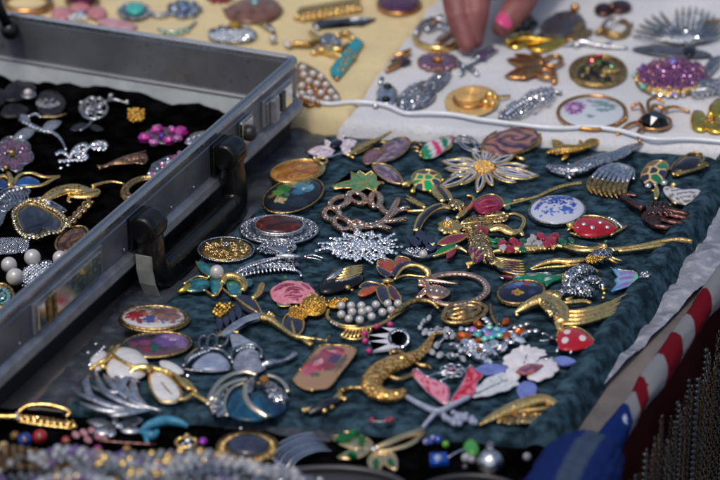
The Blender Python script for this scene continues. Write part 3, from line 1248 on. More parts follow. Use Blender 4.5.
# --- middle
T('ribbon_wreath_brooch', 'rose gold wreath of looped ribbons set with tiny stones', 'brooch', 364, 214)
b = B('loops', RG)
rl = [(340, 203, 9, 4.6, -20), (357, 199, 8.5, 4.6, 20), (375, 201, 4.6, 6.6, 0), (333, 214, 7.5, 5.4, 10), (343, 223, 8.5, 5.0, 25), (357, 225, 5, 4, 0)]
g_ = B('pave', PR)
for i, (x, y, rx, ry, a) in enumerate(rl):
    o = el(x, y, rx, ry, a, 20)
    b.tube([(p, q, 2.2 + 1.2 * math.sin(k * .63 + i)) for k, (p, q) in enumerate(o)], 2.6, closed=True, sub=1, flat=.7)
    g_.tube([(p, q - .5, 3.3 + 1.2 * math.sin(k * .63 + i)) for k, (p, q) in enumerate(o)], 1.9, closed=True, sub=1, flat=.6, n=6)
for pts in ([(349, 221), (362, 227), (376, 225), (386, 218), (397, 200)], [(362, 226), (380, 222), (394, 212), (406, 208)], [(374, 222), (390, 221), (404, 219)], [(350, 229), (366, 224), (380, 226), (389, 229)], [(379, 204), (382, 211), (388, 214)]):
    b.tube([(x, y, 2.5) for x, y in pts], [1.6, 2.6, 2.6], flat=.7)
    g_.tube([(x, y - .5, 3.5) for x, y in pts], [1.0, 1.8, 1.9], flat=.6, n=6)

T('rhinestone_spray_brooch', 'large spiky silver spray brooch covered in clear rhinestones', 'brooch', 362, 247)
random.seed(11)
b, c = B('branches', DS), B('rhinestones', CL)
for k in range(15):
    a = 2 * math.pi * k / 15 + random.uniform(-.1, .1)
    L = random.uniform(.8, 1.05)
    x1, y1 = 362 + 41 * L * math.cos(a), 246.5 + 15 * L * math.sin(a)
    xm, ym = 362 + 20 * math.cos(a + .2), 246 + 8 * math.sin(a + .2)
    b.tube([(362, 245, 4.5), (xm, ym, 4), (x1, y1, 1.6)], [1.6, 1.1, .7], n=6)
    c.gems([(365 + 4 * math.cos(a), 245 + 2 * math.sin(a), 6.5), (xm, ym, 5.2), (x1, y1, 2.8)], 1.9)
    for s_ in (-1, 1):
        x2, y2 = xm + 11 * math.cos(a + s_ * .7), ym + 5 * math.sin(a + s_ * .7)
        b.tube([(xm, ym, 3.5), (x2, y2, 2)], .8, n=5)
        c.gems([(xm, ym, 4.8), (x2, y2, 3.2)], 1.8)
c.fill(el(362, 245, 12, 5.5), 1.9, 5.5, hz=2)
for k in range(15):
    a = random.uniform(0, 6.28); q = random.uniform(.35, .9)
    c.fill(el(362 + 36 * q * math.cos(a), 246 + 13 * q * math.sin(a), 4.6, 2.4), 1.8, 3.6, hz=1)

T('filigree_butterfly_brooch', 'silver wire butterfly with comb edged wing, left of the rhinestone spray', 'brooch', 280, 262)
b = B('upper_wing', SV)
for k in range(9):
    t = k / 8
    b.tube([(284, 256, 2.5), (272 + 14 * t, 250 - 2 * t, 4), (261 + 30 * t, 250 - 9 * math.sin(t * 2.6 + .3), 3)], .7, n=6)
b.tube([(260, 251), (266, 245), (276, 242), (288, 243), (294, 249), (286, 256)], .8, z=3)
B('wing_pave', PS).plate([(260, 251), (266, 245), (276, 241.5), (288, 242), (295, 249), (286, 256), (272, 255)], 1, 1.6, .5, sub=3)
B('wing_pave', PS).plate([(238, 274), (242, 269.5), (252, 263.5), (268, 259), (286, 258), (297, 264), (292, 267), (280, 266.5), (262, 269), (247, 273)], .8, 1.6, .5, sub=3)
b = B('lower_wing', SV)
b.tube([(284, 258), (266, 260), (250, 265), (240, 271), (237, 276)], .9, z=3).tube([(237, 276.5), (247, 275), (262, 270), (280, 268), (294, 270)], .8, z=1.4)
for k in range(16):
    t = k / 15
    b.tube([(240 + 50 * t, 270.5 - 10 * t, 2.8), (239.5 + 54 * t, 275.8 - 6 * math.sin(t * 1.6), 1.6)], .75, n=6, sub=1)
b.tube([(290, 268), (297, 271), (299, 275)], 1)
c = B('rhinestones', CL)
c.gems([(286, 257, 4), (268, 261, 4), (252, 266, 4), (242, 271, 3)], 1.4).gems([(262, 251, 4), (275, 246, 4.5), (290, 249, 4)], 1.2, 4)
c.fill(el(276, 265, 14, 2.5), 1.1, 2.5)
B('body', SV).tube([(276, 257, 4), (286, 257, 5), (298, 257.5, 4)], [1.2, 2.2, 1.6])
B('eye_stone', ST('#6a3a58')).gem(303, 257, 2.2, 4).gem(295, 265, 1.6, 3.5)
B('antenna', SV).tube([(302, 257, 3), (310, 256, 3), (319, 259, 1.5)], .7).tube([(302, 258, 3), (311, 259, 3), (317, 261, 1)], .6)

T('teal_flower_brooch', 'teal enamel flower brooch with one pearl and curled gold stem', 'brooch', 213, 283)
TE, TEL = E('#0d3d48', .16, '#2f7780'), E('#3f8791', .2, '#1c5c66')
b = B('petals', TE)
b.dome([(197, 263), (203, 262), (211, 268), (215, 275), (209, 276), (201, 270)], 2.5, 2.5, sub=3, rings=5)
b.dome([(185, 287), (189, 281), (199, 278), (208, 279), (211, 284), (204, 289), (194, 290)], 2, 2.5, sub=3, rings=5)
b.dome([(210, 279), (218, 276), (223, 280), (217, 292), (212, 290)], 2, 2.5, sub=3, rings=5)
b.dome([(225, 283), (233, 280), (240, 286), (238, 294), (230, 294)], 1, 2, sub=3, rings=5)
b.dome(el(246, 282, 4, 3.5), 1, 1.5, rings=4)
b = B('petal_edges', G)
b.tube([(185, 289), (194, 291), (205, 290), (213, 295), (218, 292), (223, 281)], 1.1, z=2).tube([(197, 263, 4), (201, 271, 3), (210, 278, 3)], .8).tube([(186, 284, 3.5), (198, 277, 3.5), (209, 279, 3)], .8).tube([(222, 288), (230, 295), (239, 295)], .8, z=2)
B('gold_tip', GY).tube([(191, 286, 3), (185, 290, 2.5), (179, 292, 1)], [2.6, 2.6, 1])
B('pearl', PEARL).ball(216.5, 273, 7, 9)
B('stem', G).tube([(221, 284, 3), (225, 278, 5), (232, 277, 6), (240, 281, 5), (242, 286, 4), (240, 291, 2)], [2.2, 2.8, 2.8, 2.8, 2.6, 2.2], n=12).tube([(249, 298, 2), (255, 293, 3), (258, 285, 5)], [1.8, 2.6, 2.8], n=12)

T('navy_leaf_bird_brooch', 'long gold stem brooch with navy enamel leaves and a blue grey feather', 'brooch', 265, 318)
NV = E('#161b2e', .22, '#262c46')
b = B('leaves', NV)
b.plate([(238, 298), (247, 297), (257, 302), (262, 313), (250, 313), (241, 307)], 1, 2, .6, sub=3)
b.dome(el(291.5, 324, 9.5, 10.5, 0), 1, 2, rings=4)
for k in range(4):
    b.plate(lf(223 + k * 6, 330 - k * 3.5, 221 + k * 6, 314 - k * 3, 3.2), 1, 2, .4)
b = B('stem', G)
b.tube([(237, 299), (246, 306), (258, 313)], [1.0, 1.3, .9], z=3.6).tube([(256, 302), (259, 308), (262, 314)], .9, z=3)
b.tube([(262, 318, 3), (270, 320, 3.5), (280, 327, 2.5), (290, 334, 2), (300, 337, 2), (313, 338, 2)], [3.4, 3, 2, 2, 2.2, 1.2])
b.tube([(298, 336, 2), (304, 341, 1.4), (309, 344, 1)], [1.4, 2.2, 2.2]).tube([(293, 334, 3), (291, 327, 3.6), (290, 321, 3.4)], [1, 1.2, .8]).tube(el(291.5, 324, 10, 11), .8, z=1.8, closed=True, sub=1)
b.fill(el(268, 317, 7, 4), 2, 4, 'ball')
B('nugget', GN).fill([(215, 312), (219, 305), (229, 303), (236, 305), (233, 312), (222, 319)], 2.3, 3, 'ball', hz=2)
FE = E('#5a6678', .3, '#8a95a6')
b = B('feather', FE)
b.plate([(224, 333), (232, 325), (244, 318), (256, 314), (264, 314), (262, 319), (249, 323), (238, 330), (228, 335)], 2, 2.2, .6, sub=3)
b.plate([(231, 334), (240, 333), (248, 338), (258, 343), (254, 346), (242, 346), (235, 347)], 1, 1.6, .4)
b = B('feather_edge', G)
b.tube([(219, 336), (226, 333), (234, 331), (240, 332)], 1.3, z=2.5)
for q in ((219, 331), (222, 329), (226, 328)):
    b.tube([(q[0] + 3, q[1] + 4, 2.5), (q[0], q[1], 2.5)], .7)
B('thin_stem', AG).tube([(313, 338), (320, 339), (323, 342), (326, 346)], .8, z=1.5).tube([(322, 340), (326, 335)], .7, z=1.5)

T('swan_brooch', 'silver swan pair brooch with milky blue grey stone bodies', 'brooch', 235, 360)
MS = E('#707c96', .12, '#8f9ab2')
B('left_body', MS).dome([(196, 366), (202, 358), (211, 353), (222, 354), (230, 361), (229, 367), (212, 369)], 1, 4.5, sub=3)
B('right_body', E('#9a9fae', .14, '#5a6478')).dome([(233, 362), (238, 352), (248, 348), (257, 352), (258, 359), (263, 366), (254, 370), (241, 369), (235, 367)], 1, 4, sub=3)
b = B('frame', DS)
b.loops([el(206, 344, 4, 6, 10, 14), el(214, 343, 4.5, 6.5, 15, 14), el(223, 341, 5, 7, 20, 14)], .9, 3)
b.tube([(188, 366), (193, 358), (201, 354), (211, 350), (222, 351), (231, 359)], 1.2, z=4).tube([(187, 368), (200, 370), (216, 370), (231, 369)], 1, z=1.2)
b.tube([(233, 363), (231, 355), (236, 349), (248, 346), (258, 350), (259, 358)], 1.1, z=3)
c = B('rhinestones', CL)
c.gems([(188, 366, 3), (194, 359, 4), (203, 354, 5), (212, 351, 5)], 1.7).gems([(236, 352, 4), (244, 348, 4), (254, 349, 4)], 1.5)
c.gem(192, 374, 1.6, 1.5)
B('tail', SV).tube([(259, 366, 2), (266, 363, 3), (274, 362, 2), (283, 359, 2), (290, 355, 2.2)], [2, 3, 1.6, 1.6, 2.6])
B('beak', G).tube([(190, 360, 3), (196, 353, 4), (201, 350, 4)], .9)

T('rose_brooch', 'pink enamel rose brooch with darker petal lines and a green leaf', 'brooch', 292, 292)
RO = [(270.5, 289), (277, 284), (285, 280), (297, 280), (308, 283), (315.5, 291), (311, 298), (303, 302), (292, 302), (285, 304), (275, 300), (271, 295)]


B('flower', E('#c2707f', .25, '#d08c98')).dome(RO, 1.5, 3.2, sub=6, rings=12, rip=1.6)
b = B('petal_folds', E('#7d2c4a', .25, '#9a4460'))
for pts in ([(273, 292, 4), (279, 287.5, 5.5), (288, 284.5, 5.6), (297, 284.5, 5.4)], [(281, 298, 4), (289, 296, 5.2), (298, 296.5, 5), (306, 294, 4.2)], [(285, 292, 5.6), (291, 288, 6.4), (299, 288.5, 6), (304, 291, 5)], [(290, 293, 5.6), (296, 291.5, 6), (300, 293, 5.4)], [(300, 283, 4), (307, 287, 4.4), (311, 292, 3.4)], [(274, 296.5, 3), (280, 294, 4.4)], [(288, 300, 3.2), (297, 299.5, 3.6), (303, 298, 3)], [(281, 283, 4), (286, 281, 3.6)]):
    b.tube(pts, [.5, 1.9, 1.7, .5], flat=.45, n=8)
B('leaf', E('#4c7a62', .25)).plate([(277, 299), (287, 303), (291, 306), (279, 306)], .8, 2, .4)
B('leaf', E('#4c7a62', .25)).plate([(283, 279), (285, 276), (288, 279)], .8, 2, .3)
B('leaf_edge', G).tube([(277, 299), (279, 306), (291, 306)], .6, z=2)

T('nugget_bird_brooch', 'rough nugget gold lumpy bird brooch overlapping the pink rose', 'brooch', 315, 307)
b = B('body', GN)
b.dome(el(314, 304, 13, 10), 2, 5).dome(el(298, 312.5, 10, 6.5), 1, 4).dome(el(337, 302, 10, 4.5, -12), 1, 3.5)
b.fill(el(314, 304, 13, 10), 1.7, 3, 'ball', hz=5).fill(el(298, 312.5, 10.5, 7), 1.7, 2, 'ball', hz=4).fill(el(337, 302, 10.5, 4.5, -12), 1.6, 2, 'ball', hz=3.5)

T('black_shell_brooch', 'black enamel shell brooch with a gold and silver swept crest', 'brooch', 342, 278)
b = B('body', mat('black_enamel', (.004, .0035, .004), 0, .22, spec=.4, coat=.1))
b.dome([(321, 288), (324, 278), (331, 270), (342, 268), (355, 270), (362, 276), (357, 282), (342, 287), (330, 290)], .8, 5, sub=3)
b = B('crest', G)
for k in range(4):
    b.tube([(337 + k, 279 - 2.2 * k, 6.6 - k * .3), (348, 276.5 - 2.3 * k, 7.2), (360, 273 - k * 2.0, 4.5)], [.8, 1.7, .8])
B('silver_crest', SV).tube([(328, 280, 6), (336, 276, 7), (343, 271, 7)], [.8, 2.4, 1]).tube([(336, 281, 6), (348, 279, 6), (358, 275, 4)], .9)
B('gold_feet', AG).ball(347, 287, 3, 2.4).ball(351, 289, 1.8, 1.6).tube([(322, 290), (331, 291), (343, 287)], .8, z=1)

T('pearl_basket_brooch', 'gold basket brooch heaped with small white pearls and a curved jewelled handle', 'brooch', 364, 320)
b = B('pearls', PEARL)
for x, y, z in ((343, 307, 6), (352, 307, 6), (361.5, 307, 6), (375, 306, 5.5), (386, 305, 5), (395.5, 305, 5), (343, 315, 6), (353, 312.5, 9), (362, 312.5, 8), (371, 317, 5), (381, 313, 5), (360, 320, 5.5), (350, 319, 4), (389, 311, 4), (368, 311, 6)):
    b.ball(x, y, 4.1, z)
b = B('basket', G)
b.tube([(331, 311), (330, 317), (336, 323), (349, 328), (364, 328), (380, 324), (394, 315), (404, 308)], [1.2, 1.6, 1.4], z=2).tube([(332, 320), (344, 325), (358, 326)], 1, z=4)
for k in range(8):
    t = k / 7
    b.tube([(350 + 20 * t, 327 - 2.5 * t * t, 2), (343 + 27 * t, 335 - 5.5 * t * t + 3 * math.sin(t * 3.14), 1)], .9, sub=1)
b.tube([(342, 335), (352, 338), (362, 337), (371, 330)], 1, z=1)
B('clear_stones', CL).gems([(333, 321, 3.5), (340, 325, 3.5)], 1.9).gems([(390, 314, 4), (398, 308, 5), (407, 303, 5)], 1.5)
b = B('handle', AG)
b.tube([(386, 318, 3), (396, 311, 4.5), (406, 304, 5.5), (417, 302, 5), (427, 304, 3.5), (433, 310, 1.5)], [.8, 2.0, 2.2, 2, 1.8, 1])
B('coloured_stones', ST('#1f7a4a')).gem(399, 308, 1.5, 7)
B('red_stones', ST('#8a2440')).gem(392, 313, 1.4, 6).gem(403, 305, 1.3, 7)

T('enamel_bow_flower_brooch', 'red and navy enamel flower bow brooch with a gold arched ribbon', 'brooch', 388, 281)
NVY, REDO = E('#1b2036', .2, '#2c2c44'), E('#a0442a', .2, '#7a2a22')
PL = [([(378, 265), (384, 261), (392, 263), (396, 270), (392, 273), (384, 270)], REDO), ([(378, 267), (386, 271), (391, 275), (386, 277), (380, 273)], NVY), ([(394, 265), (397, 259), (405, 260), (408, 263), (400, 268), (396, 272)], REDO),
      ([(361, 293), (366, 288), (374, 285), (379, 286), (374, 291), (366, 294)], E('#b5542a', .2, '#8a3a22')), ([(362, 287), (368, 282), (378, 283), (380, 285), (370, 286)], NVY),
      ([(378, 286), (384, 284), (388, 291), (390, 301), (384, 302), (379, 295)], NVY), ([(388, 285), (393, 287), (399, 295), (399, 300), (393, 298), (389, 292)], E('#5c2434', .2, '#3a2338'))]
for pts, mm in PL:
    b = B('petal', mm); b.dome(pts, 2, 1.8, sub=3, rings=4)
    B('petal_edge', G, b).tube(pts, .75, z=2.6, closed=True, sub=3, n=6)
B('centre', G).ball(388, 281, 4, 4, .7).tube([(383, 281, 5), (393, 281, 5)], 1.4)
b = B('ribbon', G)
b.tube([(394, 280, 3), (400, 271, 6), (408, 267, 8), (417, 268, 8), (424, 273, 5), (424, 278, 2)], [.9, 1.2, 1.4, 1.8, 2.6, 1.4], flat=1).tube([(395, 279, 2), (404, 276, 2), (417, 277, 2), (424, 278, 2)], 1)
B('ribbon_enamel', NVY).tube([(392, 277, 3), (398, 269, 5.5), (406, 265, 7.5), (414, 266, 8)], [1.4, 2.6, 2.4, 1.2], flat=.6)

T('pearl_ring_brooch', 'rose gold oval ring brooch set with small pearls and a leaf at its left', 'brooch', 455, 291)
b = B('ring', RG)
b.tube([(421, 287), (424, 281), (434, 277), (448, 274.5), (464, 274.5), (478, 278), (486, 285), (486, 293), (477, 300), (462, 304.5), (446, 305), (430, 300)], [3.0], z=2, closed=False, flat=.7, n=10)
B('ring_pearls', PEARL).gems([(440, 275.5, 4.2), (450, 274, 4.2), (464, 274, 4.2), (477, 277.5, 4.2), (485.5, 285, 4.2), (485, 293, 4.2), (476, 299.5, 4.2), (461, 304, 4.2), (446, 304, 4.2), (433, 300, 4.2)], 1.3, 5.0)
b = B('leaf', RG)
b.dome([(424, 290), (432, 284), (443, 286), (451, 291), (443, 297), (431, 297)], 1.5, 3.5, sub=3)
b.tube([(418, 282), (428, 281), (440, 282), (458, 284)], [2.6, 2.2, 2, .6], z=3).tube([(417, 299), (423, 293), (428, 288), (424, 282)], [2, 2.6, 2], z=3).tube([(416, 299), (427, 301), (440, 303)], [1.4, 1.8, 1], z=2)
B('small_stones', CL).gems([(423, 283, 5), (436, 282.5, 5), (450, 283, 4)], 1.1, 3.4).gems([(419, 298, 5), (426, 290, 5)], 1.1, 3).gem(437, 290, 1.8, 6.5).gem(442, 292, 1.4, 6.2).gem(431, 290, 1.4, 6.2)

T('gold_leaf_oval_brooch', 'oval brooch of layered brown gold leaves below the rose gold ring', 'brooch', 464, 313)
b = B('leaves', mat('brown_gold', (.72, .48, .22), 1, .24, bump=(520, .7), var=(300, (.34, .2, .08))))
b.tube([(445, 316), (450, 308), (463, 303.5), (476, 304), (484, 309), (480, 316), (468, 321), (454, 322.5), (446, 320)], 1.8, z=2.2, closed=True)
b.tube([(450, 316), (456, 309.5), (466, 306.5), (475, 307.5), (478, 311), (470, 316.5), (458, 318.5)], 1.6, z=4, closed=True)
for pts in ([(447, 318, 2), (456, 314, 5.5), (468, 311, 6), (480, 306, 3)], [(452, 321, 2), (462, 316, 5.5), (473, 313, 5), (482, 311, 2.4)], [(448, 312, 3), (458, 309, 5.5), (470, 308.5, 5)], [(456, 314, 5), (463, 312, 7), (471, 312, 5)]):
    b.tube(pts, [.7, 2.0, 1.9, .6], flat=.7)
B('backing', BZ).plate([(447, 316), (452, 309), (464, 305), (475, 305.5), (481, 310), (476, 316), (466, 320), (453, 321)], .2, 1, .3, sub=2)
B('edge', AG).tube([(445, 316), (447, 321), (456, 323.5), (470, 322), (481, 316)], 1.2, z=1.2).tube([(488, 305), (489, 314), (492, 321), (497, 324)], [.9, 1.4, 1], z=2)

T('crystal_star_brooch', 'star brooch of orange, clear and iridescent crystals', 'brooch', 497, 334)
b = B('setting', DS)
for q in ((470, 336), (479, 325), (505, 322), (521, 332), (535, 331), (507, 340), (485, 345), (466, 330), (514, 326), (497, 320)):
    b.tube([(497, 333, 3), (q[0], q[1], 2)], 1.2, n=6)
b = B('orange_stones', ST('#a84f10'))
for x, y, r, a in ((479.5, 325, 4.6, 60), (505, 323, 4.6, -50), (468, 336, 6, 0), (506, 336, 5, -20), (518, 332.5, 6, -8), (480, 340, 4, -40)):
    b.gem(x, y, r * 1.25, 4.5, asp=.55, ang=a)
for h, its in (('#57b6b0', ((480, 334), (492, 337))), ('#7fc8c0', ((497, 330), (486, 338))), ('#5f8fd0', ((486, 331), (494, 333), (503, 331))), ('#b58ac0', ((489, 334), (475, 330))), ('#8ad0b8', ((499, 335), (490, 328)))):
    b = B('iridescent_stones', ST(h))
    for x, y in its:
        b.gem(x, y, 3.9, 6)
c = B('clear_stones', CL)
for q in ((497, 333, 524, 325), (497, 333, 536, 331), (497, 333, 462, 329), (497, 333, 470, 342), (497, 333, 512, 343), (497, 333, 486, 320)):
    c.gems([((q[0] + q[2]) / 2, (q[1] + q[3]) / 2, 4), (q[2], q[3], 3)], 2.9)

T('marquise_spray_brooch', 'clear marquise rhinestone spray below the orange crystal star', 'brooch', 485, 353)
random.seed(5)
b, c = B('setting', DS), B('marquise_stones', CL)
for x, y, a, r in ((458, 347, 20, 4), (466, 351, -30, 4.4), (474, 345, 10, 4.6), (476, 355, 60, 5), (484, 348, -20, 5), (483, 358, 80, 5), (491, 353, 30, 5), (492, 345, -10, 4.4), (500, 348, -40, 4.6), (456, 355, 70, 4), (467, 343, -10, 3.6), (515, 342, 10, 4.6), (520, 337, -30, 4), (510, 338, 30, 4), (489, 361, 70, 4)):
    c.gem(x, y, r * 1.35, random.uniform(3, 5.5), asp=.5, ang=a, tilt=.4)
    b.tube([(485, 352, 2), (x, y, 2.4)], 1.0, n=6, sub=1)
c.fill(el(478, 350, 14, 6), 1.4, 2.6)
B('centre_stone', ST('#8a5a30')).gem(480, 349, 2.4, 5).gem(486, 346, 2, 5)

T('bead_spray_brooch', 'black branch brooch tipped with milky white stones, right of the white crown', 'brooch', 436, 338)
b, c = B('branch', GM), B('white_stones', E('#a9adb4', .1, '#7f858e'))
for k, (x, y, r) in enumerate(((429, 317, 2.6), (424, 320, 2), (422, 323, 2.2), (420, 327, 2.2), (425, 331, 3.4), (430, 333, 2.6), (437, 328, 2.6), (447, 329, 3.2), (453, 335, 3.2), (446, 336, 2.4), (437, 344, 3.4), (432, 351, 3.2), (440, 354, 3.4), (450, 355, 3), (457, 346, 3.2), (463, 358, 3), (461, 350, 2.6))):
    c.dome(el(x, y, r * 1.25, r * .85, (k * 47) % 90 - 45, 10), 2, 2.2, rings=3)
b.tube([(433, 311), (427, 319), (420, 326), (424, 332), (434, 331), (447, 331), (454, 337), (459, 348)], 1.2, z=1.6).tube([(448, 334), (437, 344), (432, 352), (440, 355), (452, 356), (462, 357)], 1.2, z=1.6)
B('small_stones', CL).fill(el(440, 331, 14, 3), 1.0, 2).gems([(447, 334, 3), (440, 343, 3), (436, 350, 3)], 1.3, 5)

T('crown_brooch', 'white enamel crown brooch with pink ball tips and a stone set hoop', 'brooch', 388, 341)
B('crown', E('#d0d0d8', .2, '#bcbcc8')).plate([(405, 331), (394, 330), (381, 329), (391, 334), (369, 336.5), (388, 340), (370, 342.5), (388, 345), (374, 351), (388, 349.5), (399, 347.5), (392, 343.5), (391, 336), (396, 332.5)], 1.2, 2.6, .6)
B('hoop', DS).ring(398, 339, 9, 8, 1.3, 2.8)
B('hoop_stones', CL).gems(el(398.5, 339, 9, 8, 0, 20)[-8:] + el(398.5, 339, 9, 8, 0, 20)[:9], 1.5, 4, z=4.2, sub=1)
b = B('pink_balls', E('#c23a80', .2, '#a42a6a'))
for x, y in ((366, 334), (366.5, 341), (370, 350.5), (377.5, 327.5), (390, 325.5)):
    b.ball(x, y, 3.1, 2.8)

T('lizard_brooch', 'gold lizard brooch with an amber stippled back and a thin curled tail', 'brooch', 390, 372)
b = B('body', PG)
SPK = mat('amber_scales', (.95, .60, .20), .8, .26, spark=(620, .8, (.42, .20, .04)))
b.mat = SPK
b.tube([(440, 336, 2), (431, 337, 2.5), (427, 343, 3), (423, 350, 3.5), (414, 357, 4.5), (402, 362, 5.5), (390, 366, 6), (380, 372, 6), (373, 381, 5.5), (375, 389, 5), (386, 394, 4.5), (398, 393, 3.5), (402, 389, 2.5)], [1, 1.6, 2.4, 3.4, 4.8, 6.4, 7.4, 7.6, 7.4, 6.8, 6, 4.8, 2.4], n=14, flat=.7)
b = B('legs', AG)
for pts in ([(372, 386, 3), (362, 387, 3), (352, 387, 1.5), (345, 390, 1)], [(390, 377, 3), (398, 379, 2.5), (405, 377, 1.5), (411, 375, 1)], [(412, 359, 3), (416, 365, 2), (424, 367, 1)], [(403, 357, 3), (398, 353, 3), (392, 354, 1)]):
    b.tube(pts, [2.2, 1.8, 1.7, 2.2])
    x, y = pts[-1][:2]
    for d in (-2, 0, 2):
        b.tube([(x, y, 1), (x + (x - pts[-2][0]) * .5 + d * .4, y + d, .8)], .8, n=5)
B('crest', G).tube([(425, 343, 5.5), (414, 353, 8), (402, 358, 10), (390, 362, 11), (378, 370, 11), (371, 381, 10), (376, 387, 9)], .8, n=6)

T('floral_plaque_brooch', 'cut corner rectangular plaque brooch printed with pink roses on tan', 'brooch', 325, 368)
RP = [(320, 346), (333, 345.5), (347, 346), (356, 350), (351.5, 359), (341, 372), (330, 386), (318, 388.5), (305, 388.5), (293.5, 381), (297, 374), (308, 360)]
b = B('printed_face', PAINT)
b.dome(RP, 1.5, 1.8, rings=16, sub=3, pw=.35, col=blobs('#94755a', [
    (328, 362, 20, 9, '#6a5a4c'), (333, 352.5, 12, 5, '#8a2444'), (338, 355, 6, 3.4, '#b4506a'), (334, 359.5, 10, 4, '#4a3a5a'), (323, 357, 8, 4, '#94465c'), (315, 367, 12, 5, '#a8304e'), (308, 371.5, 8, 4, '#b4546e'), (326, 367, 7, 3.6, '#8a3448'), (317, 364, 5, 2, '#c87a8a'), (330, 351, 4, 1.6, '#c87a8a'), (316, 376, 5, 2.4, '#4c5a48'), (330, 349, 5, 1.6, '#4a5040'), (341, 362, 3, 2, '#5a5a48'), (314, 360, 3, 2, '#5a5a48'), (320, 362, 3, 2, '#cc98a4'), (334, 352, 2, 1.5, '#d49aae')], .4))
b = B('rim', AG)
b.tube(RP, 1.0, z=1.6, closed=True, sub=3)
for k in range(14):
    i = k / 14 * len(RP); p, q = RP[int(i)], RP[(int(i) + 1) % len(RP)]; f = i % 1
    b.ball(p[0] * (1 - f) + q[0] * f, p[1] * (1 - f) + q[1] * f, 1.5, 2, n=7, m=5)
B('lower_knob', AG).ball(312, 390.5, 2.4, 1.4)

T('red_butterfly_brooch', 'red and pink spotted enamel butterfly with a silver filigree body', 'brooch', 446, 386)


def spotted(base, spot):
    base, spot = lin(base), lin(spot)

    def f(x, y):
        v = noise.noise(Vector((x * .26, y * .42, 9)))
        return spot if v > .12 else base
    return f


WL, WR = [(414, 374), (419, 370), (425, 375), (437, 381), (449, 387), (447, 403), (434, 396), (423, 386)], [(449, 402), (456, 391), (463, 379), (468, 367), (473, 370), (481, 376), (475, 382), (473, 394), (461, 398)]
for wv, c_ in ((WL, spotted('#d0879a', '#a8142c')), (WR, spotted('#a80f2a', '#d07088'))):
    b = B('wing', PAINT); b.dome(wv, 1.5, 1.5, col=c_, rings=10, sub=2, pw=.4)
    B('wing_edge', SV, b).tube(wv, .6, z=2.4, closed=True, sub=2, n=6)
b = B('filigree', SV)
for k in range(7):
    a = k * .9
    b.ring(452 + 8 * math.cos(a), 372 + 4 * math.sin(a), 4, 2.2, .7, 4)
b.tube([(428, 378, 4), (440, 374, 4), (454, 374, 5), (466, 370, 4)], .8).tube([(440, 382, 3), (452, 376, 5), (462, 372, 5)], .7)
B('pink_stone', ST('#a86a8a')).gem(451, 370, 2.6, 5.5)

T('grape_bar_brooch', 'silver crossed bar brooch with a cluster of pale grape beads', 'brooch', 445, 411)
b = B('bars', E('#a0a8bc', .25, '#8a94a8'))
b.tube([(407, 397, 2.5), (421, 405, 4), (438, 411.5, 5), (453, 405, 4), (469, 397, 3)], [2.0, 2.2, 2.6, 2.2, 2.0]).tube([(437, 411, 4), (430, 419, 3), (423, 427, 1.5)], [2, 1.7, 1.3])
b = B('grapes', E('#98a2b8', .16, '#808aa2'))
random.seed(2)
for k in range(34):
    x = random.uniform(443, 475)
    y = 418 + random.uniform(-7, 7) * (1 - abs(x - 457) / 26) + (x - 457) * .15
    b.ball(x, y, 3.2, random.uniform(2.5, 6), n=10, m=7)

T('white_blossom_brooch', 'white enamel blossom with ruffled petals, red centre and lilac leaves', 'brooch', 525, 368)
b = B('petals', E('#d6d4d8', .25, '#c4c2ca'))
b.dome(ruffle([(528, 366), (515, 368), (506, 364), (505, 359), (512, 352), (520, 347), (527, 346), (533, 348), (541, 350), (545, 354), (538, 358), (536, 362)], 1.5, 6), 2.5, 2, rip=1.4)
b.dome(ruffle([(527, 367), (537, 361), (548, 359), (553, 362), (556, 367), (552, 373), (541, 378), (530, 378)], 1.5, 6), 2, 2.4, rip=1.4)
b.dome(ruffle([(526, 367), (520, 376), (512, 381), (505, 378), (507, 371), (513, 366)], 1.5, 6), 2, 2, rip=1.2)
b = B('ribbed_leaf', E('#c8ccd2', .25, '#b0b6be'))
b.dome(ruffle([(477, 390), (486, 380), (500, 372), (514, 374), (520, 381), (512, 386), (497, 391), (481, 394)], 1.5, 6), 1, 2, rip=1.4)
B('leaves', E('#6c7cbc', .25, '#5a66a8')).plate(lf(478, 370, 512, 369, 5), .8, 2, .5).plate(lf(550, 361, 573, 362.5, 4), .8, 2, .5).plate([(517, 388), (524, 381), (534, 383), (536, 390), (530, 398), (521, 396)], .8, 2, .5, sub=2)
B('centre', PAINT).dome(lf(516, 371, 543, 365, 4.5), 4.5, 2, col=swirl(['#7a2c2c', '#b86a58', '#8a5a6a', '#5a3a5a'], .12, .3), rings=5)
B('petal_outline', SV).tube(ruffle([(527, 367), (537, 361), (548, 359), (553, 362), (556, 367), (552, 373), (541, 378), (530, 378)], 1.5, 6), .45, z=2.6, closed=True, sub=1, n=5)
B('leaf_ribs', E('#7c8494', .3)).tube([(486, 384, 3.4), (490, 389, 2.6)], .4, n=5).tube([(493, 379, 3.8), (499, 386, 3)], .4, n=5).tube([(501, 376, 3.8), (507, 384, 3)], .4, n=5).tube([(508, 375, 3.6), (514, 381, 3)], .4, n=5)
B('veins', E('#3a4468', .3)).tube([(524, 364, 4.6), (527, 356, 4.8), (530, 349, 4)], .5, n=5).tube([(480, 392, 3.2), (497, 384, 3.6), (515, 377, 3.4)], .5, n=5)

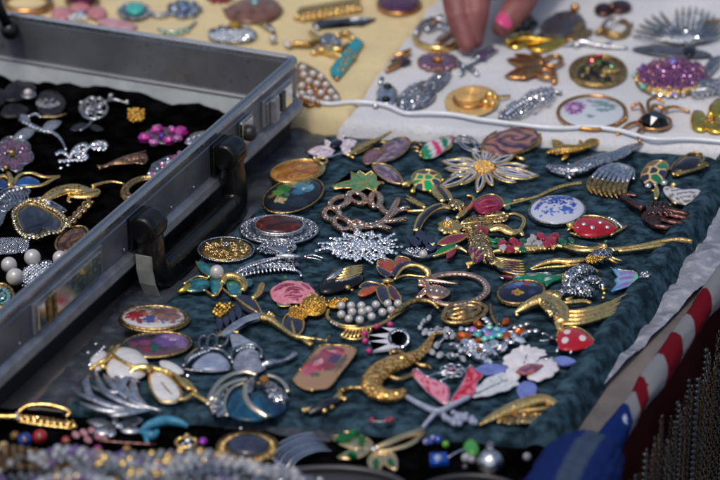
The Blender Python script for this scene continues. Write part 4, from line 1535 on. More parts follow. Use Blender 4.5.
T('spotted_ladybird_brooch', 'red enamel ladybird with round white spots and silver legs', 'brooch', 573, 339)
B('shell', PAINT).dome([(557, 341), (558, 332), (567, 327.5), (578, 328), (588, 334), (595.5, 343), (588, 346), (574, 349), (561, 348)], 3, 4.5, rings=34, sub=9, col=(lambda x, y: lin('#c8c4c8') if min(math.hypot(x - a, (y - b_) * 1.25) for a, b_ in ((567, 333.5), (565, 342), (582.5, 340))) < 3.5 else lin('#a00c20')))
B('shell_rim', G).tube([(557, 341), (558, 332), (567, 327.5), (578, 328), (588, 334), (595.5, 343)], .9, z=3.4)
B('head', GM).ball(552, 338, 5, 4, .8)
b = B('legs', SV)
for x, y in ((556, 353), (570, 354), (585, 352)):
    b.tube([(x + 3, y - 6, 3.5), (x + 1, y - 2, 3), (x, y, .8)], 1.1)
b.tube([(550, 338, 4), (546, 334, 5), (543, 334, 4)], .8).tube([(549, 340, 4), (544, 341, 4), (541, 341, 3)], .9).ball(543, 334, 1.6, 4).ball(541, 341, 1.6, 3)

T('phoenix_brooch', 'gold phoenix brooch with a long feathered tail and stone set chest', 'brooch', 570, 310)
b = B('body', G)
b.tube([(517, 313, 2), (524, 309, 4), (533, 304, 6), (544, 301, 7), (553, 305, 7), (560, 313, 5.5), (562, 324, 3.5)], [1, 3, 4.4, 6, 7.5, 7.5, 4.5], n=12, flat=.75)
b.tube([(541, 300, 6), (552, 296, 7), (560, 300, 6)], [3, 4, 3])
b = B('tail', G)
for k, (xe, ye) in enumerate(((637, 293), (635, 299.5), (630, 305), (622, 311))):
    b.tube([(562 + k * .4, 311.5 + 4.0 * k, 3.5), (580, 311.5 + 3.7 * k, 5 - .4 * k), (603, 306 + 3.4 * k, 4.5 - .4 * k), (xe - 12, ye + 3.2, 3), (xe, ye, 2)], [1.8, 2.5, 2.2, 1.9, .6], n=8, flat=.8)
b.tube([(559, 322, 3), (560, 328, 2), (564, 332, 1)], [3.4, 3, 2])
B('chest', PG).tube([(546, 303, 8.6), (552, 309, 8.4), (558, 318, 7)], [4.4, 5.6, 3.4], n=12, flat=.7)
b = B('wing_twig', G)
b.tube([(562, 304, 4), (571, 303, 4), (583, 302, 3), (590, 304, 1.5)], [1.6, 2.2, 1.6]).tube([(566, 301, 4), (572, 298, 4)], [1.6, 1])
B('beak', G).tube([(518, 312, 2), (520, 316, 1)], 1.4)
B('rhinestones', CL).gems([(527, 303, 9), (536, 298, 10), (545, 295, 11)], 1.1, 3)

T('pave_mouse_brooch', 'crouching silver mouse brooch paved with clear stones, gold paws', 'brooch', 581, 286)
b = B('body', PS)
b.tube([(553, 292, 1.5), (562, 292, 3), (572, 290, 5), (582, 290, 5), (592, 293, 3)], [1, 2.6, 4.6, 5, 3.4], n=12).tube([(570, 289, 5), (571, 280, 8), (578, 274, 10), (586, 272, 9), (593, 273, 6)], [4.4, 5.4, 4.8, 4.2, 2.4], n=12)
b.tube([(580, 286, 5), (590, 281, 7), (598, 283, 5), (601, 288, 3)], [2.8, 3.4, 2.8, 1.8], n=10)
b = B('paws', G)
b.ball(595, 273, 2.4, 5).ball(601, 289, 2.4, 2.5).ball(602, 293, 2, 1.6).ball(601, 297, 2, 1.4).ball(586, 271, 1.3, 13)
B('rhinestones', CL).gems([(570, 286, 10), (572, 279, 13), (580, 273, 15)], 1.2, 3.2).gems([(562, 291, 5), (574, 292, 9), (588, 293, 6)], 1.2, 3.2)

T('flame_fish_brooch', 'iridescent blue and purple enamel fish with a split tail and paved head', 'brooch', 632, 279)
FF = [(611, 267.5), (620, 270), (633, 271), (640, 275), (642, 279), (640, 282), (627, 286), (611, 291), (617, 284), (614, 280.5), (618, 277)]


def flame(x, y):
    t = (x - 611) / 31
    a, b_, c_, d_ = lin('#1478b4'), lin('#7aa8c8'), lin('#8a4a9c'), lin('#6fb58a')
    if t < .25:
        k = t / .25; c = tuple(p * (1 - k) + q * k for p, q in zip(a, b_))
    elif t < .75:
        k = .5 + .5 * math.sin(y * 1.2 + x * .15); c = tuple(p * (1 - k) + q * k for p, q in zip(b_, c_))
    else:
        c = d_
    return c


B('body', PAINTM).dome(FF, 1, 2.4, col=flame, rings=12, pw=.4)
B('edge', SV).tube(FF, .5, z=1.8, closed=True, sub=1, n=5)
B('head', PS).tube([(640, 277, 2.5), (646, 277, 3), (651, 279, 1.5)], [3.4, 4, 1.6], n=12)

T('gold_hummingbird_brooch', 'long gold hummingbird brooch with swept wings and a straight tail at the right', 'brooch', 605, 254)
b = B('wings', G)
b.tube([(530, 269, 1), (542, 264, 3), (556, 261, 4), (570, 262, 4.5), (584, 260, 5)], [.9, 2.4, 3.2, 3.4, 2.4], flat=.7).tube([(531, 270, 1), (548, 267.5, 2), (566, 266.5, 2.5), (580, 264, 3)], [.6, 1.2, 1.4, 1.2])
b.tube([(556, 243, 1.5), (566, 247, 3), (578, 250, 5), (592, 250, 6), (600, 247, 5)], [1, 2.4, 3, 3, 2], flat=.7).tube([(563, 243, 2), (575, 246, 4), (590, 248, 5)], [.8, 1.3, 1])
b = B('tail', G)
b.tube([(608, 251, 4), (622, 249, 4), (640, 246.5, 4), (660, 242, 4), (680, 240, 4.5), (692, 241.5, 3.5)], [2.4, 2, 2, 2, 2.2, 1.6]).tube([(618, 251.5, 3), (640, 249, 3), (658, 246, 3), (669, 244.5, 2.5)], [1.6, 1.8, 2, .8])
b.tube([(606, 254, 4), (612, 258, 3), (622, 261, 1.2)], [2, 1.6, .7]).tube([(606, 256, 4), (612, 261, 3), (618, 263.5, 1)], [2, 1.6, .7])
B('body', PD).tube([(584, 262, 3), (594, 259, 5), (604, 256, 5), (609, 252, 5)], [2, 5, 5.6, 3.4], n=12)
B('head', G).ball(604, 247, 4, 6).tube([(604, 247, 6), (598, 244, 6)], [2, .8]).tube([(604, 250, 6), (612, 249, 6), (614, 252, 4)], 1.4)
B('green_stone', ST('#0f6a4a')).gem(606, 241.5, 2.4, 10)
b = B('scales', GN)
b.fill(el(596, 257.5, 11, 4.5, -20), 1.1, 7, 'ball', hz=3)

T('jewelled_ladybird_brooch', 'red enamel ladybird brooch set with clear stones and a gold rim', 'brooch', 596, 227)
LB = [(573, 227), (576, 219), (586, 216), (598, 216.5), (609, 220), (617, 227), (610, 232), (597, 235), (581, 234)]
B('shell', E('#a80f22', .15, '#8a0818')).dome(LB, 2.5, 5, sub=4)
b = B('rim', G)
b.tube(LB, 1.0, z=2.6, closed=True)
b.tube([(570, 233, 1), (584, 237, 1), (600, 237, 1), (616, 232, 1), (627, 226, 1)], 1.1)
for x, y in ((567, 231), (574, 236), (595, 238.5), (610, 236)):
    b.tube([(x + 4, y - 3, 3), (x, y, .8)], 1.1, sub=1)
B('head', G).ball(570, 226, 4, 3).tube([(570, 226, 3), (565, 222, 2.5)], 1.0)
c = B('clear_stones', CL)
for x, y, z in ((584, 224, 8), (600, 222.5, 8), (592.5, 227, 9), (607.5, 227, 7), (578, 228, 5)):
    c.gem(x, y, 2.7, z)
c.gems([(608, 217, 4), (614, 220, 4), (619, 224, 4), (622, 227, 3)], 1.8)

T('porcelain_oval_brooch', 'white porcelain oval brooch painted with blue flowers, silver rim', 'brooch', 557, 210)
random.seed(8)
fl = []
for k in range(26):
    fl.append((random.uniform(540, 575), random.uniform(196, 206), random.uniform(1.2, 2.6), random.uniform(.8, 1.6), random.choice(['#16338c', '#2548a4', '#3458b0'])))
for x, y, rx, ry in ((545, 200, 5, 2.4), (556, 199, 5.5, 2.6), (567, 200, 5, 2.2), (550, 205, 4, 2), (562, 205, 4.4, 2), (540, 206, 3.4, 2)):
    fl.append((x, y, rx, ry, '#1c3c98')); fl.append((x - .5, y - .3, rx * .35, ry * .35, '#8c9ccc'))
for k in range(12):
    fl.append((random.uniform(538, 574), random.uniform(207, 217), random.uniform(.8, 2), random.uniform(.5, .9), '#4a68b8'))
fl += [(567, 211, 7, 2.4, '#3c5fb4'), (573, 206, 3.4, 2.6, '#2a4aa8'), (546, 214, 3, 1.6, '#4464b8'), (551, 213, 2, 2, '#5a78c0'), (537, 209, 2.6, 1.8, '#3c5ab4'), (556, 202, 7, 2, '#2344a0'), (562, 198, 5, 1.6, '#3a5cb0'), (558, 214, 1.6, .8, '#6080c4'), (565, 215, 1.8, .8, '#6080c4')]
B('porcelain', PAINT).dome(el(557.5, 208, 27, 14, -2, 60), 3, 5.5, rings=28, col=blobs('#b3b8c8', fl, .6))
b = B('rim', DS)
b.plate(el(557, 211, 29.5, 14.5, -2, 56), 0, 3.2, 1.0).ring(557, 210, 27.8, 14, .9, 3.4, -2)

T('red_rose_brooch', 'crimson enamel rosebud brooch on a long thin gold stem', 'brooch', 490, 204)
b = B('rose', PAINT)
b.dome([(473, 205), (480, 198), (490, 195), (498, 197), (503, 203), (500, 208), (491, 211), (482, 212)], 1.5, 4, sub=3, rings=12, col=swirl(['#4a0c20', '#8a1a3a', '#6a1230', '#98284a'], .2, .45))
B('rose_edge', G).tube([(473, 205), (480, 198), (490, 195), (498, 197), (503, 203), (500, 208), (491, 211), (482, 212)], .75, z=2.2, closed=True)
B('petal_folds', E('#8e2442', .25, '#a63a56')).tube([(479, 204, 5), (487, 200, 7), (496, 201, 6)], [.5, 1.6, .5], flat=.5).tube([(480, 208, 4), (489, 206, 6.4), (498, 205, 5)], [.5, 1.6, .5], flat=.5)
B('leaves', E('#1f4a44', .25, '#38655a')).plate(lf(502, 205, 511, 200, 3), 1, 1.5, .4).plate(lf(503, 206, 510, 208, 2.4), 1, 1.5, .4).plate([(528, 202), (530, 197), (537, 195), (543, 192), (541, 198), (535, 204)], 1, 1.5, .4, sub=2)
B('stem', G).tube([(503, 206, 2), (513, 203, 2.5), (524, 200, 3), (535, 197, 3.5), (546, 192, 4.5), (560, 187, 5), (577, 184, 5)], [1, 1.2, 1.2, 1.3, 1.5, 1.6, 1.5]).tube([(512, 201, 2), (520, 199.5, 2.5), (526, 199, 3)], .8)
B('orange_twig', E('#b05a34', .3, '#8a4426')).tube([(474, 201, 2), (471, 207, 3), (465, 212, 2.5), (460, 216, 2)], [1.2, 1.8, 1.6])

T('bow_flower_brooch', 'gold flower brooch with a dark striped ribbon and a paved knot', 'brooch', 445, 213)
b = B('ribbon', G)
b.tube([(420, 229, 1.5), (424, 219, 3), (432, 211, 5), (442, 207, 6.5), (450, 209, 5)], [2.6, 3.4, 3.6, 3.2, 2], flat=.5)
b.tube([(436, 189, 3), (438, 196, 4), (444, 203, 5)], [2.4, 3.4, 2.4], flat=.5).tube([(441, 189, 3), (447, 196, 4), (450, 202, 5)], [1.6, 2.4, 1.8], flat=.5)
b.tube([(428, 209, 3), (420, 205, 2.5), (411, 201, 2)], [1.4, 1.8, .9]).tube([(428, 211, 3), (419, 211.5, 2), (412, 211.5, 1.4)], [1.2, 1.4, .8]).tube([(427, 207, 3), (418, 202, 3), (411, 198, 2)], [1, 1.3, .7])
b = B('ribbon_stripe', E('#171a26', .25, '#2a2e3c'))
b.tube([(421, 227, 3.2), (425, 218, 5), (433, 210, 7), (442, 206, 8.2)], [1.3, 1.9, 2.0, 1.4], flat=.5).tube([(439, 190, 5), (444, 196, 6), (448, 202, 6.5)], [1.2, 1.6, 1.0], flat=.5)
B('knot', PG).dome(el(455, 205, 8, 4.2, 8), 4, 4)
b = B('flower', G)
for k in range(9):
    a = k * .698
    b.dome(lf(449, 224, 449 + 12 * math.cos(a), 224 + 7 * math.sin(a), 3.2), 2.5, 2.2, rings=4)
b.fill(el(447, 222, 4, 2.5), 1.2, 5, 'ball', hz=1.5)
B('flower_stone', CL).gem(447, 218, 2.4, 7)
B('stem', G).tube([(455, 218, 3), (460, 214, 3), (464, 211, 3)], [1.4, 2.4, 1.4]).tube([(456, 231, 2), (462, 233, 2), (467, 233, 1.5)], [1.6, 2.2, 1.6]).tube([(464, 198, 2), (469, 199, 2), (470, 203, 1.5)], 1.1)

T('double_leaf_brooch', 'pair of pale gold paved leaves with a hooked gold wire stem', 'brooch', 487, 221)
b = B('leaves', PG)
b.dome([(462, 224), (468, 218), (478, 215), (489, 217), (493, 222), (484, 228), (470, 229.5)], 1.2, 3, sub=3).dome([(484, 217), (490, 212), (500, 212), (507, 215), (503, 220), (492, 221)], 1.8, 3, sub=3)
B('veins', G).tube([(463, 224, 3.5), (477, 222, 5), (492, 221, 3.5)], .7).tube([(485, 217, 4), (496, 216, 5.5), (506, 215, 4)], .7).tube([(462, 224), (470, 230), (484, 228.5), (493, 222)], .8, z=1.6)
B('wire_stem', G).tube([(504, 216, 2.5), (511, 215, 4), (518, 218, 5), (519, 223, 4.5), (516, 229, 3), (512, 233, 1.5)], [1, 1.2, 1.3, 1.4, 1.6, 2])

T('parrot_brooch', 'enamel parrot brooch with red head, purple striped wing and gold fan tail', 'brooch', 485, 252)
b = B('body', PG)
b.tube([(476, 233, 5), (479, 241, 6.5), (482, 250, 6), (488, 258, 4), (494, 263, 3)], [4.5, 7, 7, 5, 3], n=12, flat=.7)
B('head', E('#a02238', .2, '#7a142a')).dome(el(481, 232.5, 7.5, 4.2, 8), 6, 4)
b = B('striped_wing', PAINT)
b.dome([(470, 246), (476, 243), (483, 246), (485, 253), (480, 260), (473, 257)], 7, 2.6, sub=3, rings=10, col=(lambda x, y: lin(('#6e1f4a', '#23284a', '#b58a3a')[int((x * .8 + y * .9)) % 5 // 2])))
b = B('tail', G)
for k in range(6):
    b.tube([(488, 258, 3), (500, 259 + k * 1.6, 3), (512 - k * .4, 260 + k * 2.3, 2), (519 + k * .6, 260.5 + 2.3 * k, 1.5)], [1.8, 1.7, 1.3, .7])
b = B('tail_enamel', E('#5a2036', .2, '#1f2844'))
for k in range(5):
    b.tube([(497, 260 + k * 1.6, 4), (508, 261 + k * 2.1, 3.8), (516, 262 + k * 2.3, 2.6)], [.8, 1.1, .6], flat=.6)
b = B('wing_arch', G)
b.tube([(488, 233, 6), (498, 231, 7), (508, 235, 6), (516, 234, 5), (519, 238, 3)], [2.6, 4.4, 4, 2.4, 1.2], flat=.7)
b = B('foot', G)
b.tube([(468, 264, 1.2), (474, 262, 2.5), (480, 260, 4)], [2.2, 2, 1.4]).tube([(472, 262, 2), (470, 267, 1)], 1.1)
B('green_leaf', E('#0c5a38', .2, '#1c7a4c')).tube([(485, 238, 6), (493, 243, 4), (502, 240, 5)], [1, 2.6, 1], flat=.6).tube([(486, 244, 5), (494, 247, 4), (502, 245, 3)], [1, 2, .8], flat=.6)

T('hummingbird_brooch', 'small green and red enamel hummingbird left of the parrot', 'brooch', 452, 247)
b = B('body', E('#0c7a44', .2, '#0a5a34')); b.tube([(437, 254, 2), (446, 249, 3.5), (455, 246, 4)], [1, 2.6, 2.2], flat=.7)
B('wing', E('#8a2438', .2, '#6a1a30')).plate(lf(441, 245, 466, 237, 3.2), 3, 1.4, .4).plate(lf(447, 256, 456, 249, 2.4), 2, 1.4, .4)
b = B('gold_edge', G)
b.tube(lf(440, 245, 467, 236.5, 3.6), .8, z=3.6, closed=True, sub=1, n=6).tube([(436, 255, 1.4), (446, 252, 2.2), (457, 248, 3), (465, 252, 1)], [.9, 1.4, 1.8, .8]).tube([(437, 246, 3), (432, 243, 2)], .8)
B('stones', CL).gem(456, 246, 1.4, 6).gem(437, 244, 1.5, 3.5)

T('floral_bar_brooch', 'gold bar brooch set with red, white and green enamel flowers', 'brooch', 528, 243)
b = B('bar', G)
b.tube([(494, 252, 1.5), (506, 250, 2), (522, 249.5, 2.2), (540, 248, 2), (556, 246, 2), (572, 250, 1.5)], [1.4, 2.6, 3.2, 2.8, 2, 1.2])
b.fill([(500, 250), (515, 247), (535, 247), (554, 244), (556, 248), (530, 251), (505, 253)], 1.8, 2.6, 'ball')
for h, its in (('#98203c', ((504, 243, 4), (515, 241, 4.2), (511, 247.5, 4.4), (540, 236, 4), (549, 240, 5), (553, 236, 3.6), (545, 243.5, 3.6), (520, 244, 3))), ('#b0aeb0', ((505, 246.5, 3.6), (530, 240, 4), (537, 243, 4.2), (528, 244.5, 3), (533, 237, 3))), ('#0f5c40', ((524, 241, 3.6), (523, 248, 3.2), (560, 241, 4), (568, 240, 3), (500, 240, 3)))):
    b = B('petals', E(h, .18))
    for x, y, r in its:
        b.dome(ruffle(el(x, y, r * 1.25, r * .75, random.uniform(-40, 40), 8), 2.2, 4, 3), 4, 2, rings=4, rip=.8)
B('dark_stones', ST('#1a2a40')).gem(560, 243.5, 1.8, 5).gem(527, 246, 1.5, 5)

T('dark_flower_brooch', 'small dark flower brooch with one pearl above the red and navy bow', 'brooch', 420, 246)
b = B('petals', E('#14182a', .2, '#222842'))
for q in ((421, 243, 419, 233, 4), (421, 245, 411, 240, 3.5), (422, 244, 431, 239, 4), (424, 247, 433, 247, 3.4)):
    b.plate(lf(*q), 1.5, 1.6, .5)
b = B('setting', DS)
b.tube([(406, 251, 1.5), (413, 253, 2), (421, 255, 2), (431, 253, 1.5)], 1.4).fill(el(417, 250, 10, 3), 1.3, 2.2, 'ball')
B('pearl', PEARL).ball(422.5, 252.5, 3.6, 4)
B('stones', CL).gems([(409, 248, 3), (415, 251, 3.5), (420, 249, 4)], 1.2)

T('green_crocodile_brooch', 'slim green enamel crocodile with white spots and a red tail tip', 'brooch', 532, 278)
CR = [(512, 277), (520, 275), (534, 273.5), (548, 272.5), (551, 275), (557, 276), (563, 274), (562, 278), (553, 281), (546, 286), (544, 283), (530, 281), (516, 280)]
B('body', PAINT).dome(CR, 1, 2.4, sub=2, rings=12, pw=.4, col=blobs('#0c6a4c', [(518, 276.5, 2.6, 1.4, '#b8beb8'), (532, 276, 2.4, 1.3, '#b8beb8'), (546, 274, 2.4, 1.2, '#b8beb8'), (547, 280, 3, 1.6, '#c0c4c0'), (540, 279, 1.5, 1, '#2a8a6a')], .2))
B('edge', SV).tube(CR, .45, z=1.8, closed=True, sub=2, n=5)
B('tail', E('#7a2234', .25)).tube([(513, 278, 2), (507, 277, 2), (502, 276, 1.5)], [1.6, 1.6, 1])
B('snout', SV).tube([(504, 279, 1), (499, 277, 1)], 1).ball(506, 285, 1.6, 1.5)

T('navy_oval_brooch', 'navy enamel oval brooch with a tiny gold flower and pale blue blooms', 'brooch', 521, 293)
B('painted_face', PAINT).dome(el(521, 291, 22.5, 10.8, -7, 52), 2, 3, rings=20, col=blobs('#0d1226', [
    (517, 293.5, 5, 2.2, '#a8842a'), (513, 294, 2, 1.2, '#a04a5a'), (522, 294, 2, 1.2, '#b09040'), (517, 291.5, 1.6, .9, '#c06a50'), (514, 286, 8, 3.2, '#2f4f8a'), (520, 284.5, 6, 2.2, '#5a7ab0'), (527, 284, 4.4, 2.8, '#8a2a5a'), (517, 293.5, 3, 3.4, '#a8842a'), (532, 293, 4, 2, '#283c68'), (533, 285.5, 4, 2, '#3a5a6a'), (510, 288, 4, 1.6, '#2a4478'), (517, 293.8, 1.4, .8, '#6a3a10')], .4))
B('rim', AG).plate(el(521, 293.5, 24.5, 12, -7, 48), 0, 2, .7).ring(521, 292, 23.4, 11.4, 1.0, 2.8, -7)

# --- right part
T('gold_shrimp_brooch', 'small gold textured fish brooch at the back right of the velvet', 'brooch', 571, 149)
b = B('body', GN)
b.tube([(548, 152.5, 1.5), (556, 151, 3), (565, 149.5, 4), (574, 149, 4), (583, 147, 4), (590, 143, 3.4), (596, 141, 2)], [1.0, 3.6, 5.4, 4.6, 3.2, 4.4, 2.4], n=12, flat=.55)
b.dome(lf(566, 147, 553, 140, 3), 2, 2).dome(lf(570, 152, 562, 158, 2.4), 1, 2).dome(lf(582, 146, 578, 140, 2), 2, 2)
b.fill([(552, 151), (566, 146), (582, 145), (590, 142), (588, 147), (572, 152), (558, 154)], 1.0, 4.4, 'ball', hz=1.6)
B('small_stones', CL).gems([(556, 151, 6), (567, 148.5, 7.4), (584, 145, 6)], .9, 3)

T('silver_crocodile_brooch', 'silver crocodile brooch with textured scales and a long curved tail', 'brooch', 596, 164)
b = B('body', mat('scaled_silver', (.66, .67, .70), 1, .26, spark=(900, .55, (.30, .31, .33))))
b.tube([(552, 166, 2), (560, 168, 3), (570, 169.5, 4), (580, 168, 5), (592, 163, 6), (605, 159, 6), (616, 156, 5), (624, 151, 4), (634, 147, 3), (648, 145, 1.5)], [2.6, 3.8, 5.4, 6.6, 6.8, 6.4, 5.4, 4.2, 2.8, 1], n=14, flat=.55)
b = B('legs', DS)
for x0, y0, x, y in ((576, 170, 569, 177), (588, 168, 586, 171), (606, 164, 616, 167), (596, 160, 593, 156), (568, 171, 573, 178)):
    b.tube([(x0, y0, 3), ((x + x0) / 2, (y + y0) / 2, 3), (x, y, 1)], [2, 1.6, 1.2])
B('jaw', DS).tube([(554, 170, 1.5), (565, 173, 2), (577, 174, 2.5)], [1, 1.8, 2]).ball(571, 164.5, 1.6, 7)
b = B('crest', SV)
for k in range(11):
    t = k / 10
    x = 578 + 50 * t; y = 164 - 15 * t + 2 * math.sin(t * 5)
    b.ball(x, y, 1.2, 9 - 3 * t, n=6, m=5)

T('silver_comb_brooch', 'silver feather comb brooch with curved ribs ending in gold teeth', 'brooch', 612, 185)
b, c = B('ribs', SV), B('teeth', AG)
for k in range(8):
    t = k / 7
    xe, ye = 593 + 33 * t, 179 + 9.5 * t - 5 * t * t
    b.tube([(618 + 13 * t, 165 + 6 * t, 4), (610 + 19 * t, 167 + 7 * t, 6.5), (601 + 26 * t, 171 + 8 * t, 6.5), (xe, ye, 4)], [.7, 1.5, 1.6, 1.2], n=8)
    c.tube([(xe, ye - 1, 4), (xe - 2.6, ye + 5, 3), (xe - 2, ye + 10, 1.6), (xe + .6, ye + 14, .6)], [1.5, 2.0, 1.6, .4], n=8)
b.tube([(617, 165, 4), (625, 168, 5), (631, 172, 4.5), (632, 180, 3)], [1, 1.5, 1.5, 1])

T('turtle_shell_brooch', 'gold honeycomb turtle brooch with green and navy enamel cells at the right', 'brooch', 653, 173)
TS = [(641, 178), (645, 168), (652, 162), (662, 161), (668, 166), (665, 176), (660, 182), (648, 183)]
cells2 = [(645, 178.5, '#161d3c'), (653, 172, '#15193a'), (655, 178.5, '#0b6a48'), (661, 167, '#0e6a44'), (663, 174, '#1a2044'), (653, 164, '#6a4a3a'), (646, 171, '#5a4630'), (649, 184, '#1c2444')]


def hex2(x, y):
    d = sorted((math.hypot(x - a, (y - b_) * 1.6), c_) for a, b_, c_ in cells2)
    return lin('#cfae6a') if d[1][0] - d[0][0] < 1.9 else lin(d[0][1])


B('shell', PAINT).dome(TS, 1.5, 3.5, col=hex2, sub=10, rings=28)
B('shell_rim', G).tube(TS, .8, z=1.8, closed=True)

T('black_stone_bug_brooch', 'beetle brooch with a long black stone body and gold wire legs', 'brooch', 689, 165)
B('stone_body', E('#0d0d14', .1, '#181822')).dome(lf(671, 169, 703, 158, 7.5, 0, 9, .55), 2, 5, rings=7)
b = B('setting', AG)
b.tube(lf(670, 169.5, 704, 158, 8, 0, 9, .55), .9, z=2, closed=True, sub=1)
b.loops([el(694, 156, 8, 3.2, -5, 20)], .9, 5)
b.tube([(672, 175, 2), (682, 173, 3), (695, 170, 3), (706, 166, 2)], [2.4, 1.8, 1.6, 1.8]).tube([(698, 166, 4), (706, 163, 4), (707, 167, 2)], 1.2).tube([(668, 171, 2), (661, 173, 1.5)], 1.4)
B('gold_leg', GY).plate([(674, 172), (681, 170), (683, 174), (677, 176)], 2, 1.6, .5)

T('angel_tassel_brooch', 'white and gold angel brooch with a striped tassel skirt', 'brooch', 672, 192)
b = B('skirt', PAINT)
b.dome([(664, 187), (672, 187), (684, 190), (697, 189), (696, 194), (688, 202), (676, 200), (667, 194)], 1.5, 4, sub=3, rings=14, col=(lambda x, y: lin('#b4b8c4') if math.sin((x - 660) * .25 + (y - 185) * 1.9) > -.35 else lin('#6a5838')))
B('silver_balls', SV).ball(650.5, 187, 3.4, 3.4).ball(665, 184.5, 3.8, 4).ball(657, 186, 2, 3)
B('gold_drops', G).tube([(658, 187, 2.5), (658, 193, 2), (657.5, 199, 1)], [1.2, 2.2, 1.2]).ball(673.5, 186, 3, 4.5).ball(655, 191, 1.5, 2).tube([(672, 200, 1), (676, 203, 1)], [1.6, 1.2])

T('bronze_scorpion_brooch', 'dark bronze scorpion brooch with long claws, near the rolled edge', 'brooch', 656, 214)
b = B('body', BZ)
b.tube([(621, 196, 2), (628, 201, 4), (636, 206, 5), (643, 209, 5)], [1.6, 2.8, 3.0, 3.4], n=10)
b.dome([(641, 212), (646, 207), (655, 205), (664, 208), (669, 214), (664, 221), (652, 224), (643, 219)], .8, 5, sub=3, rip=1.2)
b.tube([(621, 196, 2), (630, 195.5, 4), (637, 196, 5)], [2, 2.2, 1.2])
b = B('claws', BZ)
for pts in ([(664, 210, 3), (674, 212, 3.5), (684, 214, 3), (691, 216, 1.5)], [(665, 215, 3), (676, 217, 3.5), (686, 219, 2.5), (691, 218, 1.5)], [(660, 220, 3), (672, 223, 3), (682, 224, 2.5), (686, 225, 1)], [(646, 220, 2), (655, 226, 2), (668, 228, 2), (676, 227, 1)]):
    b.tube(pts, [2.4, 2.8, 2.6, 1.4])
b = B('legs', BZ)
for k in range(4):
    b.tube([(650 + k * 4.5, 208, 4), (651 + 5 * k, 203, 5), (654 + 6 * k, 203 + k, 3)], [1.4, 1.3, .7])
    b.tube([(648 + k * 6, 215, 5.5), (652 + 6 * k, 212, 7), (656 + 6 * k, 217, 4)], [1.2, 1.5, 1])

# --- near rows
T('flower_porcelain_brooch', 'oval porcelain brooch painted with red and blue flowers in a gold rim', 'brooch', 154, 319)
B('painted_face', PAINT).dome(el(153.5, 316, 31, 10.8, 0, 60), 2.5, 4.5, rings=26, col=blobs('#b3b2ba', [
    (150, 313, 22, 6.5, '#a49a98'), (166, 317, 16, 6, '#7c6058'), (137, 316, 11, 4.4, '#8a2430'), (133, 319, 4, 2, '#a03a38'), (142, 314, 5, 2.6, '#7a3a34'), (150, 321, 8, 3.4, '#4a4c80'), (140, 322, 4, 2, '#7a3444'), (164, 309, 4, 1.6, '#d0c8c0'), (152, 311, 5, 1.8, '#5c6048'), (171, 318, 5, 2.4, '#8a6a68'), (146, 309, 8, 2, '#4a4a3a'), (158, 310, 7, 2, '#b0a088'), (165, 314, 14, 5, '#6a4c4a'), (172, 312, 8, 3, '#7a5a50'), (160, 318, 5, 2, '#8a6a5a'), (163, 323, 1.5, 1.6, '#2c3c7a'), (157, 323, 2, 1.4, '#c09080'), (145, 316, 3, 1.6, '#9a5a34'), (130, 314, 2, 1, '#5a2430')], .5))
b = B('rim', AG)
b.plate(el(154, 319.5, 36, 13, 0, 52), 0, 2.4, 1).ring(154, 318, 33, 11.8, 1.3, 3)

T('pansy_oval_brooch', 'oval brooch painted with purple pansies and a green leaf, gold rim', 'brooch', 157, 345)
B('painted_face', PAINT).dome(el(156, 343.5, 33.5, 11.6, -4, 60), 1.5, 3, rings=26, col=blobs('#54414c', [
    (150, 343, 26, 9, '#3c3440'), (170, 341, 17, 6.6, '#5f4480'), (182, 345, 6, 3, '#7c6490'), (168, 338, 6, 2.4, '#9880b0'), (132, 340, 6, 2.6, '#5c4474'), (176, 338, 8, 4, '#8a70a0'), (165, 344, 7, 4, '#6a4a8a'), (173, 341, 4, 1.2, '#b8a0c0'), (138, 341, 9, 4.5, '#3c2c50'), (145, 344, 6, 3, '#7a3c5c'), (133, 345, 5, 2.6, '#6a3a4c'), (154, 349, 4.6, 2.4, '#0a5a48'), (146, 350, 5, 2, '#7a2c44'), (152, 337, 4, 3, '#1e2420'), (125, 345, 4, 3, '#1c3a34')], .5))
B('rim', AG).ring(156.5, 345, 35, 12.4, 1.1, 1.6, -4)

T('white_pear_brooch', 'gold brooch of white enamel pears with gold bands and leaves', 'brooch', 137, 367)
WP = E('#d2d2d2', .2, '#bfc0c4')
b = B('white_pear', WP)
b.dome([(108, 368), (110, 358), (116, 349), (125, 347), (137, 350), (146, 358), (149, 367), (140, 375), (125, 377), (113, 375)], 2, 6, sub=3)
B('white_pear', WP).dome([(92, 361), (97, 354), (106, 351), (110, 356), (107, 365), (98, 369)], 2, 4, sub=3)
b = B('white_leaf', WP)
LFW = [(149, 380), (150, 372), (158, 371), (168, 377), (177, 388), (178, 396), (171, 400), (159, 399), (152, 391)]
b.dome(LFW, 1.5, 2.4, sub=3)
B('leaf_edge', G, b).tube(LFW, 1.2, z=2.2, closed=True, sub=3)
B('small_leaf', WP).dome([(158, 361), (167, 361), (178, 367), (181, 372), (172, 373), (162, 369)], 2, 2, sub=3)
b = B('gold_bands', G)
b.tube([(113, 349, 6), (112, 354, 8), (122, 361, 9.5), (134, 367, 8.5), (146, 371, 5)], [2.4, 1.6, 1.4, 1.6, 2.4]).tube([(92, 370, 3), (101, 364, 6), (109, 359, 8), (120, 346, 7)], [1.8, 1.8, 1.8, 2]).tube([(103, 365, 4), (107, 369, 3)], [2.8, 2.4])
b.tube([(131, 381, 1), (131, 374, 4), (136, 369, 7), (145, 368, 8), (150, 370, 6)], [1.6, 2.4, 2.8, 3.2, 2.6]).tube([(149, 368, 4), (157, 370, 4), (166, 372, 3), (174, 376, 3), (180, 383, 3), (187, 389, 2)], [2.6, 2.8, 2, 1.8, 2.2, 2])
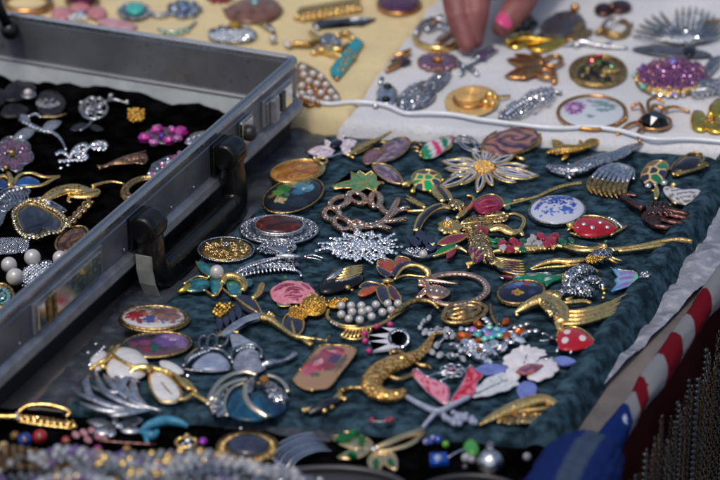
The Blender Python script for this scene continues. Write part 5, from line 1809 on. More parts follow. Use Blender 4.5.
b.tube([(176, 398, 2), (183, 397, 2), (190, 392, 3), (196, 396, 3), (205, 401, 2), (212, 404, 1.4)], [1.6, 1.6, 1.5, 1.8, 1.6, 1]).tube([(180, 378, 2), (187, 384, 2), (193, 391, 2.5)], [1.2, 1.8, 1.2]).tube([(160, 382, 4.6), (166, 389, 4.6), (170, 393, 4)], .7)
c = B('clear_stones', CL)
c.gems([(92, 366, 4), (98, 356, 6), (106, 348, 6)], 1.9, 5).gem(91, 353, 2, 4).gem(98, 345, 2, 4)

T('silver_leaf_spray_brooch', 'brushed silver spray of curling leaves at the near left corner of the velvet', 'brooch', 115, 393)
BS = mat('brushed_silver', (.72, .73, .76), 1, .34, bump=(900, .5), var=(300, (.36, .37, .41)))
b = B('leaves', BS)
for pts in ([(150, 408), (125, 402), (104, 390), (97, 372)], [(150, 408), (118, 406), (94, 398), (76, 391)], [(148, 407), (120, 409), (100, 407), (82, 401)], [(142, 405), (125, 396), (112, 385), (105, 376)], [(140, 405), (128, 395), (118, 382), (116, 374)], [(144, 405), (134, 396), (131, 386), (133, 380)], [(138, 404), (124, 392), (108, 392), (90, 386)], [(135, 402), (122, 388), (126, 380), (137, 383)], [(146, 408), (128, 411), (114, 412), (108, 409)], [(104, 404), (92, 394), (88, 382), (92, 377)]):
    b.tube([(x, y, 2.5 + 2.0 * math.sin(i * 1.05)) for i, (x, y) in enumerate(pts)], [.9, 2.5, 2.8, .6], flat=.5, n=10)
b.tube([(156, 409, 1), (140, 405, 3), (126, 398, 4)], [1.0, 1.8, 1.4])

T('blue_swirl_brooch', 'round blue enamel swirl brooch crossed by paved silver crescents', 'brooch', 248, 396)
BL = swirl(['#082236', '#0e4664', '#072f48', '#125272'], .06, .12)
B('blue_stone', PAINT).dome([(228, 402), (231, 393), (238, 388), (246, 388), (248, 396), (256, 408), (262, 416), (250, 418), (237, 416), (230, 411)], 1.5, 3, sub=3, col=BL)
B('blue_stone', PAINT).dome([(249, 394), (256, 391), (263, 396), (272, 401), (283, 402), (281, 409), (270, 414), (261, 411), (252, 402)], 1.5, 3, sub=3, col=BL)
b = B('bands', AG); b.mat = mat('pale_gold', (.85, .74, .56), 1, .22, bump=(420, .3))
b.tube([(211, 405, 2), (213, 396, 4), (220, 385, 5), (232, 377, 5), (245, 374, 5), (256, 377, 4)], 1.8).tube([(214, 400, 4), (224, 389, 5), (236, 383, 5.5), (247, 381, 5)], 1.7).tube([(266, 377, 3), (275, 380, 3), (282, 386, 3), (285, 393, 2)], 1.7)
b.tube([(246, 385, 6), (245, 396, 6), (250, 405, 5.5), (258, 411, 4), (266, 416, 2)], [1.4, 2.4, 2.6, 2.6, 1.8]).tube([(229, 415, 2), (226, 405, 4), (229, 394, 5), (236, 387, 5.5), (245, 384, 6)], 1.2)
c = B('pave', PS)
c.dome([(212, 408), (213, 399), (218, 391), (226, 386), (236, 382), (229, 391), (226, 400), (227, 412), (219, 413)], 1.5, 3, sub=3)
c.dome(lf(246, 393, 254, 377, 4.5), 4, 3).dome([(261, 382), (267, 381), (276, 386), (284, 394), (284, 400), (274, 402), (265, 394)], 3, 4, sub=3)
B('amber_stone', ST('#a8701c')).gem(263, 380, 4.2, 6).gem(258, 384, 2.2, 6)

T('gecko_brooch', 'tiny dark gecko brooch with gold feet on the near edge of the velvet', 'brooch', 324, 404)
b = B('body', AG); b.mat = GM
b.tube([(310, 412, 1.5), (320, 407, 3), (329, 403, 3), (336, 400, 2.5)], [2, 4, 4, 2.2], flat=.6)
b = B('feet', G)
for pts in ([(318, 408, 2), (311, 409, 1.6), (305, 410, 1.2)], [(322, 409, 2), (326, 411, 1.4)], [(333, 402, 2), (338, 399, 2), (343, 401, 1)], [(333, 400, 2), (336, 397, 1.5), (338, 396, 1)], [(328, 404, 2), (331, 408, 1)]):
    b.tube(pts, [1.4, 1.8, 2.2])

T('pink_bead_pin', 'small pin with two pink beads at the near edge of the velvet', 'pin', 381, 421)
B('beads', E('#a82a4a', .2, '#8a1f3c')).ball(372, 420, 2.6, 2.4).ball(391, 420, 3, 2.6).ball(386, 420.5, 2.4, 2.4)
B('wire', DS).tube([(371, 421, 2), (380, 422, 1.6), (391, 421, 2)], .9)

T('gold_feather_brooch', 'curved gold feather brooch with a pale underside at the near right corner', 'brooch', 522, 409)
b = B('feather', G)
b.tube([(479, 425, 1.5), (492, 418, 3), (508, 410, 5), (525, 403, 7), (541, 399, 8), (552, 402, 6), (557, 408, 3)], [1.2, 3.6, 5, 5.6, 5, 4, 2], flat=.6, n=14).tube([(481, 425, 1), (500, 416, 2.5), (518, 411, 3.5), (538, 409, 4), (554, 407, 3)], [.8, 2.2, 2.6, 2.4, 1.6], flat=.6)
b.tube([(512, 408, 8), (526, 402, 10), (542, 397, 11), (553, 400, 8)], 1.1)
B('underside', PG).dome([(496, 420), (508, 415), (524, 412), (542, 412), (551, 411), (544, 418), (528, 422), (508, 423)], .6, 2.5, sub=3)

flush()
# a few pieces sit a little larger than first laid out; each grows about its own base
GROW = {'rhinestone_spray_brooch': 1.12, 'filigree_butterfly_brooch': 1.12, 'daisy_brooch': 1.06, 'bow_flower_brooch': 1.15, 'parrot_brooch': 1.12, 'hummingbird_brooch': 1.22,
        'floral_bar_brooch': 1.08, 'black_shell_brooch': 1.12, 'enamel_bow_flower_brooch': 1.1, 'gold_leaf_oval_brooch': 1.1, 'crystal_star_brooch': 1.12, 'marquise_spray_brooch': 1.14,
        'phoenix_brooch': 1.05, 'navy_leaf_bird_brooch': 1.06, 'pearl_basket_brooch': 1.08, 'swan_brooch': 1.1, 'teal_flower_brooch': 1.08, 'red_butterfly_brooch': 1.08, 'double_leaf_brooch': 1.15,
        'dark_flower_brooch': 1.3, 'white_blossom_brooch': 1.08, 'crown_brooch': 1.06, 'blue_swirl_brooch': 1.08, 'white_pear_brooch': 1.06, 'silver_leaf_spray_brooch': 1.12, 'orchid_spray_brooch': 1.1,
        'silver_crocodile_brooch': 1.1, 'lizard_brooch': 1.08, 'gold_shrimp_brooch': 1.1, 'angel_tassel_brooch': 1.12, 'silver_comb_brooch': 1.08, 'maple_leaf_brooch': 1.08, 'pave_mouse_brooch': 1.1,
        'gecko_brooch': 1.15, 'red_rose_brooch': 1.05, 'ribbon_wreath_brooch': 1.05}
for o in COL.objects:
    if o.parent is None and o.name in GROW:
        o.scale = (GROW[o.name],) * 3
# ============================================================ brooches inside the case
GROUP = 'brooches in the black lined case'
ZB = 0.8
WIRE = 1.2
T('black_flower_brooch', 'black petalled flower brooch with a white pearl near the case back wall', 'brooch', 30, 100)
b = B('petals', mat('black_petals', (.006, .006, .009), 0, .4, spec=.35, bump=(160, .6, .002), var=(90, (.014, .014, .022))))
for pts in ([(2, 98), (8, 84), (22, 80), (36, 86), (30, 95), (16, 100)], [(36, 98), (44, 90), (58, 92), (66, 101), (60, 112), (44, 114), (37, 107)], [(0, 112), (8, 104), (22, 104), (29, 110), (18, 116), (4, 116)], [(-8, 96), (0, 88), (8, 94), (2, 104), (-8, 106)]):
    b.dome(pts, 1.5, 3.5, sub=3, rip=3.0, rings=10)
B('pearl', PEARL).ball(28, 93, 4.6, 7)
B('setting', DS).ring(28, 95, 6.5, 3, 1.6, 4).fill(el(48, 103, 12, 5), 1.0, 5.5)
B('stem', AG).tube([(40, 117, 1.5), (55, 117, 2), (66, 114, 2)], 1.1)

T('silver_ring_flower_brooch', 'round silver openwork flower with a small twig in the far case corner', 'brooch', 95, 108)
b = B('petals', SV)
for a in range(6):
    t = a * 1.047
    b.tube(el(94 + 7 * math.cos(t), 108 + 5.5 * math.sin(t), 6.5, 4.6, a * 30, 16), 1.1, z=3, closed=True, sub=1, n=6)
b.ring(93.5, 109, 13.5, 10.5, 1.3, 2)
b.tube([(86, 113, 3), (94, 108, 4), (103, 104, 3)], 1.4)
B('twig', DS).tube([(104, 103, 3), (112, 100, 3), (120, 101, 3), (129, 104, 1.5)], [1.6, 2.4, 1.2, 1]).tube([(109, 101, 3), (111, 95, 3)], [1.6, 2.4])
B('clear_stones', CL).gem(111, 95, 2.6, 5.5).gem(127, 101, 2.2, 3).gem(81, 102, 2, 4).gem(100, 106, 2.2, 5)

T('small_gold_cluster_pin', 'small rough gold flower cluster beside the case back wall', 'pin', 136, 115)
B('cluster', GN).dome(el(136, 115, 9, 6.5), 1, 3).fill(el(136, 115, 10, 7), 2.4, 2.5, 'ball', hz=3.5)

T('magenta_stone_brooch', 'bright magenta flower brooch of large oval glass stones', 'brooch', 162, 135)
b = B('petal_stones', mat('magenta_glass', (.42, .02, .26), .35, .06, coat=.8))
for x, y, r, a in ((145, 137, 8, 10), (157, 129, 7.6, -30), (168, 140, 7, 30), (181, 131, 8, 0), (172, 130, 5, 40)):
    b.gem(x, y, r, 4, asp=.8, ang=a)
b = B('pale_stones', ST('#c07ab4'))
for x, y, r in ((154, 142, 5.4), (178, 138, 5), (171, 128, 3.6)):
    b.gem(x, y, r, 4, asp=.8)
B('centre_stone', ST('#5a2aa0')).gem(162, 135, 3.6, 5)
B('setting', DS).plate(el(163, 136, 20, 8), .5, 2, .5)

T('silver_dragonfly_brooch', 'silver dragonfly brooch with grey enamel wings in the case', 'brooch', 38, 130)
b = B('wings', E('#59616e', .25, '#7a8290'))
b.dome(lf(36, 128, 11, 140, 5.5), 2, 1.6).dome(lf(42, 128, 62, 121, 4.8), 2, 1.6).dome(lf(30, 122, 20, 114, 4), 2, 1.6)
b = B('body', SV)
b.tube([(20, 120, 3), (30, 126, 4), (42, 131, 4), (54, 134, 3), (61, 140, 2.5), (66, 150, 1.5)], [2.4, 3, 2.6, 2.2, 1.4, 1.0])
b.tube([(28, 117, 3), (36, 114, 4), (41, 118, 3)], 1.4)
B('clear_stones', CL).gems([(22, 121, 6.5), (32, 126, 7.5), (42, 130, 7), (53, 133.5, 5.5)], 2.0, 5).gems([(12, 140, 4), (26, 135, 4)], 1.2)

T('purple_pave_flower_brooch', 'large silver flower brooch with small purple stones at the left of the case', 'brooch', 12, 155)
b, c = B('petals', DS), B('purple_stones', ST('#6f5570'))
for k in range(6):
    t = k * 1.047 + .3
    x, y = 12 + 13 * math.cos(t), 154 + 10 * math.sin(t)
    o = el(x, y, 9, 7, k * 40, 18)
    b.dome(o, 1.5, 3, rings=5); b.tube(o, 1.0, z=3, closed=True, sub=1, n=6)
    c.fill(el(x, y, 7, 5.2), 1.5, 4.5, hz=1.5)
B('centre', AG).ball(6, 168, 3.5, 4).ball(12, 153, 4, 6)

T('rhinestone_bow_brooch', 'clear rhinestone bow brooch in the middle of the case', 'brooch', 80, 155)
b, c = B('setting', DS), B('rhinestones', CL)
for pts in ([(56, 155), (62, 152), (70, 158)], [(70, 158), (76, 148), (86, 145), (84, 155)], [(84, 152), (94, 144), (104, 143), (107, 147)], [(58, 162), (70, 161), (84, 160), (87, 156)], [(72, 152), (82, 150)], [(94, 148), (104, 148)]):
    b.tube([(x, y, 2.5) for x, y in pts], 2.2, n=6)
    c.gems([(x, y, 4.6) for x, y in pts], 2.2, 4.4)
c.gem(61, 168, 2.4, 2).gem(68, 165, 2, 2)
c.fill(el(80, 153, 8, 5), 2.2, 4.5).fill(el(99, 147, 8, 4), 2, 4)

T('bronze_vase_brooch', 'bronze vase shaped brooch with chased folds, in the case', 'brooch', 122, 163)
b = B('body', mat('old_bronze', (.50, .30, .18), 1, .3, bump=(500, .8), var=(260, (.28, .14, .08))))
b.tube([(98, 168, 3), (103, 167, 3), (110, 165, 4), (124, 161, 5), (136, 159, 5), (146, 158, 4)], [4.4, 2.4, 3.2, 5.6, 6.6, 6], n=14, flat=.6)
for k in range(5):
    b.tube([(106, 167 - k * .5, 5.5), (122, 161 + (k - 2) * 1.5, 8), (146, 157 + (k - 2) * 2.8, 5)], [.5, 1.1, .9], n=6)
b.loops([el(136, 160, 5, 3, 20, 14), el(142, 161, 4, 3, 0, 14)], .7, 8.5)

T('pink_rhinestone_brooch', 'pink and white rhinestone brooch against the front wall of the case', 'brooch', 163, 165)
b, c, d = B('setting', DS), B('white_stones', CL), B('pink_stones', ST('#b8587e'))
random.seed(21)
b.plate([(147, 175), (152, 164), (166, 157), (182, 154), (178, 162), (164, 172)], 1, 2, .5)
for k in range(34):
    x = random.uniform(148, 181); y = 176 - (x - 147) * .58 + random.uniform(-5, 4)
    (c if k % 2 else d).gem(x, y, random.uniform(1.8, 3), random.uniform(3.5, 5))

T('silver_leaf_pin', 'pale silver leaf pin half hidden by the case front wall', 'pin', 196, 137)
b = B('leaf', SV)
b.dome(lf(184, 142, 212, 131, 5.5), 1, 2.5)
for k in range(4):
    b.tube([(188 + 5 * k, 140 - 2 * k, 4), (196 + 5 * k, 134 - k, 3)], .8)

T('gold_hoop_brooch', 'gold hoop brooch of plain ridged rings near the case front wall', 'brooch', 142, 189)
b = B('hoop', AG)
b.tube(el(142, 189, 19, 10.5, -16, 36), 2.2, z=3, closed=True, sub=1).tube(el(143, 188.5, 16, 8, -16, 36), 1.8, z=4.5, closed=True, sub=1).tube(el(142, 190, 20.5, 12, -16, 36), 1.6, z=1.6, closed=True, sub=1)
B('clear_stone', CL).gem(129, 197, 1.5, 6)

T('gold_leaf_brooch', 'long polished gold double leaf brooch with a thin stem, in the case', 'brooch', 82, 194)
b = B('leaf', G)
b.dome([(40, 197), (50, 189), (64, 184), (80, 183), (92, 188), (84, 191), (68, 192), (52, 198), (42, 200)], 3, 4, sub=3)
b.dome([(67, 194), (80, 189), (94, 187), (101, 189), (99, 194), (90, 197), (76, 197)], 2, 3.5, sub=3)
b.tube([(92, 187, 4), (100, 184, 5), (112, 182, 4), (124, 184, 2.5)], [2.4, 1.6, 1.6, 1.1]).tube([(69, 197, 2), (68, 201, 2), (71, 203, 1.5)], 1.5)
B('ribs', AG).tube([(70, 194, 5.5), (84, 193, 6.5), (98, 191, 5)], .7).tube([(46, 195, 6), (62, 188, 8), (80, 186, 7)], .6)

T('blue_ribbon_brooch', 'gold ribbon brooch with a bright blue enamel panel at the left of the case', 'brooch', 30, 181)
b = B('ribbon', G)
b.tube([(-6, 178, 3), (6, 176, 3), (12, 182, 3)], 3, flat=.5).tube([(13, 184, 3), (20, 175, 5), (32, 173, 6), (44, 177, 5), (60, 176, 2)], [2, 2.2, 2, 2.2, 1.2], flat=.6).tube([(12, 185, 2), (28, 187, 3), (43, 185, 3), (52, 180, 3), (60, 177, 2)], [2.4, 1.8, 2.4, 2, 1], flat=.6)
b.tube([(8, 174, 6), (11, 181, 6.5), (9, 187, 4)], [2.6, 3, 2.4])
B('blue_panel', E('#0e4f96', .14, '#123c6e')).dome([(15, 184), (20, 178), (29, 176), (38, 179), (40, 184), (28, 185)], 3, 2.5, sub=3)
B('blue_panel', E('#123c72', .14, '#0c2444')).dome([(-10, 184), (-4, 178), (5, 179), (8, 186), (0, 188)], 2, 2, sub=3)

T('silver_filigree_bow_brooch', 'dark silver filigree bow brooch above the heart in the case', 'brooch', 28, 205)
b = B('bow', DS)
for pts in ([(-6, 200), (4, 190), (20, 187), (30, 192), (18, 202), (4, 212)], [(0, 226), (6, 212), (14, 202), (8, 200), (-4, 208)], [(34, 200), (46, 205), (58, 212), (66, 211), (52, 202), (42, 198)]):
    b.tube(pts, 1.2, z=3, closed=True, sub=3)
    b.dome(pts, .8, 1.6, sub=3, rip=1.0)
c = B('rhinestones', CL)
c.gems([(-4, 203, 4), (8, 192, 4), (22, 188, 4)], 1.9, 4.6).gems([(33, 199, 5), (40, 203, 5), (49, 204, 5), (46, 200, 5)], 2.3, 4.6)
b = B('filigree', SV)
for k in range(7):
    b.tube([(2 + 4 * k, 192 + (k % 2), 4), (8 + 3.4 * k, 199, 4.5), (4 + 3 * k, 207 - k, 3)], .6, n=5)

T('heart_key_brooch', 'gold key brooch with a black heart stone framed in rhinestones', 'brooch', 42, 220)
HT = [(17, 213), (24, 206), (33, 204), (44, 209), (56, 216), (62, 223), (57, 230), (48, 231), (43, 228), (37, 233), (28, 233), (21, 227)]
HF = [(12, 213), (22, 202), (33, 199), (46, 204), (60, 211), (68, 222), (62, 232), (49, 235), (37, 240), (24, 238), (15, 229)]
b = B('frame', AG)
b.plate(HF, .5, 3, .8, sub=3)
B('frame_stones', PG).tube([(p[0] * .62 + q[0] * .38, p[1] * .62 + q[1] * .38) for p, q in zip(HF, [HT[0], HT[1], HT[2], HT[3], HT[4], HT[5], HT[6], HT[7], HT[9], HT[10], HT[11]])], 2.6, z=4, closed=True)
c = B('frame_gems', mat('champagne_stone', (.86, .76, .55), .9, .06))
c.gems([(p[0] * .7 + q[0] * .3, p[1] * .7 + q[1] * .3, 6) for p, q in zip(HF, [HT[0], HT[1], HT[2], HT[3], HT[4], HT[5], HT[6], HT[7], HT[9], HT[10], HT[11]])], 1.9, 4.6, closed=True)
B('heart_stone', PAINT).dome(HT, 3.2, 4, sub=3, rings=10, col=swirl(['#07090f', '#232a38', '#0c0f18', '#3a4250'], .06, .1, 2))
B('heart_rim', G).tube(HT, .9, z=4, closed=True, sub=3)
b = B('key_stem', AG)
for s_ in (-1, 1):
    b.tube([(67 + 2.8 * s_ * math.cos(k * 1.7) + 24 * k / 9, 226 - 25 * k / 9 + 2.0 * s_ * math.cos(k * 1.7), 4 + 1.5 * s_ * math.sin(k * 1.7)) for k in range(10)], 1.9, n=8)
c.gems([(66, 227, 6.5), (78, 214, 6.5), (90, 202, 6)], 1.6, 4.4)

T('amber_oval_brooch', 'amber brown oval stone brooch touching the case front wall', 'brooch', 72, 239)
B('stone', PAINT).dome(el(72, 238.5, 16.5, 9.5, -32, 36), 1.5, 4.5, rings=10, col=swirl(['#1a1008', '#5a340e', '#2a241c', '#8a5a1a', '#2c1a0a'], .1, .16, 2.5))
B('rim', AG).tube(el(72, 239.5, 18, 10.8, -32, 36), 1.4, z=1.4, closed=True, sub=1)

T('pearl_cluster_brooch', 'silver paved brooch with four large white pearls at the left of the case', 'brooch', 32, 267)
b = B('pearls', PEARL)
for x, y, r, z in ((32.5, 257.5, 8.6, 9), (9, 265, 8.2, 8), (15, 277, 9, 9), (60, 258, 7.6, 8)):
    b.ball(x, y, r, z, n=20, m=14)
b = B('leaves', PD)
b.dome([(20, 272), (30, 263), (46, 259), (54, 262), (44, 274), (30, 284), (20, 284)], .8, 3, sub=3, rip=1.4)
B('rhinestones', CL).fill([(22, 272), (32, 264), (48, 261), (50, 266), (40, 276), (28, 284), (22, 282)], 1.8, 4.5, hz=1)

T('turquoise_rosette_brooch', 'gold edged rosette of pale turquoise stones at the left edge of the case', 'brooch', 0, 296)
b = B('setting', AG)
b.tube(el(0, 296, 13.5, 12, 0, 28), 1.6, z=2, closed=True, sub=1)
b.plate(el(0, 296, 12, 10.5, 0, 24), .5, 1.5, .4)
c = B('turquoise_stones', ST('#6a9aa4'))
c.gems(el(0, 296, 9, 8, 0, 16), 2.6, 5.2, z=3.5, closed=True, sub=1).fill(el(0, 296, 6, 4.5), 2.6, 4)

T('dark_net_pin', 'dark beaded net pin under the heart in the case', 'pin', 12, 245)
b = B('net', GM)
for k in range(6):
    b.tube([(-6 + 6 * k, 238, 1.5), (-2 + 6 * k, 246, 2), (-8 + 6 * k, 254, 1.5)], .7, n=5).tube([(-8, 240 + 2.6 * k, 1.6), (10, 241 + 2.6 * k, 2), (30, 239 + 2.4 * k, 1.5)], .6, n=5)
B('beads', CG).fill([(-6, 238), (30, 237), (28, 252), (-6, 255)], 1.1, 2.6)

T('grey_pin', 'small flat grey wing pin in the shadow of the case, right of the dragonfly', 'pin', 84, 128)
b = B('wings', GM)
b.plate(lf(70, 130, 88, 124, 3.4), 1, 1.4, .4).plate(lf(88, 126, 104, 130, 3), 1, 1.4, .4)
B('body', DS).tube([(80, 131, 2), (88, 126, 3), (92, 121, 2)], 1.2)

# ============================================================ brooches on the cream pad
GROUP = 'brooches on the cream pad'
ZB = ZP
T('gold_bangle_brooch', 'gold oval ring brooch at the far left of the cream pad', 'brooch', 26, 5)
B('hoop', CU).ring(26, 2, 24, 10, 3.2, 3)
T('pink_stone_brooch', 'pale pink three petal flower brooch behind the case wall', 'brooch', 78, 12)
b = B('petals', E('#c2858a', .2, '#a8686e'))
for x, y, rx, ry in ((62, 12, 11, 6), (97, 11, 10, 6), (80, 6, 10, 5)):
    b.dome(el(x, y, rx, ry), 1, 5)
B('clear_stones', CL).fill(el(78, 16, 10, 3.5), 2.2, 3).gem(80, 13, 4, 5)
T('maroon_stone_brooch', 'dark maroon cut stone brooch at the top edge above the pink one', 'brooch', 82, 0)
B('stone', ST('#5a1030')).gem(82, -1, 15, 6, asp=.8)
B('setting', AG).ring(82, 0, 16, 7, 1.6, 2)
T('turquoise_oval_brooch', 'silver brooch with a turquoise oval stone and beaded edge', 'brooch', 134, 11)
B('stone', E('#2f9a90', .2, '#4ab4a8')).dome(el(135, 7, 9.5, 5.5), 4, 4)
b = B('beaded_frame', DS)
b.plate(el(134, 11, 16.5, 8.5), .5, 3, .8)
for k in range(22):
    a = k / 22 * 6.283
    b.ball(134 + 15.5 * math.cos(a), 11 + 7.6 * math.sin(a), 2, 3, n=7, m=5)
B('chain_tail', SV).tube([(150, 13, 2), (158, 16, 2), (168, 14, 2), (178, 12, 2)], 2.4)
T('lilac_drop_pin', 'pale pink fabric petal pin lying by the case back rim', 'pin', 118, 22)
B('petal', E('#bf949a', .4, '#a87c86')).dome([(96, 20), (108, 17), (124, 20), (138, 25), (128, 29), (110, 26)], .5, 3, sub=3)
T('silver_lace_brooch', 'pale silver lace brooch with blue stones left of the agate drop', 'brooch', 184, 10)
b, c = B('lace', DS), B('blue_stones', ST('#7a94c0'))
for k in range(7):
    a = k * .9
    b.ring(184 + 11 * math.cos(a), 9 + 5.5 * math.sin(a), 6, 3, 1.3, 2)
    c.gem(184 + 11 * math.cos(a), 8.5 + 5.5 * math.sin(a), 2.6, 4)
c.gem(184, 8, 4, 6)
T('opal_leaf_pin', 'small silver leaf pin with opal stones behind the case rim', 'pin', 178, 31)
b = B('leaf', SV)
b.tube([(158, 29, 1.5), (172, 32, 2), (188, 28, 2), (196, 22, 1.5)], 1.3)
B('opal_stones', ST('#8ac0a8')).gems([(160, 30, 4), (174, 33, 4), (190, 28, 4)], 2.6, 7)
T('silver_bow_brooch', 'openwork silver bow brooch with a yellow stone behind the case', 'brooch', 232, 34)
b = B('bow', DS)
for k in range(9):
    a = k * .7
    b.ring(232 + 17 * math.cos(a), 34 + 5 * math.sin(a), 6.5, 3.4, 1.2, 2.5)
b.plate(el(232, 34, 22, 6), .4, 1.5, .4)
B('clear_stones', CL).fill(el(232, 35, 24, 6), 1.9, 4)
B('yellow_stone', ST('#a8822a')).gem(235, 25, 7, 6, asp=.8)
T('agate_drop_brooch', 'brown agate lump brooch with a pale blue stone at the top edge', 'brooch', 254, 10)
B('stone', PAINT).dome([(224, 9), (236, 0), (256, -6), (276, -2), (282, 8), (272, 18), (250, 21), (232, 18)], 1, 8, sub=3, col=swirl(['#5a3a2c', '#8a6450', '#4a2c22', '#7a564a'], .08, .15))
B('blue_stone', ST('#7ab4c0')).gem(255, 2, 4.5, 10)
B('setting', AG).tube([(224, 9), (232, 19), (250, 22), (272, 19), (282, 9)], 1.6, z=1.5).ball(236, 25, 3, 2)
T('gold_fern_brooch', 'gold fern brooch with long ribbed leaves at the top of the cream pad', 'brooch', 322, 9)
b = B('leaves', G)
b.tube([(294, 18, 2), (314, 12, 3), (340, 8, 3), (362, 8, 2)], 1.6)
for k in range(11):
    x = 298 + 5.6 * k; y = 17 - .95 * k
    b.tube([(x, y, 3), (x + 2, y - 6, 4), (x + 6, y - 11, 2)], [1.2, 2.6, .6]).tube([(x, y, 3), (x + 5, y + 2, 3), (x + 9, y + 3, 1)], [1, 2, .6])
T('pearl_sprig_brooch', 'gold and silver sprig brooch ending in a white pearl', 'brooch', 282, 36)
B('stem', AG).tube([(258, 23, 2), (268, 26, 4), (274, 32, 3), (272, 40, 2.5)], [1.6, 2.6, 1.6, 1.6]).tube([(286, 46, 2), (298, 44, 3), (310, 44, 3), (316, 40, 2)], [1.4, 3.2, 3, 1.4])
B('pearl', PEARL).ball(273, 39, 4.4, 4.4).ball(287, 44, 3.2, 3.2)
B('clear_stones', CL).gems([(264, 25, 6), (274, 30, 6)], 2.4).gems([(284, 41, 4), (290, 47, 4)], 2.2)
T('gold_bird_brooch', 'gold branch brooch with a silver paved bird, beside the turquoise bar', 'brooch', 333, 42)
b = B('branch', G)
b.tube([(310, 32, 2), (316, 37, 3), (326, 44, 3), (338, 50, 2.5), (348, 44, 3)], [2, 2.8, 3, 3, 2]).tube([(312, 54, 1.5), (322, 50, 3), (334, 54, 3), (344, 58, 2)], [2.4, 3.4, 3.4, 2.2]).tube([(336, 36, 3), (346, 33, 3), (354, 39, 2)], [1.6, 3, 2])
B('bird', PS).dome([(318, 38), (326, 32), (336, 34), (342, 42), (332, 45), (322, 43)], 4, 4, sub=3)
T('silver_knife_brooch', 'dark silver sword shaped bar brooch under the gold fern', 'brooch', 338, 22)
B('blade', GM).plate([(312, 25), (318, 21), (350, 18), (376, 19), (362, 25), (340, 24), (318, 28)], 1, 2.4, .6)
B('handle', SV).tube([(350, 20, 3), (362, 19, 3), (374, 19.5, 2)], [1.6, 2.2, 1]).tube([(314, 23, 3), (318, 29, 2)], 1.6)
T('turquoise_bar_brooch', 'turquoise enamel bar brooch with small gold scrolls', 'brooch', 346, 58)
TQ = [(331, 70), (333, 66), (352, 42), (357, 39), (362, 42), (361, 47), (343, 73), (338, 77), (332, 75)]
B('bar', E('#0a7a8a', .18, '#12909c')).plate(TQ, 1, 4.5, 1.4, sub=3)
b = B('gold_scrolls', G)
for x, y in ((349, 50), (352, 55), (344, 62), (341, 68), (346, 57)):
    b.tube([(x - 3, y + 2, 5.8), (x, y - 1, 6), (x + 2, y + 2, 5.8), (x + 3, y - 1, 5.8)], .8, n=5)
B('rim', CU).tube(TQ, .9, z=1, closed=True, sub=3)
B('end_knob', CU).ball(337, 79, 2.6, 2)
T('pearl_flower_brooch', 'gold brooch covered with rows of white pearls behind the case corner', 'brooch', 315, 84)
b = B('pearls', PEARL)
for x, y in ((303, 68), (313, 74), (321, 77), (304, 75), (309, 81), (317, 84), (326, 85), (302, 86), (310, 93), (321, 93), (331, 92), (327, 99), (336, 98), (302, 94), (313, 100)):
    b.ball(x, y, 4.0, 5)
b = B('setting', CU)
b.plate([(296, 66), (306, 64), (322, 74), (334, 88), (341, 99), (322, 103), (300, 103)], .5, 2, .6, sub=2)
for x, y in ((309, 88), (325, 90), (316, 90), (306, 100), (318, 103)):
    b.ball(x, y, 2.6, 4, n=8, m=6)
T('purple_oval_brooch', 'dark purple cut stone oval brooch in a gold rim on the cream pad', 'brooch', 399, 3)
B('stone', PAINT).dome(el(399, 2, 19, 8.5), 2, 4, rings=10, col=swirl(['#2a1a3a', '#6a2a4a', '#2c3450', '#4a1a3c'], .2, .4))
B('rim', CU).ring(399, 4, 21, 10, 1.8, 2)
T('red_berry_pin', 'small red and pink bead pin at the top edge of the cream pad', 'pin', 222, -2)
B('beads', E('#9a2a4a', .2)).fill(el(220, -2, 14, 4), 3.4, 3, 'ball')

# ============================================================ brooches on the white pad
GROUP = 'brooches on the white pad'
ZB = ZP - 1.2
T('gold_basket_ring_brooch', 'open gold and silver wreath brooch under the fingertips', 'brooch', 434, 33)
B('gold_loop', G).tube([(414, 36), (420, 44), (436, 49), (450, 47), (458, 41)], [2.4, 3.6, 3], z=3)
b = B('silver_loop', SV)
b.tube([(416, 34), (422, 24), (436, 19), (450, 22)], [2.2, 2.8, 2], z=4).tube([(426, 30), (438, 26), (450, 30)], 2.2, z=3)
B('rose_leaf', RG).dome(lf(434, 42, 455, 30, 4), 2, 2).dome(lf(444, 14, 432, 22, 3), 2, 2)
T('gold_lizard_pin', 'small gold and dark enamel lizard pin at the left of the white pad', 'pin', 400, 60)
b = B('body', CU)
b.tube([(386, 71, 2), (393, 66, 3), (402, 62, 3)], [1.6, 3, 2.6]).tube([(394, 56, 3), (404, 54, 4), (410, 50, 3)], [1.4, 3.2, 1.8])
B('enamel', E('#2a2430', .2)).dome(lf(390, 60, 412, 60, 4), 2, 2.5)
T('purple_flower_oval_brooch', 'oval flower brooch of purple and bronze petals below the fingertips', 'brooch', 438, 61)
b, c = B('petals', mat('purple_metal', (.28, .17, .26), .8, .3, bump=(400, .5))), B('tips', CU)
for k in range(14):
    a = k / 14 * 6.283
    b.dome(lf(438 + 4 * math.cos(a), 60.5 + 2 * math.sin(a), 438 + 21 * math.cos(a), 60.5 + 9 * math.sin(a), 3), 2, 2.4, rings=4)
    c.tube([(438 + 5 * math.cos(a + .22), 60.5 + 2.2 * math.sin(a + .22), 3.5), (438 + 20 * math.cos(a + .22), 60.5 + 8.6 * math.sin(a + .22), 3)], .8, n=5)
B('centre', CU).ball(438, 60, 3.5, 5)
B('plate', CU).plate(el(438, 61.5, 21, 9), .3, 1.5, .4)
T('silver_cat_brooch', 'marcasite silver cat brooch with two black eyes and a leafy tail', 'brooch', 412, 92)
b = B('body', PD)
b.dome([(396, 101), (402, 90), (414, 82), (426, 79), (434, 84), (436, 94), (428, 103), (412, 107), (400, 106)], 1, 6, sub=3)
b.dome(lf(422, 90, 452, 70, 7), 2, 4)
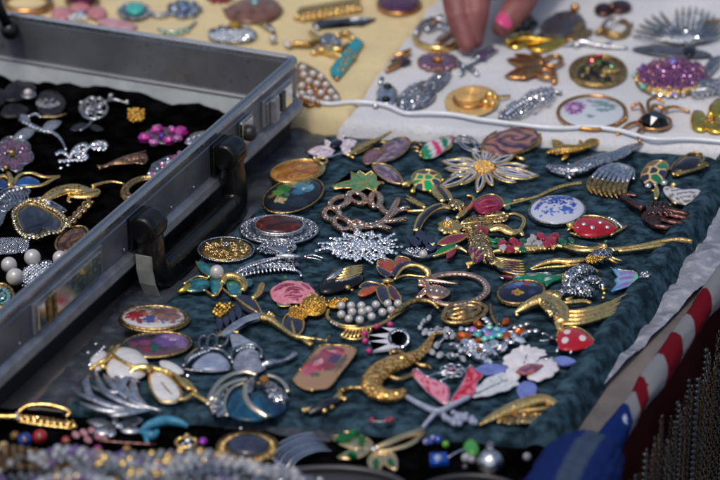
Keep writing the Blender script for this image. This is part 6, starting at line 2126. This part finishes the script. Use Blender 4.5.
B('head', SV).dome(el(387, 93, 11, 10), 1, 4).tube([(380, 84, 4), (382, 79, 5)], [2, 2.6]).tube([(378, 100, 2), (375, 107, 2)], 2)
B('black_eyes', ST('#08080a')).gem(388, 85.5, 4.6, 6).gem(386, 98.5, 4.8, 6)
random.seed(31)
B('marcasites', CG).fill([(398, 101), (404, 90), (416, 82), (430, 80), (434, 92), (424, 103), (408, 106)], 1.9, 4, hz=3).fill(lf(424, 89, 450, 71, 6), 1.8, 5)
T('gold_hat_brooch', 'gold straw hat brooch with a flat crown and a bow of bells', 'brooch', 472, 98)
HM = mat('hat_gold', (.86, .60, .25), .6, .42, bump=(900, .6), var=(260, (.76, .48, .17)))
b = B('brim', HM)
b.dome(el(472, 100, 27.5, 15.5, -4, 44), 1, 2, pw=.6)
B('crown', HM).plate(el(470, 96, 15.5, 8.2, -3, 36), 2, 7, 1.2)
b = B('crown_band', CU); b.ring(470, 99, 16, 8.6, 1.3, 5)
for k in range(4):
    B('weave', HM, b).ring(470, 94.5, 13 - 3 * k, 6.6 - 1.6 * k, .6, 9.2)
b = B('bow_bells', G)
for x, y, r in ((490, 95, 4.4), (486, 103, 4.6), (493, 104, 3.6), (482, 99, 3)):
    b.ball(x, y, r, 6)
b.tube([(494, 98, 4), (502, 96.5, 4), (510, 96, 2.5)], [2, 1.6, 1.4])
T('purple_lizard_brooch', 'silver and purple stone spray brooch being picked up by the fingers', 'brooch', 480, 58)
b = B('spray', DS)
for q in ((464, 68, 455, 60), (466, 66, 478, 74), (470, 62, 492, 46), (466, 66, 498, 50), (464, 69, 460, 75)):
    b.tube([(q[0], q[1], 3), ((q[0] + q[2]) / 2, (q[1] + q[3]) / 2 - 1, 4), (q[2], q[3], 2)], [1.4, 2, 1])
B('purple_stones', ST('#4a2a5a')).gems([(478, 56, 6), (488, 52, 6), (496, 48, 5)], 3, 6).gem(484, 57, 3, 5)
B('clear_stones', CL).gems([(462, 66, 5), (472, 61, 6), (482, 54, 6)], 2.2, 5).gem(477, 73, 3, 3).gem(459, 64, 2.4, 3)
T('bright_gold_leaf_brooch', 'shiny yellow gold leaf brooch beside the pink thumb nail', 'brooch', 523, 40)
b = B('leaf', GY)
b.dome([(504, 41), (512, 34), (524, 31), (536, 33), (530, 42), (516, 47)], 1, 4, sub=3, rip=2).dome([(526, 46), (534, 38), (548, 34), (566, 38), (560, 45), (542, 50)], 1, 4, sub=3, rip=2)
b.tube([(506, 42, 4), (522, 38, 6), (548, 40, 5), (562, 40, 3)], 1.4)
T('copper_leaves_brooch', 'copper gold leaf brooch with two looped ribbons', 'brooch', 530, 67)
b = B('leaves', CU)
for q in ((544, 66, 506, 58, 5), (544, 67, 504, 75, 6), (542, 62, 514, 53, 4), (546, 62, 530, 52, 4), (532, 70, 520, 77, 4)):
    b.dome(lf(*q), 2, 3)
b.tube(el(553, 61, 9, 5, -10, 20), 2, z=3, closed=True, sub=1).tube(el(546, 74, 9, 4, 10, 20), 2, z=3, closed=True, sub=1).tube([(553, 66, 2), (555, 76, 2), (554, 83, 1.5)], 2.2)
T('silver_grape_brooch', 'dark silver grape spray brooch of many marcasite beads', 'brooch', 528, 104)
random.seed(41)
b, c = B('stem', DS), B('marcasite_beads', CG)
b.tube([(500, 118, 2), (514, 108, 3), (532, 98, 4), (548, 92, 3), (562, 93, 2)], 2)
c.fill([(500, 112), (516, 100), (532, 90), (546, 86), (560, 90), (552, 99), (534, 108), (516, 117), (502, 119)], 2.6, 3.5, hz=4)
B('silver_beads', SV).fill([(504, 112), (518, 102), (534, 92), (546, 89), (552, 95), (534, 105), (516, 114)], 2.4, 5, 'ball', jit=1.5, hz=3) if False else None
B('clear_stones', CL).gems([(506, 114, 7), (520, 104, 8.5), (538, 95, 8), (554, 91, 6)], 2.2, 5)
T('jewelled_oval_brooch', 'gold rimmed oval brooch with red, green and dark glass stones', 'brooch', 598, 71)
b = B('rim', AG)
b.ring(598, 71, 27, 15, 2.2, 2).plate(el(598, 70, 26, 14), .4, 2, .5)
random.seed(51)
for h, n in (('#1a2430', 9), ('#3a6a2a', 6), ('#8a7a4a', 10), ('#101418', 10), ('#b09a60', 6), ('#2c3a20', 6)):
    b = B('glass_stones', ST(h))
    for k in range(n):
        a = random.uniform(0, 6.28); q = random.uniform(.2, .85)
        b.gem(598 + 24 * q * math.cos(a), 70 + 12.5 * q * math.sin(a), random.uniform(2.6, 4.2), 4)
B('red_stones', ST('#9a1c38')).gem(599, 56, 4.4, 6, asp=.8).gem(592, 60, 3.4, 6).gem(589, 63, 2.6, 6)
T('white_floral_brooch', 'white porcelain oval brooch with a purple flower and grey sprig', 'brooch', 592, 113)
B('painted_face', PAINT).dome(el(592, 111, 32, 15, 0, 60), 2.5, 5, rings=28, col=blobs('#b9c0c8', [
    (575, 109, 9.5, 6.4, '#8a4a90'), (575, 109, 3.4, 2.2, '#c8b0cc'), (567, 105, 4.4, 3, '#a884b4'), (589, 102, 3, 1.6, '#a8789c'), (600, 104, 9, 2.2, '#7c9498'), (608, 107, 9, 2.2, '#6c888c'), (603, 112, 7, 1.9, '#7c9498'), (596, 108, 5, 1.2, '#8aa0a4'), (612, 110, 3, 1.6, '#8098a0'), (590, 118, 4, 1.4, '#8094a0'), (609, 101, 2, 1.6, '#90a8a8')], .5))
b = B('rim', CU)
b.ring(592, 112.5, 34, 16.6, 1.7, 2.5)
for k in range(9):
    b.ball(626 - k * 1.2, 118 + k * .9 - .02 * k * k, 2, 3, n=7, m=5)
T('purple_rosette_brooch', 'large round brooch of purple stones in gold with a few iridescent ones', 'brooch', 672, 76)
random.seed(61)
B('plate', AG).dome(el(672, 77, 37, 17, 0, 40), .5, 7)
PUR = ST('#6c3c70')
b = B('purple_stones', PUR)
b.fill(el(672, 74, 36, 16), 2.6, 4.6, hz=7.4)
b = B('gold_claws', G)
b.fill(el(672, 77, 37, 17), 1.3, 2.6, 'ball', jit=2.5, hz=6.2)
B('iridescent_stones', ST('#6ac0b8')).gem(643, 86, 3.6, 5).gem(664, 91, 3, 4).gem(634, 74, 2.6, 4)
B('violet_stones', ST('#8a80d0')).gem(673, 61, 4.4, 11).gem(674, 94, 3.4, 4).gem(640, 68, 2.6, 5)
B('clear_stones', CL).gems([(650, 92, 3), (662, 95, 3), (676, 96, 3), (690, 93, 3)], 2.4, 8)
T('silver_spray_pin', 'silver marcasite leaf sprig at the right end of the white pad', 'pin', 700, 88)
b = B('sprig', DS)
for q in ((684, 90, 722, 80), (690, 92, 724, 92), (700, 82, 720, 62), (704, 70, 724, 56)):
    b.tube([(q[0], q[1], 2), ((q[0] + q[2]) / 2, (q[1] + q[3]) / 2 - 2, 4), (q[2], q[3], 2)], [1.4, 3.6, 1])
B('marcasites', CG).fill([(686, 88), (722, 76), (724, 92), (694, 97)], 1.9, 4)
T('peacock_brooch', 'silver peacock feather brooch with fanned grey and turquoise wires', 'brooch', 665, 34)
b = B('feathers', DS)
for k in range(16):
    a = math.radians(-172 + 10.2 * k)
    b.tube([(688, 44, 3), (688 + 26 * math.cos(a), 42 + 14 * math.sin(a), 6), (690 + 50 * math.cos(a) * (1.15 if k < 6 else .75), 42 + 34 * math.sin(a) - 1, 3)], [.8, 1.8, .9], n=6)
B('lower_wing', E('#4a4e5a', .3, '#30343c')).dome([(632, 48), (650, 44), (676, 46), (704, 50), (712, 55), (690, 57), (655, 54)], .6, 3, sub=3)
random.seed(71)
B('clear_stones', CL).fill([(662, 30), (676, 18), (700, 14), (704, 34), (690, 42), (670, 42)], 1.8, 6)
B('turquoise_stones', ST('#4a8a94')).gems([(652, 34, 5), (660, 26, 6), (664, 38, 5)], 1.8, 6)
B('dark_stone', E('#0c0e14', .12)).dome(el(690, 49, 7, 6), 3, 4)
T('spider_brooch', 'gold wire spider brooch with a black cut stone body', 'brooch', 656, 119)
B('stone_body', ST('#06060c')).gem(655, 121, 15, 5, asp=1.0)
b = B('legs', CU)
b.ring(655, 122, 16, 7.4, 1.3, 3)
for pts in ([(646, 117, 3), (640, 104, 6), (633, 106, 4), (632, 109, 1)], [(650, 115, 3), (648, 102, 7), (656, 98, 7), (664, 103, 4)], [(660, 116, 3), (664, 109, 6), (676, 107, 5), (690, 112, 1)], [(640, 122, 3), (630, 124, 5), (622, 130, 2), (617, 135, 0)], [(646, 127, 3), (638, 132, 4), (640, 142, 0)], [(652, 116, 3), (653, 107, 6), (657, 106, 5), (668, 111, 2)]):
    b.tube(pts, [1.8, 1.7, 1.5, 1.2])
T('gold_nugget_brooch', 'lumpy polished gold flower brooch at the right edge of the white pad', 'brooch', 708, 116)
b = B('petals', GY)
b.dome([(690, 118), (694, 110), (704, 112), (710, 122), (704, 129), (694, 127)], 1, 6, sub=3, rip=2).dome([(708, 108), (716, 98), (730, 98), (734, 112), (722, 118)], 2, 7, sub=3, rip=2).dome([(706, 124), (716, 116), (732, 118), (730, 130), (712, 131)], 1, 5, sub=3, rip=2)
b.ball(711, 115, 4, 8)
T('smoky_pin', 'dark smoky brooch with a gold bead at the back of the white pad', 'brooch', 566, 26)
B('petals', mat('smoky_metal', (.13, .12, .14), .8, .35, bump=(400, .5))).dome([(540, 26), (550, 14), (566, 9), (582, 14), (586, 26), (572, 34), (552, 36)], 1, 6, sub=3, rip=2.5).dome([(536, 34), (546, 30), (552, 38), (540, 42)], 1, 3, sub=3)
B('leaves', AG).dome(lf(562, 38, 594, 29, 5), 2, 3).dome(lf(570, 30, 586, 20, 4), 3, 3)
B('gold_bead', CU).ball(575, 8, 5, 9)
T('rhinestone_ring_brooch', 'gold ring brooch with a curved row of clear stones', 'brooch', 618, 28)
b = B('ring', AG)
b.ring(616, 28, 13, 9, 2, 3).tube([(596, 33, 2), (604, 30, 4), (612, 34, 4), (624, 34, 3), (632, 24, 2)], [2, 3.4, 2.6, 2.6, 1.6])
B('clear_stones', CL).gems([(605, 28, 7), (610, 22, 7), (620, 18, 7)], 2.5, 5)
T('silver_twig_pin', 'flat silver twig pin lying in front of the gold ring brooch', 'pin', 597, 45)
b = B('twig', SV)
b.tube([(564, 46, 1.5), (582, 42, 3), (600, 46, 2), (628, 48, 1.5)], [1, 3, 2, 1]).tube([(574, 46, 2), (590, 40, 3)], [2.4, .8]).tube([(600, 46, 2), (612, 42, 2)], [2, .8])
T('dark_bow_brooch', 'dark brown bow brooch at the top edge beside the hand', 'brooch', 612, 6)
B('bow', BZ).dome(el(604, 8, 10, 6), 1, 5).dome(el(620, 5, 12, 6), 1, 5).ball(612, 7, 4, 6)
T('gold_wire_pin', 'thin curved gold wire pin at the far right of the white pad', 'pin', 708, 28)
B('wire', CU).tube([(696, 36), (702, 26), (712, 21), (728, 20)], 1.6, z=3)
T('dark_spray_brooch', 'blackened silver flower brooch behind the thumb', 'brooch', 520, 24)
b = B('petals', GM)
for k in range(8):
    a = k * .785
    b.dome(lf(522 + 3 * math.cos(a), 22 + 1.5 * math.sin(a), 522 + 17 * math.cos(a), 22 + 9 * math.sin(a), 4), 1.5, 3)

# ============================================================ things on the black cloth in front
GROUP = 'brooches on the black front cloth'
ZB = -10.5
T('gold_comb_brooch', 'gold bar brooch of slanted pearls under an arched gold wire', 'brooch', 40, 417)
b = B('bar', G)
b.tube([(-6, 416, 3), (6, 417, 3), (18, 417, 3.5)], 3.2).tube([(17, 421, 2), (40, 425, 2), (72, 429, 2)], 1.6).tube([(18, 413, 6), (28, 406, 10), (48, 405, 11), (64, 409, 9), (70, 413, 6), (66, 417, 4)], [1.8, 2, 2, 2, 2, 1.2])
for k in range(9):
    x = 20 + 6.6 * k
    b.tube([(x, 415 + k * .8, 4), (x + 2, 421 + k * .9, 3)], [1.6, 2.4])
B('pearls', PG).tube([(20, 417, 4), (46, 420, 4), (74, 425, 3)], 2.4)
B('clear_stones', CL).gems([(17, 412, 6), (18, 418, 6)], 2.4, 5)

T('silver_flower_bow_brooch', 'pale silver flower bow brooch on the black cloth below the leaf spray', 'brooch', 113, 428)
b = B('petals', mat('satin_silver', (.58, .59, .63), 1, .35, bump=(500, .5)))
for q in ((116, 426, 86, 420, 5), (116, 427, 92, 432, 5), (118, 425, 145, 418, 5), (118, 428, 142, 430, 4), (116, 428, 108, 436, 4), (117, 423, 112, 415, 4)):
    b.dome(lf(*q), 2, 3, rip=1)
B('centre', CL).gem(119, 425, 4.5, 7)
T('pink_flower_pin', 'small pink petalled pin left of the silver flower bow', 'pin', 88, 435)
b = B('petals', E('#b08490', .25, '#8a5a66'))
for x, y in ((76, 434), (84, 432), (92, 430), (98, 436), (88, 439), (104, 438)):
    b.dome(el(x, y, 4.6, 2.8, 20), 1, 3)
B('stem', BZ).tube([(98, 441, 2), (120, 443, 2), (156, 445, 2)], 1.8)
T('dolphin_brooch', 'turquoise blue enamel dolphin brooch on the black cloth', 'brooch', 160, 428)
b = B('body', E('#3f86a4', .16, '#2a6a88'))
b.tube([(141, 434, 2), (146, 428, 4), (156, 423, 6), (168, 421, 6), (180, 423, 5), (188, 427, 3)], [2, 4, 4.6, 4.4, 3.6, 2], n=14)
b.tube([(143, 432, 3), (152, 436, 3), (158, 431, 4)], [3, 4.4, 2]).tube([(146, 436, 2), (148, 445, 1)], [3, 1.4])
T('stone_ring', 'gold ring with a clear flower and a purple stone', 'ring', 192, 441)
b = B('band', G)
b.ring(186, 443, 10, 5, 1.8, 3)
b.ball(187, 436, 3, 5).ball(180, 439, 2.4, 4).ball(195, 440, 2.6, 4)
B('clear_stones', CL).gem(188, 440, 4, 6).gem(190, 445, 3, 5).gem(183, 444, 2.6, 4)
B('purple_stone', ST('#8a2aa0')).gem(203, 441, 5.4, 4)
T('cameo_oval_brooch', 'dark blue stone oval brooch in a wide ridged gold frame', 'brooch', 248, 446)
b = B('frame', AG)
b.plate(el(248, 448, 32, 16, 0, 48), .4, 4, 1.4)
for k in range(40):
    a = k / 40 * 6.283
    b.tube([(248 + 22 * math.cos(a), 446 + 10.5 * math.sin(a), 5.5), (248 + 31 * math.cos(a), 447.5 + 15.5 * math.sin(a), 3.5)], 1.7, n=6, sub=1)
B('stone', E('#23273a', .2, '#343a50')).dome(el(248, 443, 21, 10.5, 0, 40), 3.5, 5)
B('top_stone', CL).gem(241, 428, 2.2, 4)
T('silver_feather_brooch', 'silver feather fan brooch with bluish ribs on the black cloth', 'brooch', 302, 452)
b = B('ribs', E('#9aa2b6', .28, '#6a7488')); b.mat = mat('blue_silver', (.74, .77, .84), 1, .26, bump=(500, .4))
for k in range(7):
    t = k / 6
    h_ = 1.6 * (k % 2) + .5 * k
    b.tube([(269 + 22 * t, 457 + 14 * t, 2), (275 + 20 * t, 448 + 14 * t, 2.5 + h_), (287 + 18 * t, 440 + 15 * t, 3.5 + h_), (303 + 17 * t, 434.5 + 16 * t, 3 + h_), (315 + 17 * t, 433 + 18 * t, 2.5)], [.5, .9, 1.15, 1.0, .4], n=8)
b.tube([(268, 456, 1.5), (280, 464, 2), (292, 472, 1.5)], 1.2)

T('emerald_flower_brooch', 'gold flower brooch with green stones in its petals and a long twisted stem', 'brooch', 380, 447)
b = B('petals', mat('matt_gold', (.90, .68, .36), 1, .24, bump=(420, .3)))
P1 = [lf(372, 448, 330, 437, 6), lf(373, 445, 343, 432, 6.5, -3), lf(371, 450, 338, 458, 4.5), lf(375, 452, 376, 474, 7), lf(384, 451, 396, 470, 6.5)]
for o in P1:
    b.dome(o, 2, 3)
    b.tube(o, 1.2, z=3.4, closed=True, sub=1, n=6)
b.tube([(375, 449, 4), (388, 444, 5), (404, 437, 5), (420, 432, 4), (430, 426, 3)], [2.6, 3.6, 3.4, 3.4, 2], n=10).tube([(378, 452, 4), (394, 450, 4), (412, 444, 4), (430, 428, 3)], [2, 2.6, 2.8, 1.4])
c = B('green_stones', ST('#0a6a3a'))
for x, y, r, a in ((343, 438.5, 9, -12), (354, 433, 7, -20), (376, 463, 7, 90), (391, 462, 6, 60), (362, 438, 4, 0), (352, 455, 6, 20), (361, 443, 3.4, 0)):
    c.gem(x, y, r, 7.2, asp=.5, ang=a)
B('centre_stones', CL).gem(374, 448.5, 3.6, 7).gem(380, 453, 2, 6)
T('blue_bead_charm', 'blue and lilac glass bead charm right of the emerald flower', 'charm', 434, 441)
B('beads', ST('#3a54a0')).ball(438, 440, 5, 4).gem(430, 442, 4, 4)
B('lilac_beads', E('#8a8ac0', .15)).ball(426, 442, 3.6, 3.4).ball(433, 438, 3, 5)
B('green_bead', E('#6aa83a', .15)).ball(445.5, 444.5, 3.8, 3.8)
T('blue_square_charm', 'square blue glass charm with a white centre on the black cloth', 'charm', 438, 459)
B('glass', ST('#1c4aa8')).plate([(429, 455), (447, 454), (449, 463), (430, 465)], .5, 5, 1.4)
B('white_centre', E('#9aa8c0', .15)).dome(el(438, 457, 4.4, 2.6), 5, 2)
T('green_bead_charm', 'green glass drop charm with a white bead and a thin wire', 'charm', 470, 452)
B('green_drop', E('#1f8a3a', .12, '#5a8a4a')).dome([(463, 444), (470, 438), (478, 443), (479, 451), (472, 455), (466, 450)], 1, 6, sub=3)
B('white_bead', E('#a8a8b0', .15)).ball(466, 458, 5, 4).ball(472, 460, 4, 3.6)
B('wire', SV).tube([(448, 458, 2), (458, 452, 3), (466, 449, 3)], 1.2)
T('clear_bead_charm', 'small round grey bead beside the silver bauble', 'charm', 465, 467)
B('bead', E('#4a4e58', .12)).ball(465, 467, 3, 3)
T('silver_bauble', 'round silver bauble with a small cap, in front of the velvet edge', 'bauble', 490, 462)
B('ball', SV).ball(490, 463, 13.5, 12.5, n=28, m=18)
B('cap', DS).tube([(490, 449, 21), (490, 446, 25)], [4, 3]).ring(490, 445, 2.6, 2.4, .8, 27)
T('white_bead_charm', 'single white bead on the black cloth next to the blue bundle', 'charm', 527, 457)
B('bead', E('#8f8f96', .2)).ball(527, 457, 4.4, 4.2)
for i, (x, y, h, lab) in enumerate(((25, 440, '#1c3f96', 'royal blue round bead in front of the gold comb brooch'), (40, 437, '#b0283c', 'red round bead next to the blue one in front'), (15, 436, '#7a5a2c', 'brown round bead at the far left in front'), (66, 441, '#a03040', 'dark red bead left of the pink petalled pin'), (4, 446, '#b09a70', 'tan bead at the left edge in front'), (98, 450, '#96307a', 'magenta bead at the edge of the bead heap'), (122, 455, '#4a3a80', 'violet bead at the edge of the bead heap'), (127, 450, '#a06c3a', 'orange brown bead at the edge of the bead heap'), (170, 455, '#a0466a', 'small pink bead at the edge of the bead heap'))):
    T('glass_bead', lab, 'bead', x, y, 'loose coloured glass beads in front')
    B('bead', E(h, .15)).ball(x, y, 7.5 if i < 2 else 5, 7 if i < 2 else 5)
    B('hole_rim', AG).ring(x, y, 2, 1, .7, 13 if i < 2 else 9.4)

# heap of bead strands right in front of the lens
m = MB('bead_box', M_BLACK)
tp = [P(x, y, 60) for x, y in ((-70, 462), (120, 466), (262, 476), (268, 580), (-90, 580))]
m._bridge(m._ring(tp), m._ring([Vector((p.x, p.y, -.009)) for p in tp]), smooth=False)
m._cap(m._ring(tp), False)
solo(m, 'black box at the near left, carrying the heap of bead strands', 'box')
GROUP = 'bead strands heaped in front'
random.seed(90)
SCL = mat('milky_bead', (.42, .44, .48), 0, .12, coat=.6, var=(120, (.26, .275, .32)))
STR = [('silver white', SCL, 4.0), ('pale blue', E('#66748a', .12), 3.6), ('tan', E('#6e5436', .2, '#4a3822'), 3.6), ('grey', E('#5a606c', .15), 4.0), ('smoky clear', CG, 4.0), ('milky white', E('#7e848e', .12, '#626872'), 4.4), ('smoky lilac', E('#6a5490', .15), 3.6), ('frosted', E('#666e76', .3), 3.8)]
rows_ = [([(-20, 470), (20, 462), (60, 468), (110, 474), (160, 492)], 2), ([(40, 462), (70, 452), (100, 458), (140, 466), (180, 478)], 0), ([(80, 468), (120, 461), (160, 458), (196, 455), (230, 462)], 5), ([(130, 480), (170, 466), (215, 459), (260, 468), (300, 476)], 0),
         ([(180, 472), (220, 466), (270, 476), (330, 486)], 1), ([(60, 482), (110, 468), (150, 474), (200, 486)], 7), ([(-20, 488), (40, 478), (90, 486), (140, 500)], 3), ([(90, 455), (125, 462), (150, 472), (120, 484)], 6), ([(200, 480), (250, 470), (300, 482)], 4), ([(-20, 458), (14, 452), (44, 458), (60, 474)], 2), ([(150, 490), (200, 474), (240, 484), (300, 492)], 5), ([(30, 492), (80, 476), (130, 490)], 0)]
wh = ['lowest at the far left', 'topmost beside the pink pin', 'arched over the middle of the heap', 'longest, running to the cameo oval', 'at the right end of the heap', 'low in the middle of the heap', 'at the bottom left corner', 'curled below the violet bead', 'short, under the cameo oval', 'curled at the left edge', 'lowest at the right', 'shortest at the bottom']
for (pts, ci), wd in zip(rows_, wh):
    nm, mm, r = STR[ci]
    x, y = pts[len(pts) // 2]
    T('bead_necklace', nm + ' bead strand in the front heap, ' + wd, 'necklace', x, y)
    b = B('beads', mm)
    b2 = B('accent_beads', (SV, G, PEARL, STR[6][1], CL)[len(PEND) % 2 + (int(x) // 37) % 4])
    q = crom(pts, 30)
    last = None
    zz = random.uniform(64, 82)
    pts = [(min(a, 262 + (a - 262) * .1), c_ + 5) for a, c_ in pts]
    q = q + [(a + 3, c_ + 5) for a, c_ in q[::-1]] + [(a - 4, c_ - 4) for a, c_ in q]
    for i, (a, c_) in enumerate(q):
        a += random.uniform(-.7, .7); c_ += random.uniform(-.5, .5)
        w_ = P(a, c_, zz)
        if last is None or (w_ - last).length > 2 * r * KS(a, c_) * .97:
            if mm is CG or random.random() < .3:
                b.gem(a, c_, r, zz + random.uniform(-3, 3), tilt=1.0)
            else:
                (b2 if random.random() < .28 else b).ball(a, c_, r * random.uniform(.6, 1.15), zz + random.uniform(-2.5, 2.5), n=12, m=8)
            last = w_
    B('thread', GM).tube([(a, c_, zz) for a, c_ in pts], .8, n=5)
# two plain grey dishes cut by the lower edge
GROUP = None
T('grey_dish', 'blurred grey dish rim at the bottom edge below the silver feather', 'dish', 330, 500)
B('rim', mat('grey_ceramic', (.035, .035, .04), 0, .4, coat=.1)).tube(el(330, 492, 78, 24, 0, 48), 3, z=6, closed=True, sub=1).plate(el(330, 492, 76, 23, 0, 40), 0, 3, 1)
T('dark_dish', 'blurred darker dish rim at the bottom edge under the silver bauble', 'dish', 480, 505)
B('rim', mat('dark_ceramic', (.02, .02, .022), 0, .4, coat=.1)).tube(el(470, 496, 52, 20, 0, 48), 2.6, z=5, closed=True, sub=1).plate(el(470, 496, 50, 19, 0, 40), 0, 2.6, 1)
flush()

# ============================================================ chains hanging on the red drape
random.seed(17)
CM = [mat('dark_chain', (.12, .10, .082), .9, .34, bump=(700, .7)), mat('brown_chain', (.17, .105, .058), .9, .36, bump=(700, .7)), mat('grey_chain', (.16, .148, .135), .9, .3, bump=(700, .7)), mat('black_beads', (.03, .03, .034), 0, .2)]
HOOK = mat('hook_steel', (.10, .10, .10), 1, .4)
protos = []
for v in range(8):
    r = (.0011, .0015, .0013, .0019, .0010, .0016, .0022, .0013)[v]
    mm = CM[(0, 1, 2, 3, 1, 0, 3, 2)[v]]
    root = bpy.data.objects.new('hanging_chain', None); COL.objects.link(root)
    m = MB('links', mm)
    z = 0.0
    step = r * (2.0 if v in (3, 6) else 2.5)
    side = .0012 + r
    n = int(.46 / step)
    for k in range(n):
        for s_ in (-1, 1):
            c = Vector((s_ * side * min(1, k / 6) + random.uniform(-.0002, .0002), random.uniform(-.0003, .0003), -.006 - k * step))
            if v in (3, 6):
                rg = []
                for j in (1, 2, 3):
                    t = math.pi * j / 4
                    rg.append(m._ring([c + Vector((r * math.sin(t) * math.cos(i * 1.047), r * math.sin(t) * math.sin(i * 1.047), r * math.cos(t))) for i in range(6)]))
                m._bridge(rg[0], rg[1]); m._bridge(rg[1], rg[2]); m._cap(rg[0]); m._cap(rg[2])
            else:
                a0 = (k % 2) * math.pi / 2
                W = [c + Vector((r * math.cos(t) * math.cos(a0), r * math.cos(t) * math.sin(a0), r * 1.5 * math.sin(t))) for t in [i * math.pi / 3 for i in range(6)]]
                m.wtube(W, r * .36, True, 4)
    o = m.finish(); o.parent = root
    m = MB('hook', HOOK)
    m.wtube([Vector((-.0012, .0, -.0062)), Vector((0, .0, -.0045)), Vector((.0012, 0, -.0062))], .0006, n=6)
    o = m.finish(); o.parent = root
    protos.append(root)
names = ['fine dark link', 'brown bronze link', 'grey steel link', 'black bead', 'fine brown link', 'dark link', 'large black bead', 'slim grey link']
sa, sb_ = edge_s(600, 480) - .06, edge_s(775, 160)
NCH = 92
used = {}
for i in range(NCH):
    v = (i * 3 + (i // 8)) % 8
    if v not in used:
        o = protos[v]
        used[v] = 0
    else:
        o = protos[v].copy(); COL.objects.link(o)
        for ch in protos[v].children:
            c = ch.copy(); COL.objects.link(c); c.parent = o
    used[v] += 1
    s = sa - .02 + (sb_ - sa) * ((i + random.uniform(-.8, .8)) / (NCH - 1))
    drop = .022 + .026 * noise.noise(Vector((i * .37, 0, 3))) + random.uniform(-.006, .008)
    p = eedge(s, .0115 + .003 * (i % 2), ZT * U - drop)
    o.location = p
    o.rotation_euler = (0, 0, ang + random.uniform(-.25, .25) + math.pi)
    o['label'] = 'double strand %s necklace hanging in the row against the red cloth' % names[v]
    o['category'] = 'necklace'
    o['group'] = 'chain necklaces hanging on the red cloth'
    o.name = 'hanging_chain'

# ============================================================ the hand picking a brooch
WIRE = 1.0
SKIN = mat('skin', (.27, .098, .088), 0, .5, bump=(420, .5), var=(70, (.19, .058, .06)), coat=0.0)
SKIN.node_tree.nodes['Principled BSDF'].inputs['Subsurface Weight'].default_value = .12
SKIN.node_tree.nodes['Principled BSDF'].inputs['Subsurface Radius'].default_value = (.004, .0015, .001)
NAIL = mat('pink_nail', (.62, .06, .20), 0, .14, coat=.7)
ZB = ZP
hm = MB('person', SKIN)


def finger(pts, r):
    hm.tube(pts, r, sub=5, n=14)
    hm.ball(pts[-1][0], pts[-1][1], r[-1], pts[-1][2], n=14, m=10)
    for p, rr in zip(pts[1:-1], r[1:-1]):
        hm.ball(p[0], p[1], rr * 1.03, p[2], n=14, m=10)


# index, middle, ring, little finger; each point (x, y, height), then the thumb from the side of the palm
finger([(500, -150, 120), (462, -75, 120), (455, -20, 70), (459, 18, 36), (467, 45, 11)], [15, 14.5, 14, 12.5, 8.6])
finger([(525, -158, 118), (492, -80, 122), (480, -24, 74), (476, 14, 40), (475, 40, 12)], [15, 14.5, 14, 12.5, 8.6])
finger([(550, -160, 112), (524, -92, 118), (512, -52, 88), (502, -30, 66), (494, -10, 56)], [14.5, 13.5, 13, 12, 9])
finger([(574, -158, 102), (556, -104, 108), (546, -72, 88), (536, -54, 72), (528, -42, 64)], [13, 11.8, 11, 10.2, 8])
finger([(584, -128, 76), (560, -74, 62), (538, -32, 48), (519, 4, 34), (502, 27, 19)], [18, 16.5, 15.5, 14.5, 10.5])
# palm and wrist, forearm going up and away out of the picture
hm.tube([(548, -120, 98), (562, -160, 104), (590, -210, 112), (640, -290, 130)], [27, 31, 27, 22], sub=5, n=20, flat=.62)
hm.tube([(520, -130, 114), (545, -150, 108), (575, -150, 96)], [17, 20, 16], sub=5, n=16)
hm.tube([(640, -290, 130), (730, -420, 160), (860, -600, 220)], [22, 30, 38], sub=5, n=20)
hm.ball(590, -120, 24, 82)
hand = hm.finish(None, P(480, 40, 0))
rm = hand.modifiers.new('skin', 'REMESH'); rm.mode = 'VOXEL'; rm.voxel_size = .0011; rm.use_smooth_shade = True
sm = hand.modifiers.new('smooth', 'SMOOTH'); sm.factor = .6; sm.iterations = 12
hand['label'] = 'hand with pink nails reaching down to pick a brooch from the white pad'
hand['category'] = 'person'




def fdir(p, q):
    return (P(*q) - P(*p)).normalized()


ax = fdir((519, 4, 34), (502, 27, 19))
nv = (-FW - ax * (-FW).dot(ax)).normalized()
sdv = ax.cross(nv).normalized()
k_ = KS(500, 27)
c0 = P(503, 24, 21) + nv * 11.4 * k_


def nail2(c0, ax, sdv, nv, L, W):
    m = MB('nail', NAIL)
    rows = []
    for i in range(11):
        t = i / 10
        wv = W * math.sqrt(max(.02, 1 - (2 * abs(t - .5)) ** 3.2 * .96))
        rows.append(m._ring([c0 + ax * (t - .5) * L + sdv * wv * math.sin(a) + nv * (W * 1.0 * (math.cos(a * wv / W) - 1) - .0006 * (2 * t - 1) ** 2) for a in [(-1.0 + 2.0 * k / 8) for k in range(9)]]))
    for i in range(10):
        m._bridge(rows[i], rows[i + 1], close=False)
    o = m.finish(None, hand.location.copy())
    o.location = (0, 0, 0); o.parent = hand
    z_ = o.modifiers.new('thick', 'SOLIDIFY'); z_.thickness = .0009; z_.offset = 0


nail2(c0, ax, sdv, nv, 25 * k_, 10.8 * k_)
for a_, b_ in (((459, 18, 36), (467, 45, 11)), ((476, 14, 40), (475, 40, 12))):
    ax = fdir(a_, b_)
    left = Vector((-.75, -.25, .35))
    nv = (left - ax * left.dot(ax)).normalized()
    sdv = ax.cross(nv).normalized()
    nail2(P(b_[0], b_[1] - 3, b_[2] + 2) + nv * 8.9 * k_, ax, sdv, nv, 17 * k_, 7.2 * k_)
